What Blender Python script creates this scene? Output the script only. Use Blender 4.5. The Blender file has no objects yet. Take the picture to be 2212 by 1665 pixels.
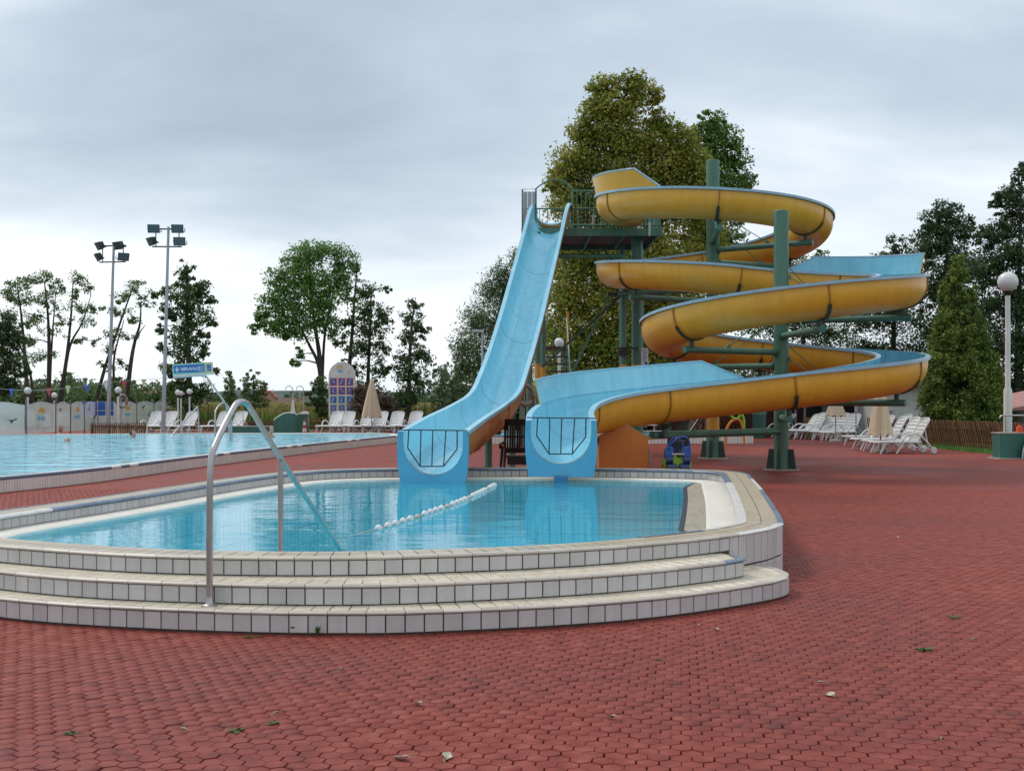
import bpy, bmesh, math, random
import numpy as np
from mathutils import Vector, Matrix

SC = bpy.context.scene
COL = SC.collection
RND = random.Random(7)
PI = math.pi

# ------------------------------------------------------------------ camera
F, CX, HY, EYE = 2600.0, 1106.0, 862.0, 1.516      # focal length / principal column / horizon row of the photo, eye height
cam = bpy.data.cameras.new('camera')
cam.sensor_width = 36.0
cam.lens = 36.0 * F / 2212.0
cam.shift_y = 29.5 / 2212.0
cam.clip_start = 0.05
cam.clip_end = 6000
cam_o = bpy.data.objects.new('camera', cam)
cam_o.location = (0, 0, EYE)
cam_o.rotation_euler = (PI / 2, 0, 0)
COL.objects.link(cam_o)
SC.camera = cam_o

# ------------------------------------------------------------------ sky and sun
SUN_EL, SUN_AZ = math.radians(52), math.radians(-50)   # azimuth from straight ahead (+Y), negative = left
world = bpy.data.worlds.new('World')
SC.world = world
world.use_nodes = True
wn, wl = world.node_tree.nodes, world.node_tree.links
wn.clear()


def wnode(t, **kw):
    n = wn.new(t)
    for k, v in kw.items():
        setattr(n, k, v)
    return n


def wmath(op, a, b=None, clamp=False):
    n = wnode('ShaderNodeMath', operation=op, use_clamp=clamp)
    for i, v in enumerate((a, b)):
        if v is None:
            continue
        if isinstance(v, (int, float)):
            n.inputs[i].default_value = v
        else:
            wl.new(v, n.inputs[i])
    return n.outputs[0]


def wramp(fac, stops, interp='EASE'):
    n = wnode('ShaderNodeValToRGB')
    n.color_ramp.interpolation = interp
    e = n.color_ramp.elements
    while len(e) < len(stops):
        e.new(0.5)
    for i, (p, c) in enumerate(stops):
        e[i].position = p
        e[i].color = (c[0], c[1], c[2], 1)
    wl.new(fac, n.inputs[0])
    return n.outputs[0]


def wmix(fac, a, b):
    n = wnode('ShaderNodeMixRGB')
    for i, v in enumerate((fac, a, b)):
        if isinstance(v, (int, float)):
            n.inputs[i].default_value = v
        elif isinstance(v, tuple):
            n.inputs[i].default_value = (*v, 1)
        else:
            wl.new(v, n.inputs[i])
    return n.outputs[0]


sky = wnode('ShaderNodeTexSky', sky_type='NISHITA', sun_disc=False)
sky.sun_elevation = SUN_EL
sky.sun_rotation = SUN_AZ
sky.air_density = 1.2
sky.dust_density = 2.5
tc = wnode('ShaderNodeTexCoord')
sep = wnode('ShaderNodeSeparateXYZ')
wl.new(tc.outputs['Generated'], sep.inputs[0])
zc = wmath('MAXIMUM', sep.outputs[2], 0.0)
den = wmath('ADD', zc, 0.34)
px = wmath('DIVIDE', sep.outputs[0], den)
py = wmath('DIVIDE', sep.outputs[1], den)
comb = wnode('ShaderNodeCombineXYZ')
wl.new(px, comb.inputs[0])
wl.new(py, comb.inputs[1])


def wnoise(scale, detail, rough, dist, off, sx=1.0, sy=1.0):
    m = wnode('ShaderNodeMapping')
    m.inputs['Location'].default_value = off
    m.inputs['Scale'].default_value = (sx, sy, 1)
    wl.new(comb.outputs[0], m.inputs[0])
    n = wnode('ShaderNodeTexNoise')
    n.inputs['Scale'].default_value = scale
    n.inputs['Detail'].default_value = detail
    n.inputs['Roughness'].default_value = rough
    n.inputs['Distortion'].default_value = dist
    wl.new(m.outputs[0], n.inputs['Vector'])
    return n.outputs['Fac']


CLOUD_OFF = (-17.22, 4.81, 0)
big = wnoise(0.85, 6.0, 0.50, 0.25, CLOUD_OFF, 0.8, 1.15)
fine = wnoise(3.2, 5.0, 0.55, 0.4, (1.3, 7.7, 0), 0.7, 1.4)
mixn = wmath('ADD', wmath('MULTIPLY', big, 0.82), wmath('MULTIPLY', fine, 0.18))
K = 10.4
cloud = wramp(mixn, [(0.28, (0.30 * K, 0.375 * K, 0.465 * K)), (0.42, (0.475 * K, 0.56 * K, 0.65 * K)),
                     (0.52, (0.68 * K, 0.745 * K, 0.805 * K)), (0.61, (0.90 * K, 0.94 * K, 0.965 * K))], 'LINEAR')
hz = wmath('SUBTRACT', 1.0, wmath('MULTIPLY', zc, 4.6), clamp=True)
hz2 = wmath('POWER', hz, 2.0)
cloud = wmix(wmath('MULTIPLY', hz2, 0.58), cloud, (0.78 * K, 0.83 * K, 0.87 * K))
full = wmix(0.95, sky.outputs[0], cloud)
bg = wnode('ShaderNodeBackground')
bg.inputs['Strength'].default_value = 0.10
wl.new(full, bg.inputs[0])
wo = wnode('ShaderNodeOutputWorld')
wl.new(bg.outputs[0], wo.inputs[0])

sun = bpy.data.lights.new('sun', 'SUN')
sun.energy = 1.5
sun.angle = math.radians(18)
sun.color = (1.0, 0.93, 0.82)
sun_o = bpy.data.objects.new('sun', sun)
sdir = Vector((math.sin(SUN_AZ) * math.cos(SUN_EL), math.cos(SUN_AZ) * math.cos(SUN_EL), math.sin(SUN_EL)))
sun_o.rotation_euler = sdir.to_track_quat('Z', 'Y').to_euler()
COL.objects.link(sun_o)

vs = SC.view_settings
vs.view_transform = 'Standard'
vs.look = 'None'
vs.exposure = 0.30
vs.gamma = 1.0
vs.use_curve_mapping = False
SC.render.engine = 'CYCLES'
SC.cycles.use_denoising = True
SC.cycles.max_bounces = 7
SC.cycles.diffuse_bounces = 3
SC.cycles.glossy_bounces = 3
SC.cycles.transmission_bounces = 4
SC.cycles.transparent_max_bounces = 12
SC.cycles.caustics_reflective = False
SC.cycles.caustics_refractive = False

# ------------------------------------------------------------------ placement helpers


def P(x, y, Y):
    """world point that the photo shows at column x, row y when it stands at distance Y"""
    return Vector(((x - CX) / F * Y, Y, EYE - (y - HY) / F * Y))


def X_at(x, Y):
    return (x - CX) / F * Y


# ------------------------------------------------------------------ materials
MATS = {}


def new_mat(name):
    m = bpy.data.materials.new(name)
    m.use_nodes = True
    m.node_tree.nodes.clear()
    return m, m.node_tree.nodes, m.node_tree.links


def mat(name, c, rough=0.6, c2=None, nscale=4.0, amt=0.5, bump=0.0, bscale=40.0, metal=0.0, coat=0.0,
        rand=0.0, spec=0.5, detail=6.0, coords='Object', island=0.0, rvar=0.1, transl=None, stretch=None, streak=0.0):
    """principled surface: two-colour noise grain, per-object / per-island brightness, roughness wear, fine relief"""
    if name in MATS:
        return MATS[name]
    m, n, l = new_mat(name)
    out = n.new('ShaderNodeOutputMaterial')
    b = n.new('ShaderNodeBsdfPrincipled')
    tcn = n.new('ShaderNodeTexCoord')
    if coords == 'World':
        geo = n.new('ShaderNodeNewGeometry')
        vec = geo.outputs['Position']
    else:
        vec = tcn.outputs[coords]
    if stretch:
        mp = n.new('ShaderNodeMapping')
        mp.inputs['Scale'].default_value = stretch
        l.new(vec, mp.inputs[0])
        vec = mp.outputs[0]
    no = n.new('ShaderNodeTexNoise')
    no.inputs['Scale'].default_value = nscale
    no.inputs['Detail'].default_value = detail
    no.inputs['Roughness'].default_value = 0.6
    l.new(vec, no.inputs['Vector'])
    rp = n.new('ShaderNodeValToRGB')
    rp.color_ramp.elements[0].position = 0.5 - 0.35 * amt
    rp.color_ramp.elements[1].position = 0.5 + 0.35 * amt
    c2 = c2 or tuple(v * 0.82 for v in c)
    rp.color_ramp.elements[0].color = (*c2, 1)
    rp.color_ramp.elements[1].color = (*c, 1)
    l.new(no.outputs['Fac'], rp.inputs[0])
    col = rp.outputs[0]
    for src, k in (('obj', rand), ('isl', island)):
        if k:
            if src == 'obj':
                oi = n.new('ShaderNodeObjectInfo')
                r = oi.outputs['Random']
            else:
                g2 = n.new('ShaderNodeNewGeometry')
                r = g2.outputs['Random Per Island']
            mr = n.new('ShaderNodeMapRange')
            mr.inputs['To Min'].default_value = 1.0 - k
            mr.inputs['To Max'].default_value = 1.0 + k * 0.6
            l.new(r, mr.inputs['Value'])
            mx = n.new('ShaderNodeMixRGB')
            mx.blend_type = 'MULTIPLY'
            mx.inputs[0].default_value = 1.0
            l.new(col, mx.inputs[1])
            l.new(mr.outputs[0], mx.inputs[2])
            col = mx.outputs[0]
    if streak:      # run-off dirt: narrow vertical streaks
        gs = n.new('ShaderNodeNewGeometry')
        ms_ = n.new('ShaderNodeMapping')
        ms_.inputs['Scale'].default_value = (7.0, 7.0, 0.45)
        l.new(gs.outputs['Position'], ms_.inputs[0])
        ns_ = n.new('ShaderNodeTexNoise')
        ns_.inputs['Scale'].default_value = 1.0
        ns_.inputs['Detail'].default_value = 7
        ns_.inputs['Roughness'].default_value = 0.65
        l.new(ms_.outputs[0], ns_.inputs['Vector'])
        mrs = n.new('ShaderNodeMapRange')
        mrs.inputs['From Min'].default_value = 0.42
        mrs.inputs['From Max'].default_value = 0.72
        mrs.inputs['To Min'].default_value = 1.0
        mrs.inputs['To Max'].default_value = 1.0 - streak
        l.new(ns_.outputs['Fac'], mrs.inputs['Value'])
        mxs = n.new('ShaderNodeMixRGB')
        mxs.blend_type = 'MULTIPLY'
        mxs.inputs[0].default_value = 1.0
        l.new(col, mxs.inputs[1])
        l.new(mrs.outputs[0], mxs.inputs[2])
        col = mxs.outputs[0]
    l.new(col, b.inputs['Base Color'])
    rr = n.new('ShaderNodeMapRange')
    rr.inputs['To Min'].default_value = max(0.02, rough - rvar)
    rr.inputs['To Max'].default_value = min(1.0, rough + rvar)
    l.new(no.outputs['Fac'], rr.inputs['Value'])
    l.new(rr.outputs[0], b.inputs['Roughness'])
    b.inputs['Metallic'].default_value = metal
    b.inputs['Specular IOR Level'].default_value = spec
    b.inputs['Coat Weight'].default_value = coat
    if bump:
        n2 = n.new('ShaderNodeTexNoise')
        n2.inputs['Scale'].default_value = bscale
        n2.inputs['Detail'].default_value = 4
        l.new(vec, n2.inputs['Vector'])
        bp = n.new('ShaderNodeBump')
        bp.inputs['Strength'].default_value = bump
        bp.inputs['Distance'].default_value = 0.01
        l.new(n2.outputs['Fac'], bp.inputs['Height'])
        l.new(bp.outputs[0], b.inputs['Normal'])
    if transl:
        t = n.new('ShaderNodeBsdfTranslucent')
        l.new(col, t.inputs[0])
        ms = n.new('ShaderNodeMixShader')
        ms.inputs[0].default_value = transl
        l.new(b.outputs[0], ms.inputs[1])
        l.new(t.outputs[0], ms.inputs[2])
        l.new(ms.outputs[0], out.inputs[0])
    else:
        l.new(b.outputs[0], out.inputs[0])
    MATS[name] = m
    return m


LEAF_GAIN = 2.3


def leaf_mat(name, cols, transl=0.28, nscale=0.5):
    """foliage: every leaf takes its own shade from a ramp, shifted by a slow noise through the crown"""
    if name in MATS:
        return MATS[name]
    m, n, l = new_mat(name)
    cols = [tuple(v * LEAF_GAIN for v in c) for c in cols]
    out = n.new('ShaderNodeOutputMaterial')
    b = n.new('ShaderNodeBsdfPrincipled')
    g = n.new('ShaderNodeNewGeometry')
    no = n.new('ShaderNodeTexNoise')
    no.inputs['Scale'].default_value = nscale
    no.inputs['Detail'].default_value = 3
    l.new(g.outputs['Position'], no.inputs['Vector'])
    a = n.new('ShaderNodeMath')
    a.operation = 'MULTIPLY_ADD'
    l.new(no.outputs['Fac'], a.inputs[0])
    a.inputs[1].default_value = 1.1
    a.inputs[2].default_value = -0.55
    s = n.new('ShaderNodeMath')
    s.operation = 'ADD'
    s.use_clamp = True
    l.new(a.outputs[0], s.inputs[0])
    l.new(g.outputs['Random Per Island'], s.inputs[1])
    rp = n.new('ShaderNodeValToRGB')
    e = rp.color_ramp.elements
    while len(e) < len(cols):
        e.new(0.5)
    for i, c in enumerate(cols):
        e[i].position = i / (len(cols) - 1)
        e[i].color = (*c, 1)
    l.new(s.outputs[0], rp.inputs[0])
    l.new(rp.outputs[0], b.inputs['Base Color'])
    b.inputs['Roughness'].default_value = 0.55
    b.inputs['Specular IOR Level'].default_value = 0.3
    t = n.new('ShaderNodeBsdfTranslucent')
    l.new(rp.outputs[0], t.inputs[0])
    ms = n.new('ShaderNodeMixShader')
    ms.inputs[0].default_value = transl
    l.new(b.outputs[0], ms.inputs[1])
    l.new(t.outputs[0], ms.inputs[2])
    l.new(ms.outputs[0], out.inputs[0])
    MATS[name] = m
    return m


def water_mat(name, tint, waves, body=None, ior=1.33):
    """clear tinted water: fresnel mirror over a tinted see-through body, real-scale ripples as relief"""
    m, n, l = new_mat(name)
    out = n.new('ShaderNodeOutputMaterial')
    geo = n.new('ShaderNodeNewGeometry')
    h = None
    for sc, st, asp in waves:
        mp = n.new('ShaderNodeMapping')
        mp.inputs['Scale'].default_value = asp
        l.new(geo.outputs['Position'], mp.inputs[0])
        no = n.new('ShaderNodeTexNoise')
        no.inputs['Scale'].default_value = sc
        no.inputs['Detail'].default_value = 2.5
        no.inputs['Roughness'].default_value = 0.45
        l.new(mp.outputs[0], no.inputs['Vector'])
        mu = n.new('ShaderNodeMath')
        mu.operation = 'MULTIPLY'
        mu.inputs[1].default_value = st
        l.new(no.outputs['Fac'], mu.inputs[0])
        if h is None:
            h = mu.outputs[0]
        else:
            ad = n.new('ShaderNodeMath')
            l.new(h, ad.inputs[0])
            l.new(mu.outputs[0], ad.inputs[1])
            h = ad.outputs[0]
    bp = n.new('ShaderNodeBump')
    bp.inputs['Strength'].default_value = 1.0
    bp.inputs['Distance'].default_value = 1.0
    l.new(h, bp.inputs['Height'])
    fr = n.new('ShaderNodeFresnel')
    fr.inputs['IOR'].default_value = ior
    l.new(bp.outputs[0], fr.inputs['Normal'])
    gl = n.new('ShaderNodeBsdfGlossy')
    gl.inputs['Roughness'].default_value = 0.03
    l.new(bp.outputs[0], gl.inputs['Normal'])
    tr = n.new('ShaderNodeBsdfTransparent')
    tr.inputs[0].default_value = (*tint, 1)
    sub = tr.outputs[0]
    if body:
        df = n.new('ShaderNodeBsdfDiffuse')
        df.inputs[0].default_value = (*body[0], 1)
        l.new(bp.outputs[0], df.inputs['Normal'])
        m2 = n.new('ShaderNodeMixShader')
        m2.inputs[0].default_value = body[1]
        l.new(sub, m2.inputs[1])
        l.new(df.outputs[0], m2.inputs[2])
        sub = m2.outputs[0]
    ms = n.new('ShaderNodeMixShader')
    # seen from below (light on its way back up) nothing is refracted here, so no total reflection either
    bf = n.new('ShaderNodeMath')
    bf.operation = 'SUBTRACT'
    bf.inputs[0].default_value = 1.0
    l.new(geo.outputs['Backfacing'], bf.inputs[1])
    ff = n.new('ShaderNodeMath')
    ff.operation = 'MULTIPLY'
    l.new(fr.outputs[0], ff.inputs[0])
    l.new(bf.outputs[0], ff.inputs[1])
    l.new(ff.outputs[0], ms.inputs[0])
    l.new(sub, ms.inputs[1])
    l.new(gl.outputs[0], ms.inputs[2])
    l.new(ms.outputs[0], out.inputs[0])
    MATS[name] = m
    return m


def glass_mat(name, tint, haze, hazecol):
    m, n, l = new_mat(name)
    out = n.new('ShaderNodeOutputMaterial')
    tr = n.new('ShaderNodeBsdfTransparent')
    tr.inputs[0].default_value = (*tint, 1)
    df0 = n.new('ShaderNodeBsdfDiffuse')
    df0.inputs[0].default_value = (*hazecol, 1)
    tl = n.new('ShaderNodeBsdfTranslucent')
    tl.inputs[0].default_value = (*hazecol, 1)
    df = n.new('ShaderNodeMixShader')
    df.inputs[0].default_value = 0.45
    l.new(df0.outputs[0], df.inputs[1])
    l.new(tl.outputs[0], df.inputs[2])
    geo = n.new('ShaderNodeNewGeometry')
    no = n.new('ShaderNodeTexNoise')
    no.inputs['Scale'].default_value = 1.3
    no.inputs['Detail'].default_value = 5
    l.new(geo.outputs['Position'], no.inputs['Vector'])
    mr = n.new('ShaderNodeMapRange')
    mr.inputs['To Min'].default_value = haze * 0.6
    mr.inputs['To Max'].default_value = haze * 1.4
    l.new(no.outputs['Fac'], mr.inputs['Value'])
    m1 = n.new('ShaderNodeMixShader')
    l.new(mr.outputs[0], m1.inputs[0])
    l.new(tr.outputs[0], m1.inputs[1])
    l.new(df.outputs[0], m1.inputs[2])
    gl = n.new('ShaderNodeBsdfGlossy')
    gl.inputs['Roughness'].default_value = 0.05
    fr = n.new('ShaderNodeFresnel')
    fr.inputs['IOR'].default_value = 1.45
    m2 = n.new('ShaderNodeMixShader')
    bf = n.new('ShaderNodeMath')
    bf.operation = 'SUBTRACT'
    bf.inputs[0].default_value = 1.0
    l.new(geo.outputs['Backfacing'], bf.inputs[1])
    ff = n.new('ShaderNodeMath')
    ff.operation = 'MULTIPLY'
    l.new(fr.outputs[0], ff.inputs[0])
    l.new(bf.outputs[0], ff.inputs[1])
    l.new(ff.outputs[0], m2.inputs[0])
    l.new(m1.outputs[0], m2.inputs[1])
    l.new(gl.outputs[0], m2.inputs[2])
    l.new(m2.outputs[0], out.inputs[0])
    MATS[name] = m
    return m


# ------------------------------------------------------------------ mesh builder


class MB:
    """collects shapes; build() links them as one mesh object"""

    def __init__(self):
        self.v, self.f, self.mi = [], [], []

    def add(self, vs, fs, mi=0):
        o = len(self.v)
        self.v += [tuple(p) for p in vs]
        for f in fs:
            self.f.append([o + i for i in f])
            self.mi.append(mi)
        return self

    def box(self, c, s, rz=0.0, mi=0, M=None):
        hx, hy, hz_ = s[0] / 2, s[1] / 2, s[2] / 2
        ca, sa = math.cos(rz), math.sin(rz)
        vs_ = []
        for dz in (-hz_, hz_):
            for dx, dy in ((-hx, -hy), (hx, -hy), (hx, hy), (-hx, hy)):
                p = (c[0] + dx * ca - dy * sa, c[1] + dx * sa + dy * ca, c[2] + dz)
                vs_.append(M @ Vector(p) if M else p)
        return self.add(vs_, [(0, 3, 2, 1), (4, 5, 6, 7), (0, 1, 5, 4), (1, 2, 6, 5), (2, 3, 7, 6), (3, 0, 4, 7)], mi)

    def bar(self, a, b, w, h, mi=0, up=(0, 0, 1)):
        """rectangular bar from a to b, w across, h along up"""
        a, b = Vector(a), Vector(b)
        t = (b - a).normalized()
        r = t.cross(Vector(up))
        if r.length < 1e-4:
            r = t.cross(Vector((0, 1, 0)))
        r.normalize()
        u = r.cross(t).normalized()
        vs_ = []
        for p in (a, b):
            for sx, sy in ((-1, -1), (1, -1), (1, 1), (-1, 1)):
                vs_.append(p + r * (sx * w / 2) + u * (sy * h / 2))
        return self.add(vs_, [(0, 1, 2, 3), (7, 6, 5, 4), (0, 4, 5, 1), (1, 5, 6, 2), (2, 6, 7, 3), (3, 7, 4, 0)], mi)

    def tube(self, pts, rad, n=10, mi=0, closed=False, caps=True):
        pts = [Vector(p) for p in pts]
        k = len(pts)
        rads = rad if isinstance(rad, (list, tuple)) else [rad] * k
        vs_, fs = [], []
        prev = None
        for i, p in enumerate(pts):
            if closed:
                t = pts[(i + 1) % k] - pts[i - 1]
            else:
                t = pts[min(i + 1, k - 1)] - pts[max(i - 1, 0)]
            if t.length < 1e-9:
                t = Vector((0, 0, 1))
            t.normalize()
            if prev is None:
                r = t.cross(Vector((0, 0, 1)))
                if r.length < 1e-3:
                    r = t.cross(Vector((0, 1, 0)))
            else:
                r = prev - t * prev.dot(t)
            r.normalize()
            prev = r
            u = r.cross(t)
            for j in range(n):
                a = 2 * PI * j / n
                vs_.append(p + (r * math.cos(a) + u * math.sin(a)) * rads[i])
        for i in range(k if closed else k - 1):
            i2 = (i + 1) % k
            for j in range(n):
                j2 = (j + 1) % n
                fs.append((i * n + j, i2 * n + j, i2 * n + j2, i * n + j2))
        if caps and not closed:
            fs.append(tuple(range(n)))
            fs.append(tuple((k - 1) * n + j for j in reversed(range(n))))
        return self.add(vs_, fs, mi)

    def lathe(self, prof, c=(0, 0, 0), n=16, mi=0, M=None):
        """prof = [(radius, z)] bottom to top"""
        vs_, fs = [], []
        for r, z in prof:
            for j in range(n):
                a = 2 * PI * j / n
                p = Vector((c[0] + r * math.cos(a), c[1] + r * math.sin(a), c[2] + z))
                vs_.append(M @ p if M else p)
        for i in range(len(prof) - 1):
            for j in range(n):
                j2 = (j + 1) % n
                fs.append((i * n + j, i * n + j2, (i + 1) * n + j2, (i + 1) * n + j))
        if prof[0][0] > 1e-5:
            fs.append(tuple(reversed(range(n))))
        if prof[-1][0] > 1e-5:
            fs.append(tuple((len(prof) - 1) * n + j for j in range(n)))
        return self.add(vs_, fs, mi)

    def ball(self, c, r, n=14, m=9, mi=0, sc=(1, 1, 1)):
        prof = []
        vs_, fs = [], []
        for i in range(m + 1):
            th = PI * i / m
            for j in range(n):
                a = 2 * PI * j / n
                vs_.append((c[0] + r * sc[0] * math.sin(th) * math.cos(a), c[1] + r * sc[1] * math.sin(th) * math.sin(a),
                            c[2] + r * sc[2] * math.cos(th)))
        for i in range(m):
            for j in range(n):
                j2 = (j + 1) % n
                fs.append((i * n + j, (i + 1) * n + j, (i + 1) * n + j2, i * n + j2))
        return self.add(vs_, fs, mi)

    def prism(self, pts2, o, ax, ay, thick, mi=0):
        """flat outline pts2 in the frame (o, ax, ay), given a thickness along ax x ay"""
        o, ax, ay = Vector(o), Vector(ax), Vector(ay)
        nrm = ax.cross(ay).normalized() * thick
        k = len(pts2)
        lo = [o + ax * p[0] + ay * p[1] for p in pts2]
        hi = [p + nrm for p in lo]
        fs = [tuple(reversed(range(k))), tuple(range(k, 2 * k))]
        fs += [(i, (i + 1) % k, k + (i + 1) % k, k + i) for i in range(k)]
        return self.add(lo + hi, fs, mi)

    def build(self, name, mats, parent=None, smooth=None, bevel=0.0, loc=None):
        me = bpy.data.meshes.new(name)
        me.from_pydata(self.v, [], self.f)
        mats = mats if isinstance(mats, (list, tuple)) else [mats]
        for m in mats:
            me.materials.append(m)
        if len(mats) > 1:
            me.polygons.foreach_set('material_index', self.mi)
        if smooth is not None:
            me.polygons.foreach_set('use_smooth', [True] * len(me.polygons))
            me.set_sharp_from_angle(angle=math.radians(smooth))
        me.update()
        return link(name, me, parent, bevel, loc)


def link(name, me, parent=None, bevel=0.0, loc=None):
    o = bpy.data.objects.new(name, me)
    COL.objects.link(o)
    if loc is not None:
        o.location = loc
    if parent is not None:
        o.parent = parent
    if bevel:
        md = o.modifiers.new('edge', 'BEVEL')
        md.width = bevel
        md.segments = 2
        md.limit_method = 'ANGLE'
    return o


def np_mesh(name, verts, quads, mats, parent=None, tri=False):
    """big mesh straight from arrays"""
    me = bpy.data.meshes.new(name)
    k = 3 if tri else 4
    nf = len(quads)
    me.vertices.add(len(verts))
    me.vertices.foreach_set('co', np.asarray(verts, np.float32).ravel())
    me.loops.add(nf * k)
    me.loops.foreach_set('vertex_index', np.asarray(quads, np.int32).ravel())
    me.polygons.add(nf)
    me.polygons.foreach_set('loop_start', np.arange(nf, dtype=np.int32) * k)
    me.polygons.foreach_set('loop_total', np.full(nf, k, np.int32))
    for m in (mats if isinstance(mats, (list, tuple)) else [mats]):
        me.materials.append(m)
    me.update(calc_edges=True)
    me.validate()
    return link(name, me, parent)


def tag(o, label=None, cat=None, group=None, kind=None):
    if label:
        o['label'] = label
    if cat:
        o['category'] = cat
    if group:
        o['group'] = group
    if kind:
        o['kind'] = kind
    return o


def thing(name, label, cat, loc=(0, 0, 0), rz=0.0, group=None):
    o = bpy.data.objects.new(name, None)
    o.empty_display_size = 0.1
    COL.objects.link(o)
    o.location = loc
    o.rotation_euler = (0, 0, rz)
    return tag(o, label, cat, group)


def copy_tree(o, parent=None):
    c = o.copy()
    COL.objects.link(c)
    c.parent = parent
    for ch in o.children:
        copy_tree(ch, c)
    return c


def catmull(pts, n=12, closed=False):
    pts = [Vector(p) for p in pts]
    k = len(pts)
    out = []
    rng = range(k) if closed else range(k - 1)
    for i in rng:
        if closed:
            p0, p1, p2, p3 = pts[i - 1], pts[i], pts[(i + 1) % k], pts[(i + 2) % k]
        else:
            p1, p2 = pts[i], pts[i + 1]
            p0 = pts[i - 1] if i > 0 else p1 * 2 - p2
            p3 = pts[i + 2] if i + 2 < k else p2 * 2 - p1
        for j in range(n):
            t = j / n
            out.append(0.5 * ((2 * p1) + (p2 - p0) * t + (2 * p0 - 5 * p1 + 4 * p2 - p3) * t * t
                              + (3 * p1 - p0 - 3 * p2 + p3) * t ** 3))
    if not closed:
        out.append(pts[-1].copy())
    return out


def resample(pts, step, closed=False):
    pts = [Vector(p) for p in pts]
    if closed:
        pts = pts + [pts[0]]
    d = [0.0]
    for a, b in zip(pts, pts[1:]):
        d.append(d[-1] + (b - a).length)
    L = d[-1]
    n = max(2, int(round(L / step)))
    out = []
    j = 0
    for i in range(n if closed else n + 1):
        s = L * i / n
        while j < len(d) - 2 and d[j + 1] < s:
            j += 1
        t = (s - d[j]) / max(1e-9, d[j + 1] - d[j])
        out.append(pts[j].lerp(pts[j + 1], t))
    return out

# ------------------------------------------------------------------ palette
def paver_mat():
    m, n, l = new_mat('red_paver')
    out = n.new('ShaderNodeOutputMaterial')
    b = n.new('ShaderNodeBsdfPrincipled')
    g = n.new('ShaderNodeNewGeometry')

    def noise(sc, det, ro=0.55):
        t = n.new('ShaderNodeTexNoise')
        t.inputs['Scale'].default_value = sc
        t.inputs['Detail'].default_value = det
        t.inputs['Roughness'].default_value = ro
        l.new(g.outputs['Position'], t.inputs['Vector'])
        return t.outputs['Fac']

    def mth(op, a, c):
        t = n.new('ShaderNodeMath')
        t.operation = op
        for i, v in enumerate((a, c)):
            if isinstance(v, float):
                t.inputs[i].default_value = v
            else:
                l.new(v, t.inputs[i])
        return t.outputs[0]
    patch = noise(0.33, 5)
    cell = noise(8.5, 1)
    grain = noise(330, 2)
    f = mth('ADD', mth('MULTIPLY', patch, 0.52), mth('MULTIPLY', cell, 0.48))
    rp = n.new('ShaderNodeValToRGB')
    e = rp.color_ramp.elements
    for _ in range(2):
        e.new(0.5)
    for i, (p, c) in enumerate([(0.36, (0.135, 0.026, 0.020)), (0.46, (0.198, 0.037, 0.027)), (0.54, (0.230, 0.046, 0.033)),
                                (0.65, (0.275, 0.076, 0.058))]):
        e[i].position = p
        e[i].color = (*c, 1)
    l.new(f, rp.inputs[0])
    mr = n.new('ShaderNodeMapRange')
    mr.inputs['From Min'].default_value = 0.3
    mr.inputs['From Max'].default_value = 0.7
    mr.inputs['To Min'].default_value = 0.74
    mr.inputs['To Max'].default_value = 1.22
    l.new(grain, mr.inputs['Value'])
    mx = n.new('ShaderNodeMixRGB')
    mx.blend_type = 'MULTIPLY'
    mx.inputs[0].default_value = 1
    l.new(rp.outputs[0], mx.inputs[1])
    l.new(mr.outputs[0], mx.inputs[2])
    l.new(mx.outputs[0], b.inputs['Base Color'])
    b.inputs['Specular IOR Level'].default_value = 0.18
    rr = n.new('ShaderNodeMapRange')
    rr.inputs['From Min'].default_value = 0.35
    rr.inputs['From Max'].default_value = 0.65
    rr.inputs['To Min'].default_value = 0.46
    rr.inputs['To Max'].default_value = 0.74
    l.new(patch, rr.inputs['Value'])
    l.new(rr.outputs[0], b.inputs['Roughness'])
    bp = n.new('ShaderNodeBump')
    bp.inputs['Strength'].default_value = 0.5
    bp.inputs['Distance'].default_value = 0.004
    l.new(grain, bp.inputs['Height'])
    l.new(bp.outputs[0], b.inputs['Normal'])
    l.new(b.outputs[0], out.inputs[0])
    MATS['paver'] = m
    return m


M_PAVER = paver_mat()
M_JOINT = mat('paver_joint', (0.045, 0.022, 0.02), 0.9, nscale=30, coords='World')
M_TILE = mat('white_tile', (0.56, 0.55, 0.545), 0.42, c2=(0.50, 0.485, 0.475), nscale=14, amt=0.8, rand=0.10, bump=0.12, bscale=220, streak=0.14)
M_TREAD = mat('tread_tile', (0.67, 0.60, 0.48), 0.28, c2=(0.58, 0.505, 0.385), nscale=7, amt=0.9, rand=0.13, bump=0.12, bscale=180)
M_NOSE = mat('nosing_tile', (0.55, 0.50, 0.435), 0.36, c2=(0.40, 0.36, 0.32), nscale=10, amt=0.8, rand=0.16)
M_NOSEW = mat('white_nosing', (0.70, 0.69, 0.68), 0.30, nscale=10, rand=0.06)
M_NOSEB = mat('blue_nosing', (0.085, 0.14, 0.235), 0.32, c2=(0.16, 0.21, 0.28), nscale=22, amt=0.6, rand=0.22)
M_GROUT = mat('grout', (0.075, 0.06, 0.05), 0.9, nscale=25, coords='World')
M_RIM = mat('rim_tile', (0.50, 0.435, 0.335), 0.34, c2=(0.37, 0.305, 0.215), nscale=5, amt=0.9, island=0.10, coords='World', bump=0.1, bscale=200)
M_LEDGE = mat('overflow_ledge', (0.72, 0.70, 0.65), 0.45, c2=(0.60, 0.56, 0.49), nscale=3, amt=0.8, coords='World')
M_POOLW = mat('pool_wall', (0.62, 0.76, 0.78), 0.4, c2=(0.54, 0.69, 0.72), nscale=5, coords='World', island=0.05)
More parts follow.
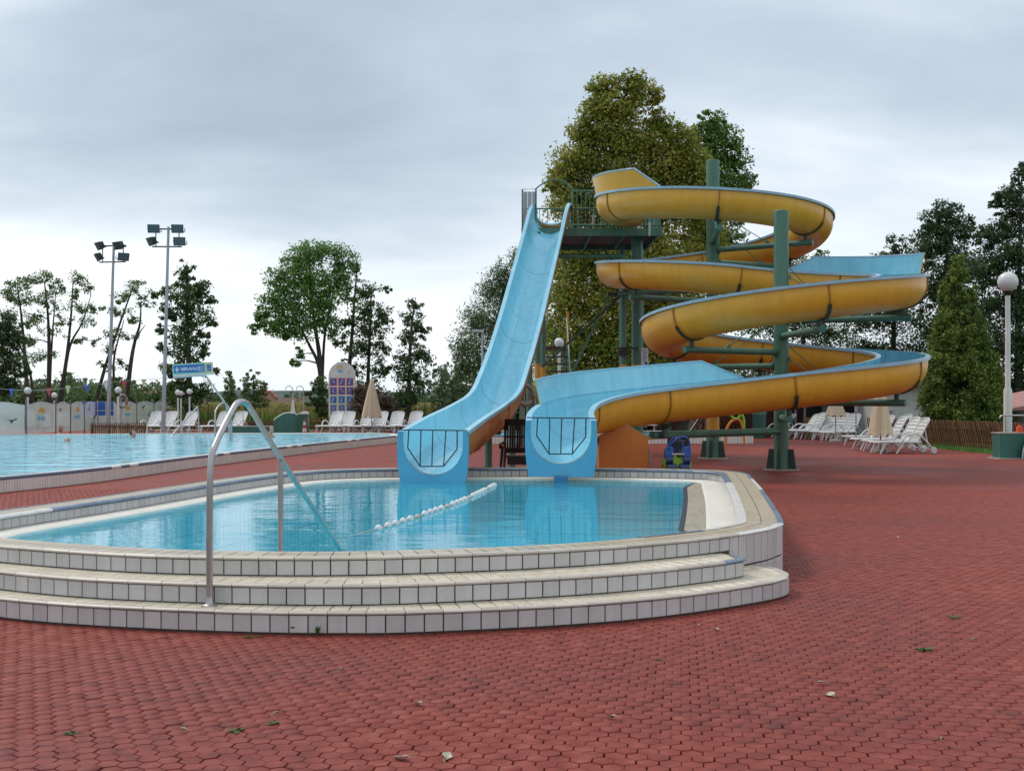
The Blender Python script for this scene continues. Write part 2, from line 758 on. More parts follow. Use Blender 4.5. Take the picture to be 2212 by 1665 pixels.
M_POOLF = mat('pool_floor', (0.62, 0.92, 0.95), 0.4, c2=(0.55, 0.87, 0.92), nscale=2, coords='World', island=0.07)
M_POOLG = mat('pool_grout', (0.10, 0.30, 0.36), 0.8, coords='World')
M_DKBLUE = mat('dark_blue_strip', (0.012, 0.03, 0.06), 0.3)
M_WATER = water_mat('slide_pool_water', (0.33, 0.92, 1.0), [(2.2, 0.007, (0.55, 1.0, 1)), (9.0, 0.0017, (0.5, 1.3, 1)), (22.0, 0.0004, (0.6, 1.2, 1))], ior=1.25, body=((0.10, 0.60, 0.86), 0.35))
M_WATER2 = water_mat('swimming_pool_water', (0.22, 0.66, 0.86), [(1.1, 0.11, (0.6, 1.0, 1)), (3.6, 0.042, (0.6, 1.1, 1)), (9.0, 0.008, (0.7, 1, 1))],
                     body=((0.30, 0.78, 1.0), 0.95), ior=1.2)
M_YEL = mat('yellow_fibreglass', (0.78, 0.42, 0.045), 0.36, c2=(0.68, 0.335, 0.032), nscale=1.4, amt=1.0, coords='World', coat=0.1, rvar=0.08, bump=0.04, bscale=60, streak=0.12)
M_SAL = mat('orange_fibreglass', (0.62, 0.27, 0.085), 0.34, c2=(0.50, 0.19, 0.055), nscale=1.6, amt=1.0, coords='World', coat=0.2, streak=0.18)
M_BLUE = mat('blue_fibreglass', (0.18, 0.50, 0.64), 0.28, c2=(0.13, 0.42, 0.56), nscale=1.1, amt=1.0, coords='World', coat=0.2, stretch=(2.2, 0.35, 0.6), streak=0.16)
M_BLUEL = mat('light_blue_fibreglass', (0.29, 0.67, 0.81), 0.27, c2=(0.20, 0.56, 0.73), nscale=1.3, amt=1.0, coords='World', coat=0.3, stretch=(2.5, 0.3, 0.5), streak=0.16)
M_FLANGE = mat('flange_blue', (0.30, 0.47, 0.60), 0.35, c2=(0.235, 0.385, 0.49), nscale=3, coords='World')
M_FLANGEL = mat('flange_light_blue', (0.30, 0.58, 0.72), 0.35, c2=(0.23, 0.50, 0.66), nscale=3, coords='World')
M_SEAM = mat('slide_seam', (0.36, 0.17, 0.022), 0.5, nscale=6, coords='World')
M_GREEN = mat('green_steel', (0.080, 0.205, 0.140), 0.42, c2=(0.058, 0.150, 0.105), nscale=2.5, amt=1.0, coords='World', rvar=0.12, streak=0.30)
M_GREEND = mat('dark_green_steel', (0.030, 0.062, 0.048), 0.5, nscale=4, coords='World')
M_YPAINT = mat('yellow_paint', (0.60, 0.30, 0.03), 0.45, c2=(0.48, 0.22, 0.02), nscale=5, coords='World')
M_DECK = mat('brown_deck', (0.085, 0.058, 0.055), 0.8, c2=(0.05, 0.036, 0.036), nscale=6, coords='World')
M_STEEL = mat('stainless_steel', (0.47, 0.465, 0.46), 0.36, c2=(0.37, 0.365, 0.36), nscale=9, metal=1.0, rvar=0.06, stretch=(1, 1, 0.2))
M_GREYP = mat('grey_paint', (0.36, 0.37, 0.39), 0.5, nscale=8, coords='World')
M_WHITE = mat('white_plastic', (0.70, 0.70, 0.70), 0.38, c2=(0.60, 0.60, 0.605), nscale=6, rand=0.05)
M_WHITEP = mat('white_paint', (0.68, 0.68, 0.66), 0.5, c2=(0.56, 0.56, 0.53), nscale=2, coords='World', streak=0.12)
M_GLOBE = mat('opal_globe', (0.66, 0.67, 0.68), 0.25, c2=(0.58, 0.59, 0.60), nscale=3)
M_BLACK = mat('black_plastic', (0.012, 0.012, 0.013), 0.45, c2=(0.008, 0.008, 0.009), nscale=12)
M_BLACKS = mat('black_steel', (0.016, 0.022, 0.024), 0.5, nscale=12)
M_CREAM = mat('cream_canvas', (0.60, 0.49, 0.345), 0.8, c2=(0.50, 0.395, 0.265), nscale=7, amt=0.9, rand=0.08)
M_WOOD = mat('brown_stained_wood', (0.205, 0.088, 0.034), 0.7, c2=(0.115, 0.047, 0.02), nscale=14, rand=0.25, stretch=(1, 1, 0.15))
M_REED = mat('reed_mat', (0.34, 0.20, 0.075), 0.8, c2=(0.18, 0.095, 0.034), nscale=30, stretch=(1, 1, 0.08))
M_BARK = mat('bark', (0.070, 0.056, 0.044), 0.9, c2=(0.033, 0.027, 0.022), nscale=6, bump=0.6, bscale=12, coords='World')
M_ORANGE = mat('orange_plastic', (0.60, 0.185, 0.022), 0.5, c2=(0.52, 0.15, 0.018), nscale=3)
M_TAN = mat('tan_plastic', (0.46, 0.27, 0.10), 0.5, nscale=4)
M_TEAL = mat('teal_paint', (0.035, 0.175, 0.135), 0.45, c2=(0.027, 0.13, 0.105), nscale=2, coords='World', streak=0.20)
M_CONC = mat('concrete', (0.40, 0.37, 0.33), 0.85, nscale=7, coords='World')
M_GRASS = mat('grass', (0.085, 0.135, 0.030), 0.9, c2=(0.050, 0.085, 0.018), nscale=0.9, amt=0.8, coords='World', island=0.25)
M_BLUEP = mat('sign_blue', (0.018, 0.105, 0.40), 0.4, nscale=5)
M_SIGNG = mat('sign_green', (0.20, 0.48, 0.36), 0.45)
M_SIGNY = mat('sign_yellow', (0.60, 0.50, 0.22), 0.45)
M_RED = mat('red_paint', (0.52, 0.035, 0.045), 0.45)
M_SUNO = mat('sun_orange', (0.66, 0.38, 0.10), 0.5)
M_SKYB = mat('print_blue', (0.16, 0.46, 0.70), 0.5)
M_SKIN = mat('skin', (0.50, 0.27, 0.19), 0.5, nscale=10)
M_HAIR = mat('dark_hair', (0.025, 0.017, 0.014), 0.6)
M_LIME = mat('lime_plastic', (0.27, 0.50, 0.03), 0.4)
M_DKB = mat('dark_blue_plastic', (0.012, 0.035, 0.12), 0.4)
M_BLUPL = mat('blue_plastic', (0.02, 0.10, 0.38), 0.35)
M_BAG = mat('dark_plastic_bag', (0.030, 0.027, 0.030), 0.28, bump=0.8, bscale=14)
M_BRICK = mat('dark_brick', (0.105, 0.047, 0.038), 0.85, c2=(0.06, 0.03, 0.026), nscale=12, coords='World')
M_DARK = mat('dark_interior', (0.018, 0.018, 0.020), 0.8)
M_ROOFR = mat('red_roof', (0.33, 0.10, 0.065), 0.8, nscale=1, coords='World')
M_ROOFB = mat('brown_roof', (0.12, 0.07, 0.055), 0.8, nscale=1, coords='World')
M_HOUSE = mat('pale_render', (0.52, 0.48, 0.41), 0.85, nscale=0.7, coords='World')
M_LEAFD = mat('dry_leaf', (0.42, 0.40, 0.34), 0.6, c2=(0.30, 0.27, 0.18), nscale=12, rand=0.25)
M_WEED = leaf_mat('weed_leaf', [(0.012, 0.026, 0.006), (0.026, 0.050, 0.010), (0.050, 0.075, 0.020)])

# ------------------------------------------------------------------ ground
# ------------------------------------------------------------------ slide pool outline (counter-clockwise, metres)
KR = 1.0185
R_CTRL = [(-5.02, 10.05), (-4.62, 9.45), (-3.80, 8.90), (-2.77, 8.42), (-1.95, 8.24), (-1.13, 8.22), (-0.337, 8.39), (0.18, 8.56),
          (0.67, 8.78), (1.15, 9.09), (1.58, 9.43), (1.93, 9.78), (2.22, 10.20), (2.42, 10.85), (2.95, 14.17), (3.28, 16.5), (3.40, 17.4),
          (3.32, 17.95), (2.95, 18.45), (1.3, 18.98), (-0.3, 19.08), (-1.79, 18.97), (-2.75, 18.60), (-3.4, 17.87), (-3.94, 16.2), (-4.56, 13.26),
          (-4.96, 11.66), (-5.12, 10.8)]
RZ = 0.42            # rim height
WZ = 0.270           # water level
S1Z, S2Z = 0.150, 0.288
R = resample(catmull([(x * KR, y * KR, 0) for x, y in R_CTRL], 10, True), 0.125, True)
NR = len(R)


def norms(pts, closed):
    k = len(pts)
    out = []
    for i in range(k):
        a = pts[i - 1] if (closed or i > 0) else pts[0]
        b = pts[(i + 1) % k] if (closed or i < k - 1) else pts[-1]
        t = (b - a).normalized()
        out.append(Vector((t.y, -t.x, 0)))
    return out


RN = norms(R, True)


def inset(pts, nrm, d):
    """parallel curve inside, with the folds at tight corners cleaned out by snapping to the nearest clean point"""
    raw = [p - n * d for p, n in zip(pts, nrm)]
    A = np.array([(p.x, p.y) for p in pts])
    B = np.array([(p.x, p.y) for p in raw])
    dm = np.sqrt(((B[:, None] - A[None]) ** 2).sum(2)).min(1)
    good = [i for i in range(len(raw)) if dm[i] > d - 0.015]
    G_ = B[good]
    out = []
    for i in range(len(raw)):
        if dm[i] > d - 0.015:
            out.append(raw[i])
        else:
            j = good[int(((G_ - B[i]) ** 2).sum(1).argmin())]
            out.append(raw[j].copy())
    return out


RI = inset(R, RN, 0.36)
LI = inset(R, RN, 0.68)


def zz(p, z):
    return (p.x, p.y, z)


def strip(mb, A, za, B, zb, closed=True, mi=0, flip=False):
    k = len(A)
    vs_ = [zz(p, za) for p in A] + [zz(p, zb) for p in B]
    fs = []
    for i in range(k if closed else k - 1):
        j = (i + 1) % k
        f = (i, j, k + j, k + i)
        fs.append(tuple(reversed(f)) if flip else f)
    mb.add(vs_, fs, mi)


def tile_mesh(name, w, h, d, bev, m):
    """one tile, centred, front on -Y, proud by d"""
    mb = MB()
    a, b = w / 2, h / 2
    a2, b2 = a - bev, b - bev
    vs_ = [(-a, 0.004, -b), (a, 0.004, -b), (a, 0.004, b), (-a, 0.004, b), (-a, -d + bev, -b), (a, -d + bev, -b), (a, -d + bev, b), (-a, -d + bev, b),
           (-a2, -d, -b2), (a2, -d, -b2), (a2, -d, b2), (-a2, -d, b2)]
    fs = [(8, 9, 10, 11)]
    for i in range(4):
        j = (i + 1) % 4
        fs += [(i, j, 4 + j, 4 + i), (4 + i, 4 + j, 8 + j, 8 + i)]
    mb.add(vs_, fs)
    me = bpy.data.meshes.new(name)
    me.from_pydata(mb.v, [], mb.f)
    me.materials.append(m)
    me.update()
    return me


def place(name, me, parent, loc, rot):
    o = bpy.data.objects.new(name, me)
    COL.objects.link(o)
    o.parent = parent
    o.location = loc
    o.rotation_euler = rot
    return o


pool = thing('slide_pool', 'raised round-cornered landing pool faced in white square tiles, with front steps', 'pool', (0, 0, 0))
body = MB()
strip(body, R, -0.04, R, RZ - 0.012)
strip(body, R, RZ - 0.012, RI, RZ - 0.012)
strip(body, RI, RZ - 0.012, RI, 0.20)
body.build('wall', M_GROUT, pool)
led = MB()
LJ = inset(R, RN, 0.645)
strip(led, RI, WZ + 0.018, LJ, WZ + 0.022)
strip(led, LJ, WZ + 0.022, LI, WZ + 0.004)
strip(led, LI, WZ + 0.004, LI, WZ - 0.10)
led.build('overflow_ledge', M_LEDGE, pool, smooth=40)
shell = MB()
strip(shell, LI, WZ - 0.10, LI, -0.86)
shell.add([zz(p, -0.86) for p in LI], [tuple(range(len(LI)))])
shell.build('basin', M_POOLG, pool)

# basin tiles: upright rows on the wall, long slabs on the floor
wt = MB()
for i in range(NR):
    a, b = LI[i], LI[(i + 1) % NR]
    if (b - a).length < 0.05:
        continue
    t = (b - a).normalized() * 0.005
    inw = Vector((-t.y, t.x, 0)).normalized() * 0.006
    for k in range(4):
        z0, z1 = WZ - 0.10 - 0.25 * k - 0.005, WZ - 0.10 - 0.25 * (k + 1) + 0.005
        q = [a + t + inw, b - t + inw]
        wt.add([zz(q[0], z0), zz(q[1], z0), zz(q[1], z1), zz(q[0], z1)], [(0, 1, 2, 3)])
tag(wt.build('basin_wall_tiles', M_POOLW, pool), kind='stuff')
ft = MB()
LA = np.array([(p.x, p.y) for p in LI])


def inside(poly, x, y):
    x1, y1 = poly[:, 0], poly[:, 1]
    x2, y2 = np.roll(x1, -1), np.roll(y1, -1)
    with np.errstate(divide='ignore', invalid='ignore'):
        c = ((y1 > y) != (y2 > y)) & (x < (x2 - x1) * (y - y1) / (y2 - y1 + 1e-12) + x1)
    return bool(c.sum() % 2)


for ix in range(-24, 18):
    for iy in range(8, 20):
        c = (ix * 0.25 + 0.12, iy * 1.0 + 0.5)
        if any(inside(LA, c[0], c[1] + q) for q in (-.45, 0, .45)):
            hx, hy = 0.125 - 0.005, 0.5 - 0.005
            ft.add([(c[0] - hx, c[1] - hy, -0.852), (c[0] + hx, c[1] - hy, -0.852), (c[0] + hx, c[1] + hy, -0.852), (c[0] - hx, c[1] + hy, -0.852)], [(0, 1, 2, 3)])
tag(ft.build('basin_floor_tiles', M_POOLF, pool), kind='stuff')
# gently sloping beach of beige tiles along the right side, ending in a narrow dark blue line at the water
sh, st_ = MB(), MB()
ia = [i for i in range(NR) if LI[i].x > 1.2 and 10.9 < LI[i].y < 17.95]
y0_, y1_ = LI[ia[0]].y, LI[ia[-1]].y
beach = []
for i in ia:
    q = (LI[i].y - y0_) / (y1_ - y0_)
    beach.append(max(0.02, 0.21 * min(1.0, q * 14, ((1 - q) * 7) ** 0.5)))
inwd = [Vector((-1, 0.12 * (14 - LI[i].y) * 0.1, 0)).normalized() for i in ia]
S_A = [LI[i] for i in ia]
S_B = [p + d * w for p, d, w in zip(S_A, inwd, beach)]
S_C = [p + d * (w + 0.055) for p, d, w in zip(S_A, inwd, beach)]
strip(sh, S_A, WZ + 0.004, S_B, WZ + 0.0025, closed=False)
strip(st_, S_B, WZ + 0.0025, S_C, WZ + 0.002, closed=False)
sh.build('beach_tiles', mat('beach_tile', (0.42, 0.39, 0.31), 0.3, c2=(0.33, 0.30, 0.23), nscale=3, coords='World', stretch=(9, 0.6, 1)), pool)
st_.build('dark_edge_line', M_DKBLUE, pool)
wm = MB()
wm.add([zz(p, WZ) for p in LJ], [tuple(range(len(LJ)))])
tag(wm.build('slide_pool_water', M_WATER), 'still blue water in the landing pool under the slides', None, kind='structure')

# steps in front
S1 = resample(catmull([(x, y, 0) for x, y in [(-4.95, 9.75), (-4.35, 8.92), (-3.54, 8.32), (-2.68, 7.98), (-1.69, 7.78), (-1.03, 7.74), (-0.636, 7.77),
                                              (0.147, 7.96), (0.776, 8.20), (1.28, 8.50), (1.74, 8.86), (2.03, 9.14), (2.15, 9.40), (2.14, 9.72), (2.02, 9.95)]], 8), 0.125)
S2 = resample(catmull([(x, y, 0) for x, y in [(-4.9, 9.95), (-4.3, 9.15), (-3.71, 8.66), (-2.77, 8.22), (-1.68, 8.0), (-1.0, 7.98), (-0.51, 8.07), (0.27, 8.31),
                                              (0.85, 8.57), (1.28, 8.85), (1.78, 9.28), (1.70, 9.62)]], 8), 0.125)
N1, N2 = norms(S1, False), norms(S2, False)
for S, N_, zt in ((S1, N1, S1Z), (S2, N2, S2Z)):
    sb = MB()
    A = [p for p in S]
    B = [p - n * 0.5 for p, n in zip(S, N_)]
    strip(sb, A, -0.04, A, zt - 0.012, closed=False)
    strip(sb, A, zt - 0.012, B, zt - 0.012, closed=False)
    sb.build('step', M_GROUT, pool)

nose_cap = MB()
kk = [p - n * 0.035 for p, n in list(zip(S1, N1))[-14:]]
nose_cap.add([zz(p, S1Z - 0.005) for p in kk] + [(1.55, 9.75, S1Z - 0.005), (1.5, 9.0, S1Z - 0.005)], [tuple(range(16))])
nose_cap.build('tread_end', M_TREAD, pool)
cap2 = MB()
kk = [p - n * 0.035 for p, n in list(zip(S2, N2))[-16:]]
cap2.add([zz(p, S2Z - 0.005) for p in kk] + [(1.55, 9.62, S2Z - 0.005), (0.55, 8.85, S2Z - 0.005), (0.35, 8.55, S2Z - 0.005)], [tuple(range(19))])
cap2.build('tread_end', M_TREAD, pool)
TM = {}


def lay(name, pts, z, w, h, m, facing=0.0, closed=False, keep=None, d=0.012, gap=0.009):
    key = (name, round(w, 4), round(h, 4))
    if key not in TM:
        TM[key] = tile_mesh(name, w - gap, h - gap, d, 0.003, m)
    k = len(pts)
    for i in range(k if closed else k - 1):
        a, b = pts[i], pts[(i + 1) % k]
        if (b - a).length < w * 0.8:
            continue
        c = (a + b) / 2
        if keep and not keep(c):
            continue
        th = math.atan2((b - a).y, (b - a).x) + facing
        place(name, TM[key], pool, (c.x, c.y, z), (RND.uniform(-.004, .004), 0, th + RND.uniform(-.006, .006)))


FRAME = lambda c: abs(c.x) < 0.47 * c.y + 0.15
nose = 0.022
lay('riser_tile', S1, (S1Z - nose) / 2 + 0.006, 0.125, S1Z - nose - 0.008, M_TILE, keep=FRAME)
lay('riser_tile', S2, (S1Z + S2Z - nose) / 2 + 0.002, 0.125, S2Z - S1Z - nose - 0.002, M_TILE, keep=FRAME)
FRONT = lambda c: FRAME(c) and c.y < 9.95 and c.x < 1.95
lay('riser_tile', R, (S2Z + RZ - nose) / 2 + 0.002, 0.125, RZ - S2Z - nose - 0.002, M_TILE, closed=True, keep=FRONT)
SIDE = lambda c: c.x > 1.70 and c.y < 17.5 and not (c.y < 9.70)
lay('side_tile', R, 0.30 - 0.02, 0.125, 0.25, M_TILE, closed=True, keep=SIDE)
lay('side_tile', R, 0.075, 0.125, 0.15, M_TILE, closed=True, keep=SIDE)
# treads
for S, N_, zt, dep in ((S1, N1, S1Z, 0.27), (S2, N2, S2Z, 0.42)):
    for row in range(2):
        mid = [p - n * (0.03 + dep * (row + 0.5) / 2) for p, n in zip(S, N_)]
        me = tile_mesh('tread_tile', 0.1135, dep / 2 - 0.011, 0.012, 0.003, M_TREAD)
        for i in range(len(S) - 1):
            c = (mid[i] + mid[i + 1]) / 2
            if not FRAME(c) or (mid[i + 1] - mid[i]).length < 0.09:
                continue
            th = math.atan2((S[i + 1] - S[i]).y, (S[i + 1] - S[i]).x)
            place('tread_tile', me, pool, (c.x, c.y, zt - 0.012), (-PI / 2, 0, th))


def nosing_mesh(m, w=0.245, r=0.020):
    mb = MB()
    prof = [(0.035, 0.0), (-0.004, 0.0), (-0.016, -0.004), (-0.022, -0.012), (-0.018, -0.021), (-0.004, -0.024), (0.02, -0.024)]
    vs_ = [(sx * w / 2, y, z) for sx in (-1, 1) for y, z in prof]
    k = len(prof)
    fs = [(i, i + 1, k + i + 1, k + i) for i in range(k - 1)] + [tuple(reversed(range(k))), tuple(range(k, 2 * k))]
    mb.add(vs_, fs)
    me = bpy.data.meshes.new('nosing')
    me.from_pydata(mb.v, [], mb.f)
    me.materials.append(m)
    me.polygons.foreach_set('use_smooth', [True] * len(me.polygons))
    me.set_sharp_from_angle(angle=math.radians(50))
    return me


NM = {k: nosing_mesh(m) for k, m in (('n', M_NOSE), ('w', M_NOSEW), ('b', M_NOSEB))}


def nosings(pts, z, pick, closed=False, facing=0.0, keep=FRAME, step=2, big=1.0):
    k = len(pts)
    for i in range(0, k - (0 if closed else step), step):
        a, b = pts[i], pts[(i + step) % k]
        c = (a + b) / 2
        if (b - a).length < 0.15 or not keep(c):
            continue
        th = math.atan2((b - a).y, (b - a).x) + facing
        place('nosing', NM[pick(c)], pool, (c.x, c.y, z + RND.uniform(-.001, .001)), (0, 0, th)).scale = (1, big, big)


nosings(S1, S1Z + 0.002, lambda c: 'n')
nosings(S2, S2Z + 0.002, lambda c: 'b' if c.x > 1.62 else 'n')


def rim_pick(c):
    if c.y < 9.78 and c.x < 1.9:
        return 'n'
    if c.x > 1.7 and c.y < 10.75:
        return 'w'
    if c.x > 2 and 14.6 < c.y < 16.6:
        return 'w'
    return 'b'


nosings(R, RZ + 0.002, rim_pick, True, 0.0, lambda c: FRAME(c) and c.y < 18.2 or c.x > 2.5)


def inner_pick(c):
    if c.x > 1.6 and 10 < c.y < 15.8:
        return 'w'
    if c.x < -4.1 and c.y < 12.1:
        return 'w'
    return 'b'


RIR = resample([p for i, p in enumerate(RI) if (p - RI[i - 1]).length > 0.01], 0.125, True)
nosings(RIR, RZ + 0.003, inner_pick, True, PI, lambda c: FRAME(c) and c.y > 9.6, big=1.5)
lay('wall_tile', RIR, (RZ - 0.034 + WZ + 0.02) / 2, 0.125, RZ - 0.034 - WZ - 0.018, M_TILE, facing=PI, closed=True,
    keep=lambda c: FRAME(c) and c.y > 9.8, d=0.008, gap=0.007)
# rim top: two rows of tiles, too thin-jointed to pick apart
rt = MB()
for row in range(2):
    A, B = inset(R, RN, 0.035 + 0.145 * row), inset(R, RN, 0.035 + 0.145 * (row + 1) - 0.006)
    for i in range(NR):
        j = (i + 1) % NR
        a, b, c, d = A[i], A[j], B[j], B[i]
        a, b = a.lerp(b, 0.03), a.lerp(b, 0.97)
        d, c = d.lerp(c, 0.03), d.lerp(c, 0.97)
        z = RZ - 0.001
        rt.add([zz(a, z), zz(b, z), zz(c, z), zz(d, z)], [(0, 1, 2, 3)])
tag(rt.build('rim_tiles', M_RIM, pool), kind='stuff')

# ------------------------------------------------------------------ the big swimming pool and the paddling pool
big_near = [(-10.2, 15.2), (-9.2, 17.3), (-8.3, 19.5), (-7.55, 22.3), (-6.97, 26.7), (-6.08, 31.9), (-4.95, 37.5), (-4.2, 41.0), (-3.95, 42.6)]
BIG = resample(catmull([(x, y, 0) for x, y in big_near + [(-4.5, 44.6), (-6.5, 45.4), (-12, 45.0), (-17, 43.6), (-23, 42.4), (-30, 40), (-34, 30), (-32, 18), (-22, 11.5), (-14, 12.0)]], 10, True), 0.0625, True)
KID = resample(catmull([(x, y, 0) for x, y in [(-2.9, 41.2), (-2.5, 40.8), (2, 40.7), (7.6, 41.1), (8.25, 41.5), (8.3, 42.5), (7.6, 46), (2, 47), (-2.4, 46), (-3.1, 43)]], 8, True), 0.12, True)


def low_pool(name, label, pts, rz, wz, keep, water_name, wlabel, pitch_gap, wmat):
    n_ = norms(pts, True)
    t = thing(name, label, 'pool')
    ri = [p - n * 0.34 for p, n in zip(pts, n_)]
    mb = MB()
    strip(mb, pts, -0.04, pts, rz - 0.02)
    strip(mb, ri, rz - 0.008, ri, wz - 0.9)
    mb.build('wall', M_GROUT, t)
    top = MB()
    strip(top, [p - n * 0.03 for p, n in zip(pts, n_)], rz, ri, rz - 0.008)
    top.build('rim', M_LEDGE, t)
    fl = MB()
    fl.add([zz(p, wz - 0.9) for p in ri], [tuple(range(len(ri)))])
    fl.build('basin_floor', M_POOLF, t)
    tl = MB()
    for i in range(len(pts)):
        a, b = pts[i], pts[(i + 1) % len(pts)]
        if not keep((a + b) / 2):
            continue
        d = (b - a) * pitch_gap
        o = n_[i] * 0.008
        q = [a + d + o, b - d + o]
        z0, z1 = 0.004, rz - 0.032
        tl.add([zz(q[0], z0), zz(q[1], z0), zz(q[1], z1), zz(q[0], z1)], [(0, 1, 2, 3)])
    tag(tl.build('wall_tiles', mat('wall_tile_row', (0.76, 0.72, 0.68), 0.45, c2=(0.68, 0.64, 0.60), nscale=3, coords='World', island=0.08), t), kind='stuff')
    k = 0
    st = 6 if (pts[1] - pts[0]).length < 0.1 else 3
    mb2 = {'w': MB(), 'b': MB()}
    for i in range(0, len(pts), st):
        a, b = pts[i], pts[(i + st) % len(pts)]
        if not keep((a + b) / 2):
            continue
        k += 1
        nn = n_[i]
        key = 'w' if (k % 13 in (4, 6)) else 'b'
        m_ = mb2[key]
        t_ = (b - a).normalized() * 0.004
        m_.tube([zz(a + t_ - nn * 0.012, rz - 0.022), zz(b - t_ - nn * 0.012, rz - 0.022)], 0.034, 8)
    mb2['b'].build('blue_nosing', M_NOSEB, t)['kind'] = 'stuff'
    mb2['w'].build('white_nosing', M_NOSEW, t)['kind'] = 'stuff'
    w = MB()
    w.add([zz(p - n * 0.30, wz) for p, n in zip(pts, n_)], [tuple(range(len(pts)))])
    tag(w.build(water_name, wmat), wlabel, None, kind='structure')
    return t


low_pool('swimming_pool', 'large raised swimming pool with narrow white wall tiles, behind the landing pool', BIG, 0.25, 0.235,
         lambda c: c.x < 0 and c.y < 43.5 and abs(c.x) < 0.5 * c.y + 1, 'swimming_pool_water', 'rippled pale blue water of the large swimming pool', 0.035, M_WATER2)
low_pool('paddling_pool', 'low white-tiled paddling pool at the far end of the red paving', KID, 0.29, 0.24,
         lambda c: c.y < 43 or c.x > 7, 'paddling_pool_water', 'pale water of the low paddling pool', 0.03, M_WATER2)

# ------------------------------------------------------------------ paving: hexagonal red pavers
from mathutils.geometry import tessellate_polygon
PXR = 13.2


def holed(mb, polys, z, mi=0):
    """flat sheet: first outline minus the others"""
    pl = [[Vector((p[0], p[1], 0)) for p in q] for q in polys]
    flat = [p for q in pl for p in q]
    tr = tessellate_polygon(pl)
    fs = []
    for t in tr:
        u, v, w = (flat[i] for i in t)
        fs.append(t if (v - u).cross(w - u).z > 0 else tuple(reversed(t)))
    mb.add([(p.x, p.y, z) for p in flat], fs, mi)


def shrink(pts, d, st):
    n0 = norms(pts, True)
    return [(p - n * d)[:2] for p, n in list(zip(pts, n0))[::st]]


H_S, H_B, H_K = shrink(R, 0.2, 2), shrink(BIG, 0.15, 8), shrink(KID, 0.15, 3)
pv = MB()
holed(pv, [[(-40, 0.5), (PXR, 0.5), (PXR, 58), (-40, 58)], H_S, H_B, H_K], -0.018)
up = [p for p in H_B if p[1] > 20.25]
far = [(up[0][0], 20.2), (PXR, 20.2), (PXR + 0.1, 33), (PXR - 0.6, 44), (PXR - 1, 57.9), (-39.9, 57.9), (-39.9, 20.2), (up[-1][0], 20.2)] + list(reversed(up))
holed(pv, [far, H_K], -0.0015, 1)
paving = tag(pv.build('paving', [M_JOINT, M_PAVER]), 'red hexagonal concrete pavers around the pools', None, kind='structure')
gm = MB()
holed(gm, [[(-2500, -300), (2500, -300), (2500, 3500), (-2500, 3500)], [(-39, 1), (PXR - 1.5, 1), (PXR - 1.5, 57), (-39, 57)]], -0.035)
tag(gm.build('ground', M_GRASS), kind='structure')
HA = 0.0535
hw = math.sqrt(3) * HA
az0 = math.radians(-22)
v1 = np.array((math.sin(az0), math.cos(az0))) * hw
v2 = np.array((math.sin(az0 + PI / 3), math.cos(az0 + PI / 3))) * hw
ii, jj = np.meshgrid(np.arange(-420, 420), np.arange(-420, 420), indexing='ij')
cc = ii.reshape(-1, 1) * v1 + jj.reshape(-1, 1) * v2
ok = (cc[:, 1] > 3.6) & (cc[:, 1] < 20.3) & (np.abs(cc[:, 0]) < 0.47 * cc[:, 1] + 0.9) & (cc[:, 0] < PXR)
cc = cc[ok]


def in_poly(poly, C):
    x1, y1 = poly[:, 0], poly[:, 1]
    x2, y2 = np.roll(x1, -1), np.roll(y1, -1)
    res = np.zeros(len(C), bool)
    for a, b, c, d in zip(x1, y1, x2, y2):
        if abs(b - d) < 1e-12:
            continue
        res ^= ((b > C[:, 1]) != (d > C[:, 1])) & (C[:, 0] < (c - a) * (C[:, 1] - b) / (d - b) + a)
    return res


polyR = np.array([(p.x, p.y) for p in inset(R, RN, 0.10)])
polyS = np.array([(p.x, p.y) for p in [p - n * 0.08 for p, n in zip(S1, N1)]] + [(-3, 10.5)])
polyB = np.array([(p.x, p.y) for p in BIG[::4]])
cc = cc[~(in_poly(polyR, cc) | in_poly(polyS, cc) | in_poly(polyB, cc))]
ring = [az0 + PI / 6 + k * PI / 3 for k in range(6)]
rg = np.array([(math.sin(a), math.cos(a)) for a in reversed(ring)])   # counter-clockwise seen from above
HV = np.concatenate([np.c_[rg * (HA - 0.0024), np.full(6, -0.017)], np.c_[rg * (HA - 0.0028), np.full(6, -0.0026)], np.c_[rg * (HA - 0.0052), np.full(6, 0.0)]])
HF = [(12, 13, 14, 15), (12, 15, 16, 17)]
for k in range(6):
    k2 = (k + 1) % 6
    HF += [(6 + k, 6 + k2, 12 + k2, 12 + k), (k, k2, 6 + k2, 6 + k)]
HF = np.array(HF)
rs = np.random.RandomState(3)
vis = (cc[:, 1] > 4.95) & (np.abs(cc[:, 0]) < 0.425 * cc[:, 1] - 0.05)
order = np.argsort(np.where(vis, cc[:, 1], 99))
near, rest = cc[order[:300]], cc[order[300:]]
hme = bpy.data.meshes.new('paver')
hme.from_pydata([tuple(v) for v in HV], [], [tuple(f) for f in HF])
hme.materials.append(M_PAVER)
for c in near:
    place('paver', hme, paving, (c[0] + RND.gauss(0, .0019), c[1] + RND.gauss(0, .0019), RND.gauss(0, .0008)), (RND.gauss(0, .006), RND.gauss(0, .006), RND.gauss(0, .012)))
n_ = len(rest)
V = np.repeat(HV[None], n_, 0).copy()
tl1, tl2 = rs.normal(0, .006, (n_, 1)), rs.normal(0, .006, (n_, 1))
V[:, :, 2] += rs.normal(0, .0008, (n_, 1)) + V[:, :, 0] * tl1 + V[:, :, 1] * tl2
V[:, :, :2] += (rest + rs.normal(0, .0019, (n_, 2)))[:, None]
FF = HF[None] + (np.arange(n_) * 18)[:, None, None]
tag(np_mesh('pavers', V.reshape(-1, 3), FF.reshape(-1, 4), M_PAVER, paving), kind='stuff')

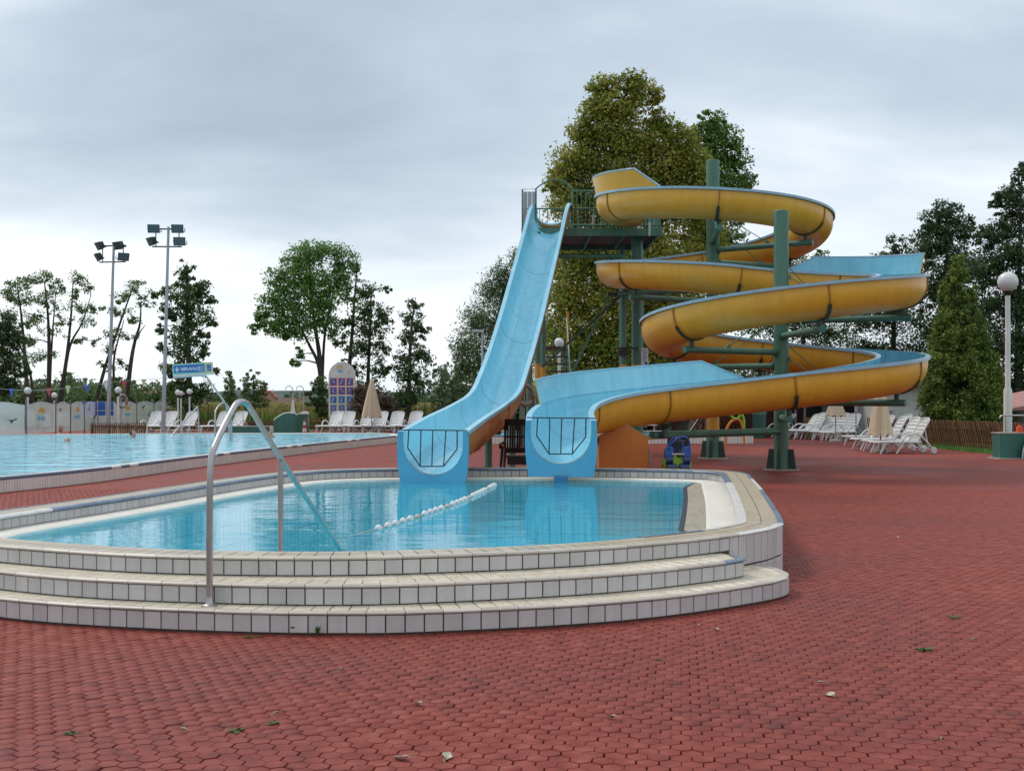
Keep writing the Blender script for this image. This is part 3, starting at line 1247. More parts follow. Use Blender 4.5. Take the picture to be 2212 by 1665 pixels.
# broken, weather-stained joint in the bottom step
bj = MB()
gx, gy = X_at(757, 7.74), 7.75
bj.box((gx, gy - 0.008, 0.075), (0.020, 0.014, 0.125))
bj.box((gx - 0.012, gy - 0.008, 0.115), (0.026, 0.0135, 0.028))
bj.build('broken_joint', mat('stained_mortar', (0.030, 0.022, 0.015), 0.9, c2=(0.07, 0.045, 0.02), nscale=40), pool)

# ------------------------------------------------------------------ water slides
A0, B0, RS = Vector((5.14, 30.8, 0)), Vector((5.77, 25.8, 0)), 2.5


def interp(tab, x):
    for (x0, y0), (x1, y1) in zip(tab, tab[1:]):
        if x <= x1:
            t = (x - x0) / (x1 - x0)
            return y0 + (y1 - y0) * t
    return tab[-1][1]


ZA = [(135, 6.84), (180, 6.72), (234, 6.52), (270, 6.38), (330, 6.18), (360, 6.05), (420, 5.70), (450, 5.53), (540, 5.03), (640, 4.58)]
ZB = [(-97.3, 4.58), (0, 4.20), (90, 3.72), (180, 3.22), (270, 2.88), (360, 2.50), (450, 2.05)]
sp = []
a = 138.0
while a < 637.2:
    r_ = math.radians(a)
    sp.append(Vector((A0.x + RS * math.cos(r_), A0.y + RS * math.sin(r_), interp(ZA, a))))
    a += 4
a = -97.2
while a < 449:
    r_ = math.radians(-a)
    sp.append(Vector((B0.x + RS * math.cos(r_), B0.y + RS * math.sin(r_), interp(ZB, a))))
    a += 4
sp += catmull([(5.77, 23.3, 2.05), (4.4, 23.27, 1.90), (2.95, 22.9, 1.75), (1.75, 22.1, 1.61), (1.06, 20.95, 1.46), (0.80, 19.6, 1.31), (0.74, 18.15, 1.19)], 8)
SP = resample(sp, 0.11)
for _ in range(6):      # ease the height profile and the joins
    SP = [SP[0]] + [(SP[i - 1] + SP[i] * 2 + SP[i + 1]) / 4 for i in range(1, len(SP) - 1)] + [SP[-1]]


def frames(pts):
    out = []
    for i, p in enumerate(pts):
        t = (pts[min(i + 1, len(pts) - 1)] - pts[max(i - 1, 0)]).normalized()
        r = t.cross(Vector((0, 0, 1))).normalized()
        out.append((p, r, r.cross(t).normalized()))
    return out


HW, TH, FL = 0.455, 0.028, 0.535


def u_prof(depth, hw, n=14):
    """open U from the left lip round the bottom to the right lip"""
    pr = [(-hw, 0.0)]
    for k in range(n + 1):
        a_ = PI + PI * k / n
        pr.append((hw * math.cos(a_), -(depth - hw) + hw * math.sin(a_)))
    pr.append((hw, 0.0))
    return pr


def trough(parent, fr, dep, m_out, m_in, name='trough_section'):
    mb = MB()
    vs_, fs, mi = [], [], []
    k = None
    for (p, r, u), d in zip(fr, dep):
        pin, pout = u_prof(d, HW), u_prof(d + TH, HW + TH)
        sec = pin + pout[::-1]
        k = len(sec)
        vs_ += [p + r * x + u * y for x, y in sec]
    h = k // 2
    for i in range(len(fr) - 1):
        for j in range(k):
            j2 = (j + 1) % k
            fs.append((i * k + j, i * k + j2, (i + 1) * k + j2, (i + 1) * k + j))
            mi.append(1 if j < h - 1 else 0)
    o = (len(fr) - 1) * k
    for j in range(h - 1):
        fs.append((j, k - 1 - j, k - 2 - j, j + 1))
        mi.append(0)
        fs.append((o + j, o + j + 1, o + k - 2 - j, o + k - 1 - j))
        mi.append(0)
    mb.v, mb.f, mb.mi = [tuple(v) for v in vs_], fs, mi
    return mb.build(name, [m_out, m_in], parent, smooth=40)


def rim(parent, fr, m, sides=(-1, 1)):
    for s in sides:
        mb = MB()
        sec = [(HW - 0.012, 0.006), (FL, 0.006), (FL, -0.052), (FL - 0.014, -0.052), (FL - 0.014, -0.016), (HW + TH + 0.002, -0.016)]
        if s < 0:
            sec = [(-x, y) for x, y in reversed(sec)]
        k = len(sec)
        vs_ = [p + r * x + u * y for p, r, u in fr for x, y in sec]
        fs = []
        for i in range(len(fr) - 1):
            for j in range(k):
                j2 = (j + 1) % k
                fs.append((i * k + j, (i + 1) * k + j, (i + 1) * k + j2, i * k + j2))
        fs += [tuple(range(k)), tuple(reversed([(len(fr) - 1) * k + j for j in range(k)]))]
        mb.add(vs_, fs)
        mb.build('rim', m, parent, smooth=40)


M_JLINE = mat('joint_sealant', (0.045, 0.16, 0.22), 0.6)


def seam(parent, f, d, m, w=0.03):
    """raised joint flange round the outside of the trough"""
    p, r, u = f
    t = u.cross(r)
    mb = MB()
    pr0, pr1 = u_prof(d + TH, HW + TH), u_prof(d + TH + 0.024, HW + TH + 0.024)
    k = len(pr0)
    vs_ = [p + r * x + u * (y - 0.054 if y > -0.01 else y) + t * s for s in (-w / 2, w / 2) for pr in (pr0, pr1) for x, y in pr]
    fs = []
    for j in range(k - 1):
        fs += [(k + j, k + j + 1, 3 * k + j + 1, 3 * k + j), (j, j + 1, k + j + 1, k + j), (2 * k + j + 1, 2 * k + j, 3 * k + j, 3 * k + j + 1)]
    mb.add(vs_, fs)
    mb.build('joint_flange', m, parent, smooth=40)
    ln = MB()
    pi_ = u_prof(d - 0.002, HW - 0.002)
    vs_ = [p + r * x + u * y + t * s for s in (-0.006, 0.006) for x, y in pi_]
    ln.add(vs_, [(j, j + 1, k + j + 1, k + j) for j in range(k - 1)])
    ln.build('joint_line', M_JLINE, parent)


def side_wall(parent, fr, side, hts, m_out, m_in, m_cap):
    """raised splash wall standing on the outer flange"""
    mb, cap = MB(), MB()
    vs_, mi, fs = [], [], []
    for (p, r, u), h in zip(fr, hts):
        q = p + r * (side * (HW + 0.012))
        lean = r * side * 0.10
        for hh in (0.0, h):
            b = q + Vector((0, 0, 0.008 + hh)) + lean * (hh / 0.45) ** 1.4
            vs_ += [b, b + r * side * 0.02]
    k = 4
    for i in range(len(fr) - 1):
        o0, o1 = i * k, (i + 1) * k
        fs += [(o0, o0 + 2, o1 + 2, o1), (o0 + 1, o1 + 1, o1 + 3, o0 + 3), (o0 + 2, o0 + 3, o1 + 3, o1 + 2)]
        mi += [1, 0, 0]
    e = (len(fr) - 1) * k
    fs += [(0, 1, 3, 2), (e, e + 2, e + 3, e + 1)]
    mi += [0, 0]
    mb.v, mb.f, mb.mi = [tuple(v) for v in vs_], fs, mi
    w = mb.build('splash_wall', [m_out, m_in], parent, smooth=50)
    pts = [Vector(vs_[i * k + 2]).lerp(Vector(vs_[i * k + 3]), .5) for i in range(len(fr))]
    cap.tube(pts, 0.024, 6)
    cap.build('wall_cap', m_cap, w, smooth=60)
    return w


spiral = thing('spiral_slide', 'yellow spiral water slide with blue channel, winding round two green columns', 'water slide', (5.4, 28.3, 0))
spiral_inv = Matrix.Translation((-5.4, -28.3, 0))
SPL = [p + Vector((-5.4, -28.3, 0)) for p in SP]
FR = frames(SPL)
DEP = 0.65
nsec = 20
cuts = [round(i * (len(FR) - 1) / nsec) for i in range(nsec + 1)]
SUPP = []
for i in range(nsec):
    f = FR[cuts[i]:cuts[i + 1] + 1]
    late = i >= nsec - 3
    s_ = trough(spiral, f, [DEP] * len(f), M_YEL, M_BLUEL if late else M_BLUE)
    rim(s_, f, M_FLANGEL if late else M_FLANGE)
    if i:
        seam(s_, f[0], DEP, M_SEAM)
        SUPP.append(cuts[i])


def s_range(test):
    ids = [i for i, p in enumerate(SP) if test(p, i)]
    return ids[0], ids[-1]


def taper(n, h, up=0, dn=0):
    out = []
    for i in range(n):
        v = h
        if up and i < up:
            v = h * i / up
        if dn and n - 1 - i < dn:
            v = min(v, h * (n - 1 - i) / dn)
        out.append(max(0.004, v))
    return out


nA = [i for i in range(60) if (SP[i] - A0).xy.length < 2.7 and SP[i].x < 3.95]
i1 = next(i for i in range(len(SP)) if SP[i].y < A0.y - 2.05)
side_wall(spiral, FR[0:i1 + 1], 1, taper(i1 + 1, 0.44, dn=5), M_YEL, M_BLUE, M_FLANGE)
iB = next(i for i in range(len(SP)) if SP[i].z < 4.62 and SP[i].x > 6.25 and SP[i].y > 27.5)
iC = next(i for i in range(iB, len(SP)) if SP[i].y < 25.75)
side_wall(spiral, FR[iB:iC], -1, taper(iC - iB, 0.43, up=6), M_YEL, M_BLUE, M_FLANGE)
iD = next(i for i in range(len(SP)) if SP[i].z < 2.04 and SP[i].x < 4.62)
iE = next(i for i in range(iD, len(SP)) if SP[i].y < 20.5)
side_wall(spiral, FR[iD:iE], 1, taper(iE - iD, 0.41, up=7), M_YEL, M_BLUEL, M_FLANGEL)

# straight slide
SD = [(18.05, -1.185, 1.03, .65), (20.0, -0.93, 1.215, .65), (22.0, -0.70, 1.36, .65), (23.2, -0.58, 1.45, .65), (24.2, -0.44, 1.56, .65), (25.0, -0.31, 1.74, .65),
      (25.8, -0.19, 2.08, .65), (26.7, -0.02, 2.62, .65), (27.68, 0.18, 3.34, .65), (28.8, 0.40, 4.22, .65), (30.0, 0.635, 5.17, .65), (30.9, 0.81, 5.90, .68),
      (31.5, 0.93, 6.42, .76), (31.95, 1.02, 6.68, .74), (32.3, 1.09, 6.72, .66), (32.55, 1.14, 6.55, .44)]
pts4 = resample([Vector((x, y, z)) for y, x, z, d in SD], 0.02)
sdp = catmull([(x, y, z) for y, x, z, d in SD], 10)
sdp = resample(sdp, 0.11)
straight = thing('straight_slide', 'steep straight light blue water slide with orange underside', 'water slide', (-0.6, 23.2, 0))
SDL = [p + Vector((0.6, -23.2, 0)) for p in sdp]
FS = frames(SDL)
dtab = [(y, d) for y, x, z, d in SD]
dS = [max(0.47, interp(dtab, p.y)) for p in sdp]
scuts = [0]
for yv in (20.6, 23.5, 25.6, 27.68, 30.0):
    scuts.append(min(range(len(sdp)), key=lambda i: abs(sdp[i].y - yv)))
scuts.append(len(sdp) - 1)
for q in range(len(scuts) - 1):
    f = FS[scuts[q]:scuts[q + 1] + 1]
    d = dS[scuts[q]:scuts[q + 1] + 1]
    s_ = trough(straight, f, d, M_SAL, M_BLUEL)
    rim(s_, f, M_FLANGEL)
    if q:
        seam(s_, f[0], d[0], M_SAL)


def exit_panel(parent, f, bottom, inset_w):
    """blue end board with the U cut out"""
    p, r, u = f
    u = Vector((0, 0, 1))
    t = u.cross(r)
    fw = -t
    pin = u_prof(0.655, HW + 0.004, 20)
    k = len(pin)
    pout = []
    for j in range(k):
        s = j / (k - 1)
        L1 = bottom / (2 * bottom + 2 * inset_w)
        if s < L1:
            q = s / L1
            pout.append((-0.535 + 0.012 * math.sin(q * PI) * -1 + (0.535 - inset_w) * q ** 3, -bottom * q))
        elif s > 1 - L1:
            q = (1 - s) / L1
            pout.append((0.535 + 0.012 * math.sin(q * PI) - (0.535 - inset_w) * q ** 3, -bottom * q))
        else:
            q = (s - L1) / (1 - 2 * L1)
            pout.append((-inset_w + 2 * inset_w * q, -bottom))
    mb = MB()
    vs_ = []
    for dep in (-0.06, 0.03):
        for pr in (pin, pout):
            vs_ += [p + r * x + u * y + fw * dep for x, y in pr]
    fs = []
    for j in range(k - 1):
        fs += [(j, j + 1, k + j + 1, k + j), (2 * k + j + 1, 2 * k + j, 3 * k + j, 3 * k + j + 1),
               (k + j, k + j + 1, 3 * k + j + 1, 3 * k + j), (j + 1, j, 2 * k + j, 2 * k + j + 1)]
    fs += [(0, k, 3 * k, 2 * k), (k - 1, 3 * k - 1, 4 * k - 1, 2 * k - 1)]
    mb.add(vs_, fs)
    return mb.build('end_board', mat('end_board_blue', (0.085, 0.37, 0.56), 0.33, c2=(0.065, 0.31, 0.49), nscale=3, coords='World', coat=0.2), parent, smooth=35)


exit_panel(straight, FS[0], 1.03 - 0.20, 0.475)
end_s = FR[-1]
exit_panel(spiral, (end_s[0], -end_s[1], end_s[2]), 1.19 - 0.345, 0.485)
pp = MB()
e = SPL[-1]
pp.box((e.x, e.y + 0.02, 0.10), (0.20, 0.20, 0.52))
pp.build('end_post', mat('post_blue', (0.03, 0.16, 0.34), 0.4), spiral, bevel=0.01)


def barrier(name, label, c, top, yaw):
    t = thing(name, label, 'barrier', (c.x, c.y, top), yaw)
    mb = MB()
    mb.tube([(-0.52, 0, 0), (0.52, 0, -0.012)], 0.009, 8)
    mb.build('top_bar', M_BLACKS, t, smooth=60)
    base = [(-0.37, -0.27), (-0.185, -0.545), (0.165, -0.545), (0.365, -0.29)]
    tops = [(-0.355, -0.012), (0.368, -0.012)]
    fr_ = MB()
    fr_.tube([(tops[0][0], 0, tops[0][1])] + [(x, 0, z) for x, z in base] + [(tops[1][0], 0, tops[1][1])], 0.010, 8)
    fr_.build('frame', M_BLACKS, t, smooth=30)
    for x, x2 in ((-0.172, -0.185), (0.005, -0.01), (0.20, 0.165)):
        b_ = MB()
        b_.tube([(x, 0, -0.010), (x2, 0, -0.545)], 0.009, 8)
        b_.build('bar', M_BLACKS, t, smooth=60)


q = sdp[0]
barrier('slide_barrier', 'black bar gate hung across the mouth of the straight slide', Vector((q.x, q.y - 0.10)), q.z + 0.03, 0.0)
q = SP[-1]
barrier('slide_barrier', 'black bar gate hung across the mouth of the spiral slide', Vector((q.x, q.y - 0.10)), q.z + 0.05, 0.0)


def column(name, label, c, top, rad, bands):
    t = thing(name, label, 'column', (c.x, c.y, 0))
    segs = [(0.0, top, 'g')]
    zs = sorted(set([0.0, top] + [z for b in bands for z in b]))
    for z0, z1 in zip(zs, zs[1:]):
        yel = any(b[0] <= (z0 + z1) / 2 <= b[1] for b in bands)
        mb = MB()
        prof = [(rad, z0), (rad, z1)]
        if z1 == top:
            prof = [(rad, z0), (rad, z1 - 0.012), (rad - 0.012, z1), (0.001, z1)]
        mb.lathe(prof, n=24)
        mb.build('painted_band' if yel else 'shaft', M_YPAINT if yel else M_GREEN, t, smooth=40)
    for k in range(4):
        an = PI / 4 + k * PI / 2 + 0.3
        mb = MB()
        ax = Vector((math.cos(an), math.sin(an), 0))
        ay = Vector((0, 0, 1))
        mb.prism([(rad - 0.01, 0.02), (rad + 0.17, 0.02), (rad + 0.11, 0.45), (rad - 0.01, 0.45)], -ax.cross(ay) * 0.012, ax, ay, 0.024)
        mb.build('gusset', M_GREEND, t)
    bp = MB()
    bp.lathe([(rad + 0.22, 0.0), (rad + 0.22, 0.022), (rad, 0.026)], n=20)
    bp.build('base_plate', M_CONC, t)
    return t


colA = column('support_column', 'taller green steel column with a yellow painted band, behind the spiral', A0, 7.62, 0.165, [(0.74, 1.55)])
colB = column('support_column', 'shorter green steel column at the front of the spiral', B0, 5.55, 0.158, [])

# radial arms, saddles and tie rods under the spiral
arms_done = []
for idx in SUPP[1:-1]:
    p = SP[idx]
    dA, dB = (p.xy - A0.xy).length, (p.xy - B0.xy).length
    if min(dA, dB) > 3.0:
        continue
    c, colo = (A0, colA) if dA < dB else (B0, colB)
    rad = (p - c)
    rad.z = 0
    rad.normalize()
    zb = p.z - DEP - TH - 0.20
    inv = Vector((-c.x, -c.y, 0))
    a0 = c + rad * 0.14
    a1 = c + rad * 2.66
    a0.z = a1.z = zb
    mb = MB()
    mb.tube([a0 + inv, a1 + inv], 0.068, 12)
    arm = mb.build('arm', M_GREEN, colo, smooth=50)
    mb = MB()
    mb.lathe([(0.072, 0), (0.072, 0.012), (0.001, 0.013)], n=12, M=Matrix.Translation(a1 + inv) @ rad.to_track_quat('Z', 'Y').to_matrix().to_4x4())
    mb.lathe([(0.105, 0), (0.105, 0.03)], n=12, M=Matrix.Translation(c + rad * 0.15 + Vector((0, 0, zb)) + inv) @ rad.to_track_quat('Z', 'Y').to_matrix().to_4x4())
    mb.build('arm_plate', M_TEAL, arm, smooth=40)
    # saddle
    mb = MB()
    f = FR[idx]
    off = Vector((5.4, 28.3, 0)) + inv
    pr = u_prof(DEP + TH + 0.012, HW + TH + 0.012)
    sub = [(x, y) for x, y in pr if y < -0.40]
    t_ = f[2].cross(f[1])
    vs_, fs = [], []
    for s_ in (-0.035, 0.035):
        for th_ in (0, 0.018):
            for x, y in sub:
                k_ = 1 + th_ / 0.47
                vs_.append(f[0] + off + f[1] * (x * k_) + f[2] * (y - th_) + t_ * s_)
    k = len(sub)
    for j in range(k - 1):
        fs += [(k + j, k + j + 1, 3 * k + j + 1, 3 * k + j), (j, j + 1, k + j + 1, k + j), (2 * k + j + 1, 2 * k + j, 3 * k + j, 3 * k + j + 1)]
    mb.add(vs_, fs)
    pc = p + inv
    mb.tube([(pc.x, pc.y, zb), (pc.x, pc.y, p.z - DEP - TH + 0.03)], 0.05, 10)
    mb.build('saddle', M_GREEND, arm, smooth=40)
    # tie rod
    top_z = zb + 0.95
    if top_z < (7.5 if c is A0 else 5.4):
        mb = MB()
        q0 = c + rad * 0.16 + inv
        q0.z = top_z
        q1 = c + rad * 1.55 + inv
        q1.z = zb + 0.05
        mb.tube([q0, q1], 0.011, 6)
        mb.prism([(0, 0), (0.07, 0.05), (0.07, -0.12)], q0 - rad * 0.02 - rad.cross(Vector((0, 0, 1))) * 0.01, rad, Vector((0, 0, 1)), 0.02)
        mb.prism([(-0.12, 0.0), (0.06, 0.0), (-0.09, 0.11)], q1 - Vector((0, 0, .0)) - rad.cross(Vector((0, 0, 1))) * 0.01, rad, Vector((0, 0, 1)), 0.02)
        mb.build('tie_rod', M_GREEN, arm, smooth=40)

# outlying leg under the exit bend
el = thing('slide_prop', 'low green prop on an arm under the exit bend of the spiral slide', 'support', (2.9, 22.85, 0))
mb = MB()
mb.tube([(-0.25, -0.05, 0.83), (2.78, 2.85, 0.83)], 0.075, 12)
mb.build('arm', M_GREEN, el, smooth=50)
mb = MB()
mb.lathe([(0.11, 0.80), (0.06, 0.88), (0.06, 0.95), (0.13, 1.02), (0.15, 1.06)], n=14)
mb.build('saddle', M_GREEND, el, smooth=40)
mb = MB()
mb.bar((0.6, 0.76, 0.88), (0.95, 1.1, 1.3), 0.03, 0.05)
mb.build('brace', M_GREEND, el)

for px_, py_, pz_, lab in ((-0.47, 24.0, 0.86, 'short green post under the run-out of the straight slide'), (0.00, 26.6, 1.55, 'green post under the foot of the steep straight slide'),
                           (0.42, 29.1, 3.42, 'tall thin green post under the middle of the straight slide')):
    t = thing('slide_post', lab, 'post', (px_, py_, 0))
    mb = MB()
    mb.tube([(0, 0, 0.02), (0, 0, pz_)], 0.075, 14)
    mb.build('shaft', M_GREEN, t, smooth=50)
    mb = MB()
    mb.box((0, 0, 0.012), (0.32, 0.32, 0.024))
    mb.build('base_plate', M_GREEND, t)
    mb = MB()
    mb.box((0, 0, pz_ - 0.02), (0.5, 0.10, 0.06))
    mb.build('cradle', M_GREEND, t)

# ------------------------------------------------------------------ start tower
DZ = 6.06
tower = thing('slide_tower', 'green steel start tower with railed platform between the two slides', 'tower', (2.2, 33.3, 0))
TI = Vector((-2.2, -33.3, 0))


def tb(name, fn, m, sm=None, bev=0.0):
    mb = MB()
    fn(mb)
    mb.v = [(v[0] + TI.x, v[1] + TI.y, v[2]) for v in mb.v]
    return mb.build(name, m, tower, smooth=sm, bevel=bev)


DX0, DX1, DY0, DY1 = 0.30, 3.95, 32.15, 35.2
for k in range(12):      # deck boards, their edges seen from below
    y0 = DY0 + (DY1 - DY0) * k / 12
    tb('deck_board', lambda mb: mb.box(((DX0 + DX1) / 2, y0 + 0.127, DZ - 0.02), (DX1 - DX0, 0.243, 0.04)), M_DECK)
tb('edge_beam', lambda mb: mb.box(((DX0 + DX1) / 2, DY0 - 0.03, DZ - 0.09), (DX1 - DX0 + 0.1, 0.08, 0.20)), M_GREEN)
tb('edge_beam', lambda mb: mb.box(((DX0 + DX1) / 2, DY1 + 0.03, DZ - 0.09), (DX1 - DX0 + 0.1, 0.08, 0.20)), M_GREEN)
for x in (DX0 + .05, 1.2, 2.1, 3.0, DX1 - .05):
    tb('joist', lambda mb: mb.bar((x, DY0 + .02, DZ - 0.12), (x, DY1 - .02, DZ - 0.12), 0.06, 0.14), M_GREEND)
tb('lower_beam', lambda mb: mb.tube([(0.7, 32.6, 5.38), (3.1, 32.6, 5.38)], 0.06, 10), M_GREEN, 50)
LEGS = [(0.68, 32.0, 0.078, DZ - .1), (3.42, 32.9, 0.155, DZ - .05), (3.02, 32.6, 0.085, 5.42), (3.16, 34.6, 0.08, DZ - .1), (3.72, 34.8, 0.08, DZ - .1), (0.9, 35.0, 0.08, DZ - .1)]
for x, y, r_, h in LEGS:
    for z0, z1, yel in ((0, 0.9, 0), (0.9, 1.3, 1), (1.3, 1.86, 0), (1.86, 2.46, 1), (2.46, h, 0)):
        tb('painted_band' if yel else 'leg', lambda mb: mb.tube([(x, y, z0), (x, y, z1)], r_ + (0.001 if yel else 0), 14, caps=False), M_YPAINT if yel else M_GREEN, 50)
tb('brace', lambda mb: mb.bar(P(1171, 792, 32.2), P(1340, 640, 32.4), 0.05, 0.06), M_GREEND)
tb('brace', lambda mb: mb.bar(P(1232, 812, 33.2), P(1316, 640, 33.0), 0.06, 0.06), M_GREEN)
tb('brace', lambda mb: mb.bar(P(1345, 590, 33.0), P(1300, 535, 33.0), 0.05, 0.05), M_GREEND)
tb('brace', lambda mb: mb.bar(P(1362, 600, 32.9), P(1378, 545, 32.9), 0.05, 0.05), M_GREEN)
tb('cross_beam', lambda mb: mb.bar(P(1312, 636, 32.7), P(1440, 636, 33.0), 0.08, 0.09), M_GREEND)
tb('black_clamp', lambda mb: [mb.box(P(1345, 762, 32.55), (0.26, 0.2, 0.16)), mb.box(P(1358, 752, 32.55), (0.5, 0.16, 0.05))], M_BLACK)


def railing(p0, p1, z0, n, posts=True, name='railing'):
    p0, p1 = Vector(p0), Vector(p1)
    tb(name, lambda mb: [mb.tube([p0 + Vector((0, 0, z0 + h)), p1 + Vector((0, 0, z0 + h))], 0.022, 8) for h in (0.10, 0.55, 1.02)], M_GREEN, 50)
    for k in range(n + 1):
        q = p0.lerp(p1, k / n)
        end = k in (0, n)
        tb('baluster', lambda mb: mb.tube([q + Vector((0, 0, z0)), q + Vector((0, 0, z0 + (1.05 if end else 1.0)))], 0.026 if end else 0.010, 6), M_GREEN, 50)


railing((1.62, DY0 + .04, 0), (2.55, DY0 + .04, 0), DZ, 8)
railing((3.55, DY0 + .04, 0), (3.95, DY0 + .04, 0), DZ, 4)
railing((DX1, DY0 + .1, 0), (DX1, DY1, 0), DZ, 14)
railing((0.36, DY1, 0), (DX1, DY1, 0), DZ, 16)
tb('side_panel', lambda mb: [mb.box((0.36 + 0.115 * k, DY0 + 0.06 + 0.004 * (k % 2), DZ + 0.60), (0.105, 0.02, 0.80)) for k in range(3)], M_GREYP)
tb('panel_frame', lambda mb: mb.tube([(0.28, DY0 + .05, DZ), (0.28, DY0 + .05, DZ + 1.06), (0.64, DY0 + .05, DZ + 1.08), (0.64, DY0 + .05, DZ)], 0.024, 8), M_GREEN, 30)
tb('arch', lambda mb: mb.tube(catmull([(0.64, DY0 + .05, DZ + 1.08), (0.80, DY0 + .05, DZ + 1.20), (1.10, DY0 + .05, DZ + 1.33), (1.42, DY0 + .05, DZ + 1.25), (1.62, DY0 + .05, DZ + 1.05)], 6), 0.020, 8), M_GREEN, 50)
tb('start_plate', lambda mb: mb.box((2.2, DY0 + 0.3, DZ + 0.22), (0.08, 0.03, 0.42)), M_WHITEP)
tb('start_plate', lambda mb: mb.box((3.66, DY0 - 0.1, DZ - 0.02), (0.05, 0.06, 0.36)), M_WHITEP)
# stair
SX0, SX1 = 0.95, 1.75
for k in range(13):
    tb('stair_tread', lambda mb: mb.box(((SX0 + SX1) / 2, 34.6 + 0.30 * k, 0.24 * (k + 1) - 0.03), (SX1 - SX0, 0.30, 0.05)), M_DECK)
for k in range(11):
    tb('stair_tread', lambda mb: mb.box((0.55, 38.3 - 0.28 * k, 3.24 + 0.24 * (k + 1)), (0.7, 0.30, 0.05)), M_DECK)
tb('landing', lambda mb: mb.box((1.0, 38.9, 3.16), (1.6, 0.9, 0.08)), M_DECK)
for x in (SX0, SX1):
    tb('stringer', lambda mb: mb.bar((x, 34.45, 0.1), (x, 38.4, 3.2), 0.05, 0.2), M_GREEND)
    tb('newel', lambda mb: mb.box((x + 0.02, 38.45, 3.75), (0.09, 0.09, 1.15)), M_YPAINT)
    tb('hand_rail', lambda mb: mb.tube([(x, 34.6, 0.24), (x, 34.6, 1.1), (x, 38.4, 4.1), (x, 39.3, 4.1)], 0.022, 8), M_GREEN, 30)
for x in (0.2, 0.9):
    tb('stringer', lambda mb: mb.bar((x, 38.4, 3.2), (x, 35.3, 5.95), 0.05, 0.2), M_GREEND)
for x, y in ((0.3, 39.3), (1.7, 39.3)):
    tb('stair_leg', lambda mb: mb.tube([(x, y, 0), (x, y, 3.15)], 0.05, 10), M_GREEN, 50)
sg = thing('rules_sign', 'small white notice with blue print fixed to the tower leg', 'sign', P(1393, 772, 32.3))
mb = MB()
mb.box((0, 0, 0), (0.185, 0.012, 0.50))
mb.build('board', M_WHITEP, sg, bevel=0.004)
mb = MB()
for k in range(6):
    mb.box((-0.01 + 0.012 * (k % 2), -0.008, 0.19 - 0.062 * k), (0.13 - 0.03 * (k % 3), 0.003, 0.022))
mb.box((0.035, -0.008, -0.17), (0.07, 0.003, 0.08))
mb.build('print', M_BLUEP, sg)


def text_mesh(cu):
    o = bpy.data.objects.new('lettering', cu)
    COL.objects.link(o)
    bpy.context.view_layer.update()
    me = bpy.data.meshes.new_from_object(o.evaluated_get(bpy.context.evaluated_depsgraph_get()))
    COL.objects.unlink(o)
    bpy.data.objects.remove(o)
    return link('lettering', me)


# ------------------------------------------------------------------ handrail and float line in the landing pool
hr = thing('pool_handrail', 'bent stainless steel handrail rising from the pool steps into the water', 'handrail', (-2.0, 7.96, S1Z))
HO = Vector((-2.0, 7.96, S1Z))
rail = catmull([(-2.0, 7.96, S1Z), (-2.0, 7.96, 0.6), (-1.995, 7.97, 1.08), (-1.975, 8.05, 1.23), (-1.945, 8.33, 1.42), (-1.93, 8.46, 1.488), (-1.905, 8.58, 1.492), (-1.88, 8.70, 1.43),
                (-1.75, 9.10, 1.07), (-1.41, 9.90, 0.27), (-1.27, 10.24, -0.08)], 8)
mb = MB()
mb.tube([p - HO for p in rail], 0.0215, 16)
mb.build('rail', M_STEEL, hr, smooth=60)
mb = MB()
mb.tube([Vector((-1.75, 9.10, -0.7)) - HO, Vector((-1.75, 9.10, 1.05)) - HO], 0.021, 16)
mb.build('post', M_STEEL, hr, smooth=60)
mb = MB()
mb.lathe([(0.052, 0.0), (0.052, 0.008), (0.030, 0.016), (0.024, 0.05), (0.0235, 0.06)], n=20)
mb.build('base_flange', M_STEEL, hr, smooth=40)

fl = thing('lane_float_line', 'line of white ball floats across the landing pool', 'float line', (-1.3, 11.4, WZ))
lp = [Vector((-1.62, 10.75, WZ - 0.05)), Vector((-1.42, 11.15, WZ)), Vector((-1.22, 11.7, WZ + .01)), Vector((-0.95, 12.9, WZ + .01)), Vector((-0.62, 14.6, WZ + .01)), Vector((-0.38, 16.3, WZ + .01)), Vector((-0.22, 17.6, WZ + .008))]
lp = resample(catmull([p - Vector((-1.3, 11.4, WZ)) for p in lp], 8), 0.02)
mb = MB()
mb.tube(lp, 0.006, 6)
mb.build('rope', mat('rope', (0.48, 0.42, 0.34), 0.8), fl)
fme = {}
for key, m_ in (('w', M_WHITE), ('p', mat('pinkish_float', (0.58, 0.46, 0.36), 0.5))):
    mb = MB()
    mb.lathe([(0.008, -0.036), (0.024, -0.030), (0.036, -0.014), (0.039, 0.0), (0.036, 0.014), (0.024, 0.030), (0.008, 0.036)], n=14)
    me = bpy.data.meshes.new('float')
    me.from_pydata(mb.v, [], mb.f)
    me.materials.append(m_)
    me.polygons.foreach_set('use_smooth', [True] * len(me.polygons))
    fme[key] = me
s, k = 0.85, 0
L = len(lp) * 0.02
while s < L - 0.1:
    i = int(s / 0.02)
    t = (lp[min(i + 1, len(lp) - 1)] - lp[i - 1]).normalized()
    pink = k in (5, 10, 15, 21)
    o = place('float', fme['p' if pink else 'w'], fl, lp[i], t.to_track_quat('Z', 'Y').to_euler())
    if pink:
        o.scale = (0.72, 0.72, 1.1)
    k += 1
    s += 0.27 if k in (5, 6, 10, 11, 15, 16, 21) else 0.235

# ------------------------------------------------------------------ white plastic loungers


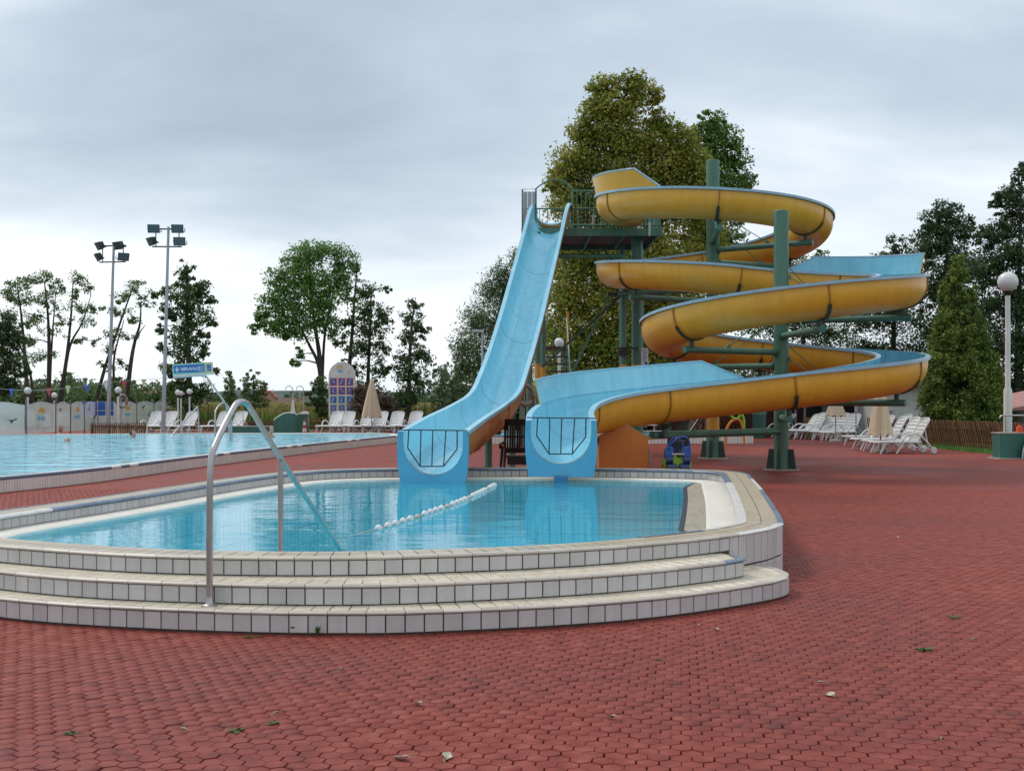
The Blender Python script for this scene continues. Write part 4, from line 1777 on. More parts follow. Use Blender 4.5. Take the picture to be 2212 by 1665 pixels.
def lounger_proto(back_deg, label):
    """origin under the middle of the foot end; the lounger runs along +Y to the head"""
    t = thing('sun_lounger', label, 'sun lounger')
    w = 0.31
    seat = MB()
    for k in range(9):
        y0 = 0.06 + 0.128 * k
        zc_ = 0.315 + 0.012 * math.sin(k / 8 * PI)
        seat.box((0, y0 + 0.055, zc_), (2 * w - 0.09, 0.108, 0.018))
    for s_ in (-1, 1):
        seat.tube(catmull([(s_ * w, -0.02, 0.31), (s_ * w, 0.1, 0.325), (s_ * w, 0.7, 0.322), (s_ * w, 1.25, 0.315)], 5), 0.030, 8)
    seat.tube([(-w, 0.0, 0.315), (w, 0.0, 0.315)], 0.030, 8)
    seat.build('seat', M_WHITE, t, smooth=50)
    hinge = Vector((0, 1.16, 0.325))
    br = math.radians(back_deg)
    up, fw = Vector((0, math.cos(br), math.sin(br))), Vector((0, -math.sin(br), math.cos(br)))
    bk = MB()
    Lb = 0.76
    ws = lambda q: 0.275 * (1 - max(0, (q - 0.86) / 0.14) ** 2 * 0.42)
    bands = [(0.0, 0.17), (0.20, 0.33), (0.36, 0.49), (0.52, 0.65), (0.68, 0.80), (0.825, 1.0)]
    for q0, q1 in bands:
        for e0, e1 in [(q0 + (q1 - q0) * j / 4, q0 + (q1 - q0) * (j + 1) / 4) for j in range(4)]:
            vs_ = []
            for q in (e0, e1):
                for th_ in (0, 0.016):
                    for j in range(5):
                        x = ws(q) * (j / 2 - 1)
                        arch = 0.022 * (1 - (x / 0.3) ** 2)
                        vs_.append(hinge + Vector((x, 0, 0)) + up * (q * Lb + arch) - fw * (th_ + 0.03 * (1 - (x / 0.3) ** 2)))
            fs = []
            for j in range(4):
                fs += [(j, j + 1, 11 + j, 10 + j), (5 + j + 1, 5 + j, 15 + j, 15 + j + 1), (10 + j, 11 + j, 16 + j, 15 + j), (j + 1, j, 5 + j, 6 + j)]
            bk.add(vs_, fs)
    edge = [hinge + Vector((-ws(q), 0, 0)) + up * q * Lb for q in (0, .3, .6, .86, .93, .98)] + [hinge + Vector((0, 0, 0)) + up * (1.025 * Lb) - fw * 0.03] \
        + [hinge + Vector((ws(q), 0, 0)) + up * q * Lb for q in (.98, .93, .86, .6, .3, 0)]
    bk.tube(catmull(edge, 3), 0.022, 7)
    bk.build('backrest', M_WHITE, t, smooth=50)
    for s_ in (-1, 1):
        a_ = MB()
        pts = catmull([(s_ * (w + .03), 0.62, 0.30), (s_ * (w + .045), 0.78, 0.47), (s_ * (w + .05), 0.98, 0.545), (s_ * (w + .05), 1.20, 0.50), (s_ * (w + .045), 1.42, 0.30), (s_ * (w + .03), 1.58, 0.10)], 5)
        a_.tube(pts, 0.026, 8)
        a_.build('armrest', M_WHITE, t, smooth=60)
        for y0, y1 in ((0.16, 0.06), (0.66, 0.52)):
            l_ = MB()
            l_.tube(catmull([(s_ * (w - .01), y0 + .06, 0.31), (s_ * w, y0, 0.2), (s_ * (w + .015), y1, 0.0)], 4), [0.042] * 4 + [0.032] * 3 + [0.024] * 2, 8)
            l_.build('leg', M_WHITE, t, smooth=60)
        wh = MB()
        wh.lathe([(0.02, -0.03), (0.085, -0.028), (0.095, -0.012), (0.095, 0.012), (0.085, 0.028), (0.02, 0.03)], n=16, M=Matrix.Translation((s_ * (w + .03), 1.60, 0.095)) @ Matrix.Rotation(PI / 2, 4, 'Y'))
        wh.build('wheel', M_WHITE, t, smooth=40)
    st = MB()
    p2 = hinge + up * 0.42 - fw * 0.05
    st.tube([p2 + Vector((-0.2, 0, 0)), (-0.2, 1.52, 0.12)], 0.016, 6)
    st.tube([p2 + Vector((0.2, 0, 0)), (0.2, 1.52, 0.12)], 0.016, 6)
    st.tube([(-0.3, 1.56, 0.12), (0.3, 1.56, 0.12)], 0.018, 6)
    st.build('back_strut', M_WHITE, t, smooth=60)
    return t


PR_UP = lounger_proto(60, 'white plastic sun lounger nearest the camera, wheel showing, beside the right-hand wooden fence')
PR_LO = lounger_proto(52, 'leftmost white lounger of the row beyond the large swimming pool')
used = set()


def lounger(proto, x, y, rz, label, sc=1.0):
    o = proto if proto.name not in used else copy_tree(proto)
    used.add(o.name)
    o.location = (x, y, 0)
    o.rotation_euler = (0, 0, rz)
    o.scale = (sc, sc, sc)
    o['label'] = label
    o['group'] = 'white plastic sun loungers'
    return o


# right-hand group (head end to the right)
lounger(PR_UP, X_at(1887, 33.6), 33.6, -PI / 2 + 0.12, 'white lounger nearest the camera on the right, its wheel by the wooden fence')
lounger(PR_UP, X_at(1872, 34.7), 34.7, -PI / 2 + 0.15, 'second white lounger from the camera on the right, close behind the nearest one')
lounger(PR_UP, X_at(1846, 36.2), 36.2, -PI / 2 + 0.10, 'third white lounger on the right, its foot end just past the cream umbrella')
lounger(PR_UP, X_at(1830, 38.6), 38.6, -PI / 2 + 0.2, 'fourth white lounger on the right, half hidden behind the larger cream umbrella')
lounger(PR_UP, X_at(1788, 43.2), 43.2, -PI / 2 + 0.62, 'white lounger with upright back, nearest to the grey umbrella post')
lounger(PR_UP, X_at(1766, 44.2), 44.2, -PI / 2 + 0.62, 'middle of the three white loungers angled by the smaller umbrella')
lounger(PR_UP, X_at(1741, 45.2), 45.2, -PI / 2 + 0.62, 'white lounger just left of the smaller cream umbrella pole')
lounger(PR_UP, X_at(1702, 45.8), 45.8, -PI / 2 + 0.3, 'white lounger just right of the front slide column')
lounger(PR_LO, X_at(1686, 46.8), 46.8, -PI / 2 + 0.25, 'white lounger partly hidden behind the front slide column')
lounger(PR_UP, X_at(1880, 41.2), 41.2, -PI / 2 + 0.3, 'white lounger behind the larger cream umbrella, its back showing at the right')
lounger(PR_LO, X_at(1632, 48.0), 48.0, -PI / 2 + 0.2, 'low white lounger beyond the end of the paddling pool wall')
# loungers beyond the big pool, foot end towards the camera
row = [(316, 'leftmost white lounger in the row beyond the swimming pool, by the glass screen'), (346, 'second white lounger from the left beyond the swimming pool'),
       (391, 'third white lounger from the left beyond the swimming pool, behind the slanted rail'), (463, 'white lounger left of the bent sign pole beyond the pool'),
       (497, 'white lounger right of the bent sign pole beyond the pool'), (708, 'white lounger below the left edge of the pictogram board'), (738, 'white lounger below the right edge of the pictogram board'),
       (778, 'white lounger just left of the closed umbrella beyond the pool'), (811, 'white lounger behind the pole of the closed umbrella beyond the pool'), (845, 'white lounger just right of the closed umbrella beyond the pool'),
       (882, 'white lounger next to the mouth of the straight slide'), (1064, 'white lounger seen under the straight slide'), (1402, 'white lounger behind the orange playhouse roof'),
       (1432, 'white lounger left of the dark plastic bag'), (1498, 'white lounger right of the dark plastic bag')]
for x, lab in row:
    y = 53.4 + RND.uniform(-.3, .3) + (2 if x > 1300 else 0)
    lounger(PR_LO, X_at(x - 8, y), y - 0.6, RND.uniform(-0.32, -0.20), lab, 1.04)
lf = thing('flat_lounger', 'white lounger folded flat beyond the swimming pool', 'sun lounger', (X_at(427, 53), 53, 0), -PI / 2 + .2, 'white plastic sun loungers')
mb = MB()
for k in range(13):
    mb.box((0, 0.07 + 0.135 * k, 0.32 + (0.012 * max(0, k - 7))), (0.56, 0.115, 0.03))
mb.build('slatted_bed', M_WHITE, lf)
for s_ in (-1, 1):
    mb = MB()
    mb.tube([(s_ * .3, 0, 0.31), (s_ * .3, 1.2, 0.32), (s_ * .3, 1.82, 0.40)], 0.03, 8)
    mb.build('side_rail', M_WHITE, lf, smooth=60)
    for y in (0.2, 1.3):
        mb = MB()
        mb.tube([(s_ * .3, y, 0.31), (s_ * .31, y - .06, 0)], 0.03, 8)
        mb.build('leg', M_WHITE, lf, smooth=60)

# ------------------------------------------------------------------ closed umbrellas


def umbrella(x, ytop, ybot, Y, label, wide, base=True):
    c = P(x, 900, Y)
    zt, zb = P(x, ytop, Y).z, P(x, ybot, Y).z
    t = thing('closed_umbrella', label, 'umbrella', (c.x, Y, 0), group='closed cream umbrellas')
    mb = MB()
    mb.tube([(0, 0, 0), (0, 0, zt - 0.02)], 0.020, 8)
    mb.build('pole', M_GREYP, t, smooth=60)
    n, m = 40, 14
    vs_, fs = [], []
    for i in range(m + 1):
        q = i / m
        r0 = 0.045 + (wide - 0.045) * q ** 0.85
        for j in range(n):
            a_ = 2 * PI * j / n
            fold = 1 + (0.03 + 0.14 * q) * math.cos(8 * a_ + 0.5 * math.sin(3 * a_)) * (0.6 + 0.4 * math.sin(a_ * 2 + x))
            z = zt + (zb - zt) * q - (0.05 * q * math.cos(8 * a_) if i == m else 0)
            vs_.append((r0 * fold * math.cos(a_), r0 * fold * math.sin(a_), z))
    for i in range(m):
        for j in range(n):
            j2 = (j + 1) % n
            fs.append((i * n + j, (i + 1) * n + j, (i + 1) * n + j2, i * n + j2))
    cv = MB()
    cv.add(vs_, fs)
    cv.add([(0.045 * math.cos(2 * PI * j / n), 0.045 * math.sin(2 * PI * j / n), zt) for j in range(n)] + [(0, 0, zt + 0.05)], [(j, (j + 1) % n, n) for j in range(n)])
    cv.build('canopy', M_CREAM, t, smooth=70)
    bs = MB()
    bs.lathe([(0.24, 0), (0.24, 0.07), (0.20, 0.09), (0.04, 0.1), (0.03, 0.25)], n=16)
    bs.build('base', M_CONC, t, smooth=40)


umbrella(803, 820, 901, 52.6, 'closed cream umbrella standing among the loungers beyond the swimming pool', 0.44)
umbrella(1805, 846, 899, 42.6, 'smaller closed cream umbrella on the right, further from the camera', 0.34)
umbrella(1902, 832, 940, 34.3, 'larger closed cream umbrella in front of the right-hand loungers', 0.36)
up_ = thing('umbrella_post', 'bare grey post between the two cream umbrellas on the right', 'post', (X_at(1849, 38), 38.0, 0))
mb = MB()
mb.tube([(0, 0, 0), (0, 0, 1.15)], 0.022, 8)
mb.tube([(0, 0, 1.1), (0, 0, 1.95)], 0.045, 8)
mb.build('shaft', M_GREYP, up_, smooth=60)

# ------------------------------------------------------------------ globe lamps


def globe_lamp(x, y, dia, Y, label, pole_r=0.045, base=0.0, two_step=False):
    c = P(x, y, Y)
    r_ = dia / 2 / F * Y
    t = thing('globe_lamp', label, 'lamp', (c.x, Y, 0), group='white globe lamps')
    mb = MB()
    if two_step:
        mb.lathe([(pole_r * 1.7, 0), (pole_r * 1.7, 1.75), (pole_r * 1.1, 1.83), (pole_r, c.z - r_)], n=14)
    else:
        mb.lathe([(pole_r * 1.3, 0), (pole_r, 0.5), (pole_r, c.z - r_)], n=12)
    mb.build('pole', M_WHITEP, t, smooth=40)
    mb = MB()
    mb.lathe([(pole_r, c.z - r_ - 0.10), (r_ * 0.36, c.z - r_ - 0.05), (r_ * 0.40, c.z - r_ * 0.92), (r_ * .2, c.z - r_ * .9)], n=16)
    mb.build('collar', M_BLACK, t, smooth=40)
    mb = MB()
    mb.ball((0, 0, c.z), r_, 24, 16)
    mb.build('globe', M_GLOBE, t, smooth=80)


globe_lamp(2177, 609, 43, 31.5, 'tall white globe lamp in front of the conifer at the right edge', 0.062, two_step=True)
globe_lamp(1208, 740, 21, 41.0, 'white globe lamp seen between the slides below the tower', 0.05)
for x, y, d, Y, lab in ((60, 844, 15.5, 46.5, 'globe lamp at the far left behind the glass screen'), (117.5, 854, 12.5, 58, 'smaller globe lamp second from the left behind the glass screen'),
                        (255.5, 843, 15, 48, 'globe lamp close to the left floodlight mast'), (384.5, 848, 12.5, 55, 'globe lamp just right of the right floodlight mast'),
                        (391, 850, 11.5, 60, 'globe lamp overlapping its neighbour right of the right mast'), (409.5, 846, 12.5, 56, 'globe lamp below the blue pool sign')):
    globe_lamp(x, y, d, Y, lab, 0.04)

# ------------------------------------------------------------------ floodlight masts


def floodlight(parent, c, yaw, pitch, s=1.0):
    M = Matrix.Translation(c) @ Matrix.Rotation(yaw, 4, 'Z') @ Matrix.Rotation(pitch, 4, 'X') @ Matrix.Scale(s, 4)
    hb = MB()
    pr = [(-0.25, 0), (0.25, 0), (0.25, 0.36), (-0.25, 0.36)]
    bkp = [(-0.17, 0.02), (0.17, 0.02), (0.17, 0.30), (-0.17, 0.30)]
    vs_ = [M @ Vector((x, -0.09, z - 0.18)) for x, z in pr] + [M @ Vector((x, 0.15, z - 0.18)) for x, z in bkp]
    hb.add(vs_, [(0, 1, 2, 3), (7, 6, 5, 4), (0, 4, 5, 1), (1, 5, 6, 2), (2, 6, 7, 3), (3, 7, 4, 0)])
    h = hb.build('floodlight', M_BLACKS, parent)
    g = MB()
    g.add([M @ Vector((x * 0.88, -0.093, (z - 0.18) * 0.88)) for x, z in pr], [(0, 1, 2, 3)])
    g.build('lens', mat('lens', (0.07, 0.075, 0.08), 0.25), h)
    b_ = MB()
    for sx in (-1, 1):
        b_.tube([M @ Vector((sx * 0.27, 0.02, 0)), M @ Vector((sx * 0.27, 0.16, -0.16))], 0.015, 6)
    b_.tube([M @ Vector((-0.27, 0.16, -0.16)), M @ Vector((0.27, 0.16, -0.16))], 0.015, 6)
    b_.build('bracket', M_BLACKS, h, smooth=60)


def mast(xb, xt, ytop, yup, ylow, Y, label, yaw, lamps):
    b_ = P(xb, 930, Y)
    top = P(xt, ytop, Y) - Vector((b_.x, Y, 0))
    t = thing('floodlight_mast', label, 'floodlight mast', (b_.x, Y, 0), group='floodlight masts')
    mb = MB()
    mb.tube([(0, 0, 0), top], [0.085, 0.048], 10)
    mb.build('pole', M_GREYP, t, smooth=60)
    dirv = Vector((math.cos(yaw), math.sin(yaw), 0))
    zu, zl = P(0, yup, Y).z, P(0, ylow, Y).z
    for z in (zu, zl):
        cb = MB()
        cx_ = top.x * z / top.z
        cb.bar(Vector((cx_, 0, z)) - dirv * 0.62, Vector((cx_, 0, z)) + dirv * 0.55, 0.05, 0.05)
        cb.build('cross_arm', M_BLACKS, t)
    for s_ in (-0.5, 0.42):
        cb = MB()
        cb.tube([Vector((top.x, 0, zl)) + dirv * s_, Vector((top.x, 0, zu)) + dirv * s_], 0.022, 6)
        cb.build('upright', M_BLACKS, t, smooth=60)
    for s_, z, yw, pt in lamps:
        floodlight(t, Vector((top.x, 0, 0)) + dirv * s_ + Vector((0, -0.05, (zu if z == 'u' else zl) + (0.02 if z == 'u' else 0.22))), yw, pt, 0.95)


mast(233, 246, 524, 531, 566, 50, 'floodlight mast on the left, lower of the two, with angled lamps', -0.16,
     [(-0.62, 'u', -0.9, 0.5), (-0.68, 'l', -1.1, 0.5), (0.22, 'u', -0.6, 0.5), (0.42, 'l', 0.6, 0.35)])
mast(352, 364, 490, 495, 533, 48, 'floodlight mast on the right, taller of the two, above the dark tree', 0.02,
     [(-0.56, 'u', 0.1, 0.3), (-0.66, 'l', -0.9, 0.45), (0.38, 'u', 0.1, 0.3), (0.46, 'l', 0.1, 0.3)])
sl = thing('street_light', 'small grey flat-headed street light left of the straight slide', 'street light', (X_at(1042, 46), 46, 0))
mb = MB()
mb.tube([(0, 0, 0), (0, 0, P(0, 720, 46).z)], 0.045, 8)
mb.build('pole', M_GREYP, sl, smooth=60)
mb = MB()
zt = P(0, 718, 46).z
mb.add([(-0.4, -0.15, zt + .02), (0.06, -0.12, zt), (0.06, 0.12, zt), (-0.4, 0.15, zt + .02), (-0.38, -0.13, zt + .11), (0.06, -0.1, zt + .10), (0.06, 0.1, zt + .10), (-0.38, 0.13, zt + .11)],
       [(0, 3, 2, 1), (4, 5, 6, 7), (0, 1, 5, 4), (1, 2, 6, 5), (2, 3, 7, 6), (3, 0, 4, 7)])
mb.build('head', M_GREYP, sl)

# ------------------------------------------------------------------ glass wind screen
M_GLASS = glass_mat('frosted_glass', (0.90, 0.93, 0.94), 0.42, (0.74, 0.79, 0.80))
GP0, GP1 = Vector((-20.5, 42.9, 0)), Vector((-14.75, 56.3, 0))
screen_pts = [Vector((-19.35, 43.3, 0))]
for x in (57, 120, 152, 182, 211, 255, 295, 332, 360, 386, 409, 420):
    Yp = -16.474 / ((x - CX) / F + 0.029)
    screen_pts.append(Vector((X_at(x, Yp), Yp, 0)))
BIRD = [(-0.30, 0.10), (-0.16, 0.04), (-0.05, 0.0), (0.02, -0.10), (0.06, -0.14), (0.10, -0.09), (0.08, -0.02), (0.17, 0.06), (0.30, 0.16), (0.33, 0.22), (0.24, 0.19), (0.12, 0.11), (0.0, 0.06), (-0.14, 0.07)]
bn = 0
for k in range(len(screen_pts) - 1):
    a, b = screen_pts[k], screen_pts[k + 1]
    w = (b - a).length
    d = (b - a).normalized()
    nm = Vector((d.y, -d.x, 0))
    where = ['with a pair of black birds at the far left edge', 'with the orange sun, first from the left', 'with one bird, in front of the blue notice', 'with the second orange sun from the left', 'with two birds left of the wooden pickets',
             'with two birds behind the left mast', 'with the sun print right of the left mast', 'with two birds midway between the masts', 'with the sun print left of the right mast', 'with birds behind the right mast', 'second from the right end', 'last at the right end', 'x'][k]
    t = thing('glass_screen_panel', 'arched frosted glass screen panel ' + where, 'glass panel', a, math.atan2(d.y, d.x), 'frosted glass wind screen panels')
    ht = 1.42
    pts = [(0.06, 0.24), (w - 0.06, 0.24)] + [(w - 0.06 - (w - 0.12) * j / 10, ht - 0.13 + 0.13 * math.sin(PI * j / 10)) for j in range(11)]
    gb = MB()
    gb.prism(pts, (0, 0.006, 0), (1, 0, 0), (0, 0, 1), 0.012)
    pane = gb.build('pane', M_GLASS, t)
    po = MB()
    po.tube([(0, 0, 0), (0, 0, ht + 0.08)], 0.035, 8)
    po.build('post', mat('screen_post', (0.16, 0.15, 0.145), 0.5, coords='World'), t, smooth=60)
    if k == len(screen_pts) - 2:
        po = MB()
        po.tube([(w, 0, 0), (w, 0, ht + 0.08)], 0.035, 8)
        po.build('post', MATS['screen_post'], t, smooth=60)
    sunp = k in (1, 3, 6, 8, 10)
    if sunp:
        sb_ = MB()
        sb_.prism([(w / 2 + 0.19 * max(1.0, w / 1.5) * math.cos(PI * j / 12), 1.0 + 0.21 * math.sin(PI * j / 12)) for j in range(13)], (0, -0.010, 0), (1, 0, 0), (0, 0, 1), 0.003)
        sb_.build('sun_print', M_SUNO, pane)
        sb_ = MB()
        sb_.prism([(w / 2 - 0.4 + 0.8 * j / 8, 0.86 + 0.05 * math.sin(j * 1.6)) for j in range(9)] + [(w / 2 + 0.4 - 0.8 * j / 8, 0.74 + 0.04 * math.cos(j * 1.4)) for j in range(9)], (0, -0.010, 0), (1, 0, 0), (0, 0, 1), 0.003)
        sb_.build('wave_print', M_SKYB, pane)
    else:
        for q in range(1 if k in (2, 11) else 2):
            bn += 1
            bb = MB()
            sc_ = 0.62 * min(1.6, max(1.0, w / 1.7))
            an = 0.25 + 0.5 * math.sin(bn * 2.1)
            ca, sa = math.cos(an), math.sin(an)
            cxx, czz = w * (0.34 + 0.36 * q), 1.08 - 0.36 * q
            bb.prism([(cxx + sc_ * (x * ca - z * sa), czz + sc_ * (x * sa + z * ca)) for x, z in (BIRD if k != 2 else [(-x, z) for x, z in reversed(BIRD)])], (0, -0.010, 0), (1, 0, 0), (0, 0, 1), 0.003)
            bb.build('bird_sticker', M_BLACK, pane)

bs = thing('blue_notice', 'blue and white pictogram notice behind the glass screen', 'sign', (X_at(211, 52), 52, 0))
mb = MB()
mb.box((0, 0, 1.08), (1.45, 0.04, 0.66))
for x in (-.6, .6):
    mb.tube([(x, .03, 0), (x, .03, 1.2)], 0.03, 8)
mb.build('board', M_WHITEP, bs)
for ix in range(4):
    for iz in range(2):
        mb = MB()
        mb.box((-0.53 + 0.355 * ix, -0.024, 1.22 - 0.31 * iz), (0.32, 0.01, 0.36 if iz == 0 else 0.2))
        mb.build('pictogram', M_BLUEP, bs)
# lifebuoys


def lifebuoy(c, r_, label, yaw=0.0, stand=True):
    t = thing('lifebuoy', label, 'lifebuoy', c, yaw)
    for seg in range(8):
        mb = MB()
        a0, a1 = seg * PI / 4, (seg + 1) * PI / 4 + 0.001
        red = seg == 7
        a0, a1 = (a0 + 0.12, a1 - 0.12) if red else (a0 - (0.12 if seg == 0 else 0), a1 + (0.12 if seg == 6 else 0))
        mb.tube([(r_ * math.cos(a0 + (a1 - a0) * j / 6), 0, r_ * math.sin(a0 + (a1 - a0) * j / 6)) for j in range(7)], r_ * 0.24, 10, caps=False)
        mb.build('stripe' if red else 'ring', mat('buoy_red', (0.26, 0.05, 0.03), 0.5) if red else mat('buoy_grey', (0.30, 0.28, 0.27), 0.6), t, smooth=60)
    if stand:
        mb = MB()
        mb.tube([(0, 0.06, -c[2]), (0, 0.06, r_ * 1.1)], 0.03, 8)
        mb.build('stand', M_GREYP, t, smooth=60)


lifebuoy(P(1134, 853, 26.6), 0.21, 'grey lifebuoy with a red band hanging by the straight slide', 0.5)
lifebuoy(P(264, 866, 50), 0.25, 'pale lifebuoy on a stand behind the glass screen', 1.1)

# ------------------------------------------------------------------ signs
ns = thing('swimmers_sign', 'blue and green NEPLAVALCI sign on a bent steel pole over the swimming pool', 'sign', (X_at(500, 38.0), 38.0, 0))
SY = 38.0
ox = Vector((X_at(500, SY), SY, 0))
mb = MB()
pp_ = [(500, 985), (500, 930), (499, 893), (493, 880), (452, 822), (446, 814), (436, 811), (378, 815)]
mb.tube(catmull([P(x, y, SY) - ox for x, y in pp_], 5), 0.030, 10)
mb.build('pole', M_STEEL, ns, smooth=60)
tl_, br_ = P(373, 788, SY) - ox, P(460, 808, SY) - ox
cen = (tl_ + br_) / 2
W_, H_ = (br_.x - tl_.x), 0.40
tilt = Matrix.Translation((cen.x, 0, cen.z)) @ Matrix.Rotation(math.radians(-3.2), 4, 'Y')


def plate(name, m, x0, x1, z0, z1, d, parent, th=0.004):
    b_ = MB()
    b_.box(((x0 + x1) / 2, d, (z0 + z1) / 2), (x1 - x0, th, z1 - z0), M=tilt)
    return b_.build(name, m, parent)


bd = plate('board', M_WHITEP, -W_ / 2, W_ / 2, -H_ / 2, H_ / 2, 0, ns, 0.03)
plate('green_field', M_SIGNG, -W_ / 2 + .01, W_ / 2 - 0.235, -H_ / 2 + .07, H_ / 2 - .01, -0.018, bd)
plate('blue_field', M_BLUEP, -W_ / 2 + .05, W_ / 2 - 0.265, -H_ / 2 + .115, H_ / 2 - .05, -0.022, bd)
plate('tan_field', M_SIGNY, W_ / 2 - 0.225, W_ / 2 - .01, -H_ / 2 + .06, H_ / 2 - .01, -0.018, bd)
plate('blue_square', M_BLUEP, W_ / 2 - 0.18, W_ / 2 - .05, -H_ / 2 + .12, H_ / 2 - .07, -0.022, bd)
cu = bpy.data.curves.new('lettering', 'FONT')
cu.body = 'NEPLAVALCI'
cu.size = 0.145
cu.extrude = 0.001
cu.offset = 0.003
cu.align_x = 'LEFT'
cu.materials.append(M_WHITEP)
lo = text_mesh(cu)
lo.parent = bd
lo.matrix_local = tilt @ Matrix.Translation((-W_ / 2 + 0.265, -0.027, -0.022)) @ Matrix.Rotation(PI / 2, 4, 'X') @ Matrix.Scale(0.72, 4, (1, 0, 0))
gb = MB()
x0 = -W_ / 2 + 0.145
gb.box((x0, -0.027, 0.00), (0.045, 0.003, 0.10), M=tilt)
gb.box((x0 - .035, -0.027, 0.02), (0.022, 0.003, 0.075), M=tilt)
gb.box((x0 + .035, -0.027, 0.02), (0.022, 0.003, 0.075), M=tilt)
gb.box((x0, -0.027, -0.055), (0.03, 0.003, 0.06), M=tilt)
gb.box((x0, -0.027, 0.085), (0.035, 0.003, 0.04), M=tilt)
gb.box((x0 + .085, -0.027, 0.015), (0.006, 0.003, 0.15), M=tilt)
for k in range(3):
    gb.box((W_ / 2 - 0.375, -0.027, 0.075 - 0.058 * k), (0.19 - 0.02 * (k % 2), 0.003, 0.018), M=tilt)
gb.box((W_ / 2 - .12, -0.027, -0.01), (0.09, 0.003, 0.012), M=tilt)
gb.box((W_ / 2 - .11, -0.027, 0.07), (0.09, 0.003, 0.008), M=tilt)
gb.build('symbols', M_WHITEP, bd)

IB = 58.0
ib = thing('pictogram_board', 'tall round-topped white board with red, green and yellow framed pictograms', 'sign', (X_at(739, IB), IB, 0))
u_ = IB / F
w2 = 29 * u_
zt_, zb_, zs_ = P(0, 782, IB).z, 0.0, P(0, 812, IB).z
mb = MB()
mb.prism([(-w2, zb_), (w2, zb_), (w2, zs_)] + [(w2 * math.cos(PI * j / 20), zs_ + (zt_ - zs_) * math.sin(PI * j / 20)) for j in range(1, 20)] + [(-w2, zs_)], (0, 0.04, 0), (1, 0, 0), (0, 0, 1), 0.08)
brd = mb.build('board', M_WHITEP, ib)
cols_, rows_ = [720.5, 738.5, 756], [837, 856, 875.5, 894]
for r_i, ry in enumerate([825, 844, 863, 881]):
    fm = [M_RED, M_RED, M_SIGNG, M_SIGNY][r_i]
    for c_i, rx in enumerate(cols_):
        cx_, cz_ = (rx - 739) * u_, P(0, ry, IB).z
        mb = MB()
        mb.box((cx_, -0.045, cz_), (14.6 * u_, 0.012, 16.0 * u_))
        fo = mb.build('pictogram', fm, ib, bevel=0.004)
        mb = MB()
        mb.box((cx_, -0.054, cz_), (11.8 * u_, 0.006, 13.0 * u_))
        mb.build('field', M_BLUEP, fo)
        mb = MB()
        g_ = (r_i * 3 + c_i)
        if r_i < 3:
            mb.ball((cx_ + 0.03 * math.sin(g_), -0.060, cz_ + 0.07), 0.030, 8, 5, sc=(1, .15, 1))
            for q in range(3):
                an = g_ * 1.3 + q * 1.1
                mb.bar((cx_, -0.060, cz_ + 0.02 - 0.03 * q), (cx_ + 0.09 * math.cos(an), -0.060, cz_ - 0.02 + 0.09 * math.sin(an) * .7 - .02 * q), 0.004, 0.028)
        else:
            for q in range(3):
                mb.bar((cx_ - 0.09, -0.060, cz_ + 0.08 - 0.07 * q), (cx_ + 0.09, -0.060, cz_ + 0.06 - 0.07 * q * (1 + .2 * c_i)), 0.004, 0.018)
        mb.build('symbol', M_WHITEP, fo)
        if r_i < 2:
            mb = MB()
            mb.bar((cx_ - 0.13, -0.064, cz_ + 0.14), (cx_ + 0.13, -0.064, cz_ - 0.14), 0.004, 0.018)
            mb.build('slash', M_RED, fo)
mb = MB()
mb.prism([(0.20 * math.cos(PI * j / 12), P(0, 797, IB).z + 0.20 * math.sin(PI * j / 12)) for j in range(13)], (-0.1, -0.042, 0), (1, 0, 0), (0, 0, 1), 0.004)
mb.build('sun_print', M_SIGNY, ib)
mb = MB()
mb.prism([(0.15 * math.cos(-PI * j / 12), P(0, 799, IB).z + 0.14 * math.sin(-PI * j / 12)) for j in reversed(range(13))], (-0.1, -0.042, 0), (1, 0, 0), (0, 0, 1), 0.004)
mb.build('water_print', M_SKYB, ib)
mb = MB()
mb.bar((0.30, -0.045, P(0, 806, IB).z), (0.40, -0.045, P(0, 799, IB).z), 0.004, 0.02)
mb.build('logo_stroke', M_RED, ib)
mb = MB()
mb.box((0, -0.044, P(0, 893, IB).z), (2 * w2 - 0.2, 0.006, 0.08))
mb.build('text_strip', M_BLUEP, ib)
mb = MB()
mb.box((0, -0.044, P(0, 816, IB).z), (2 * w2 - 0.02, 0.006, 0.012))
mb.build('joint_line', M_GREYP, ib)

# ------------------------------------------------------------------ teal shower basins


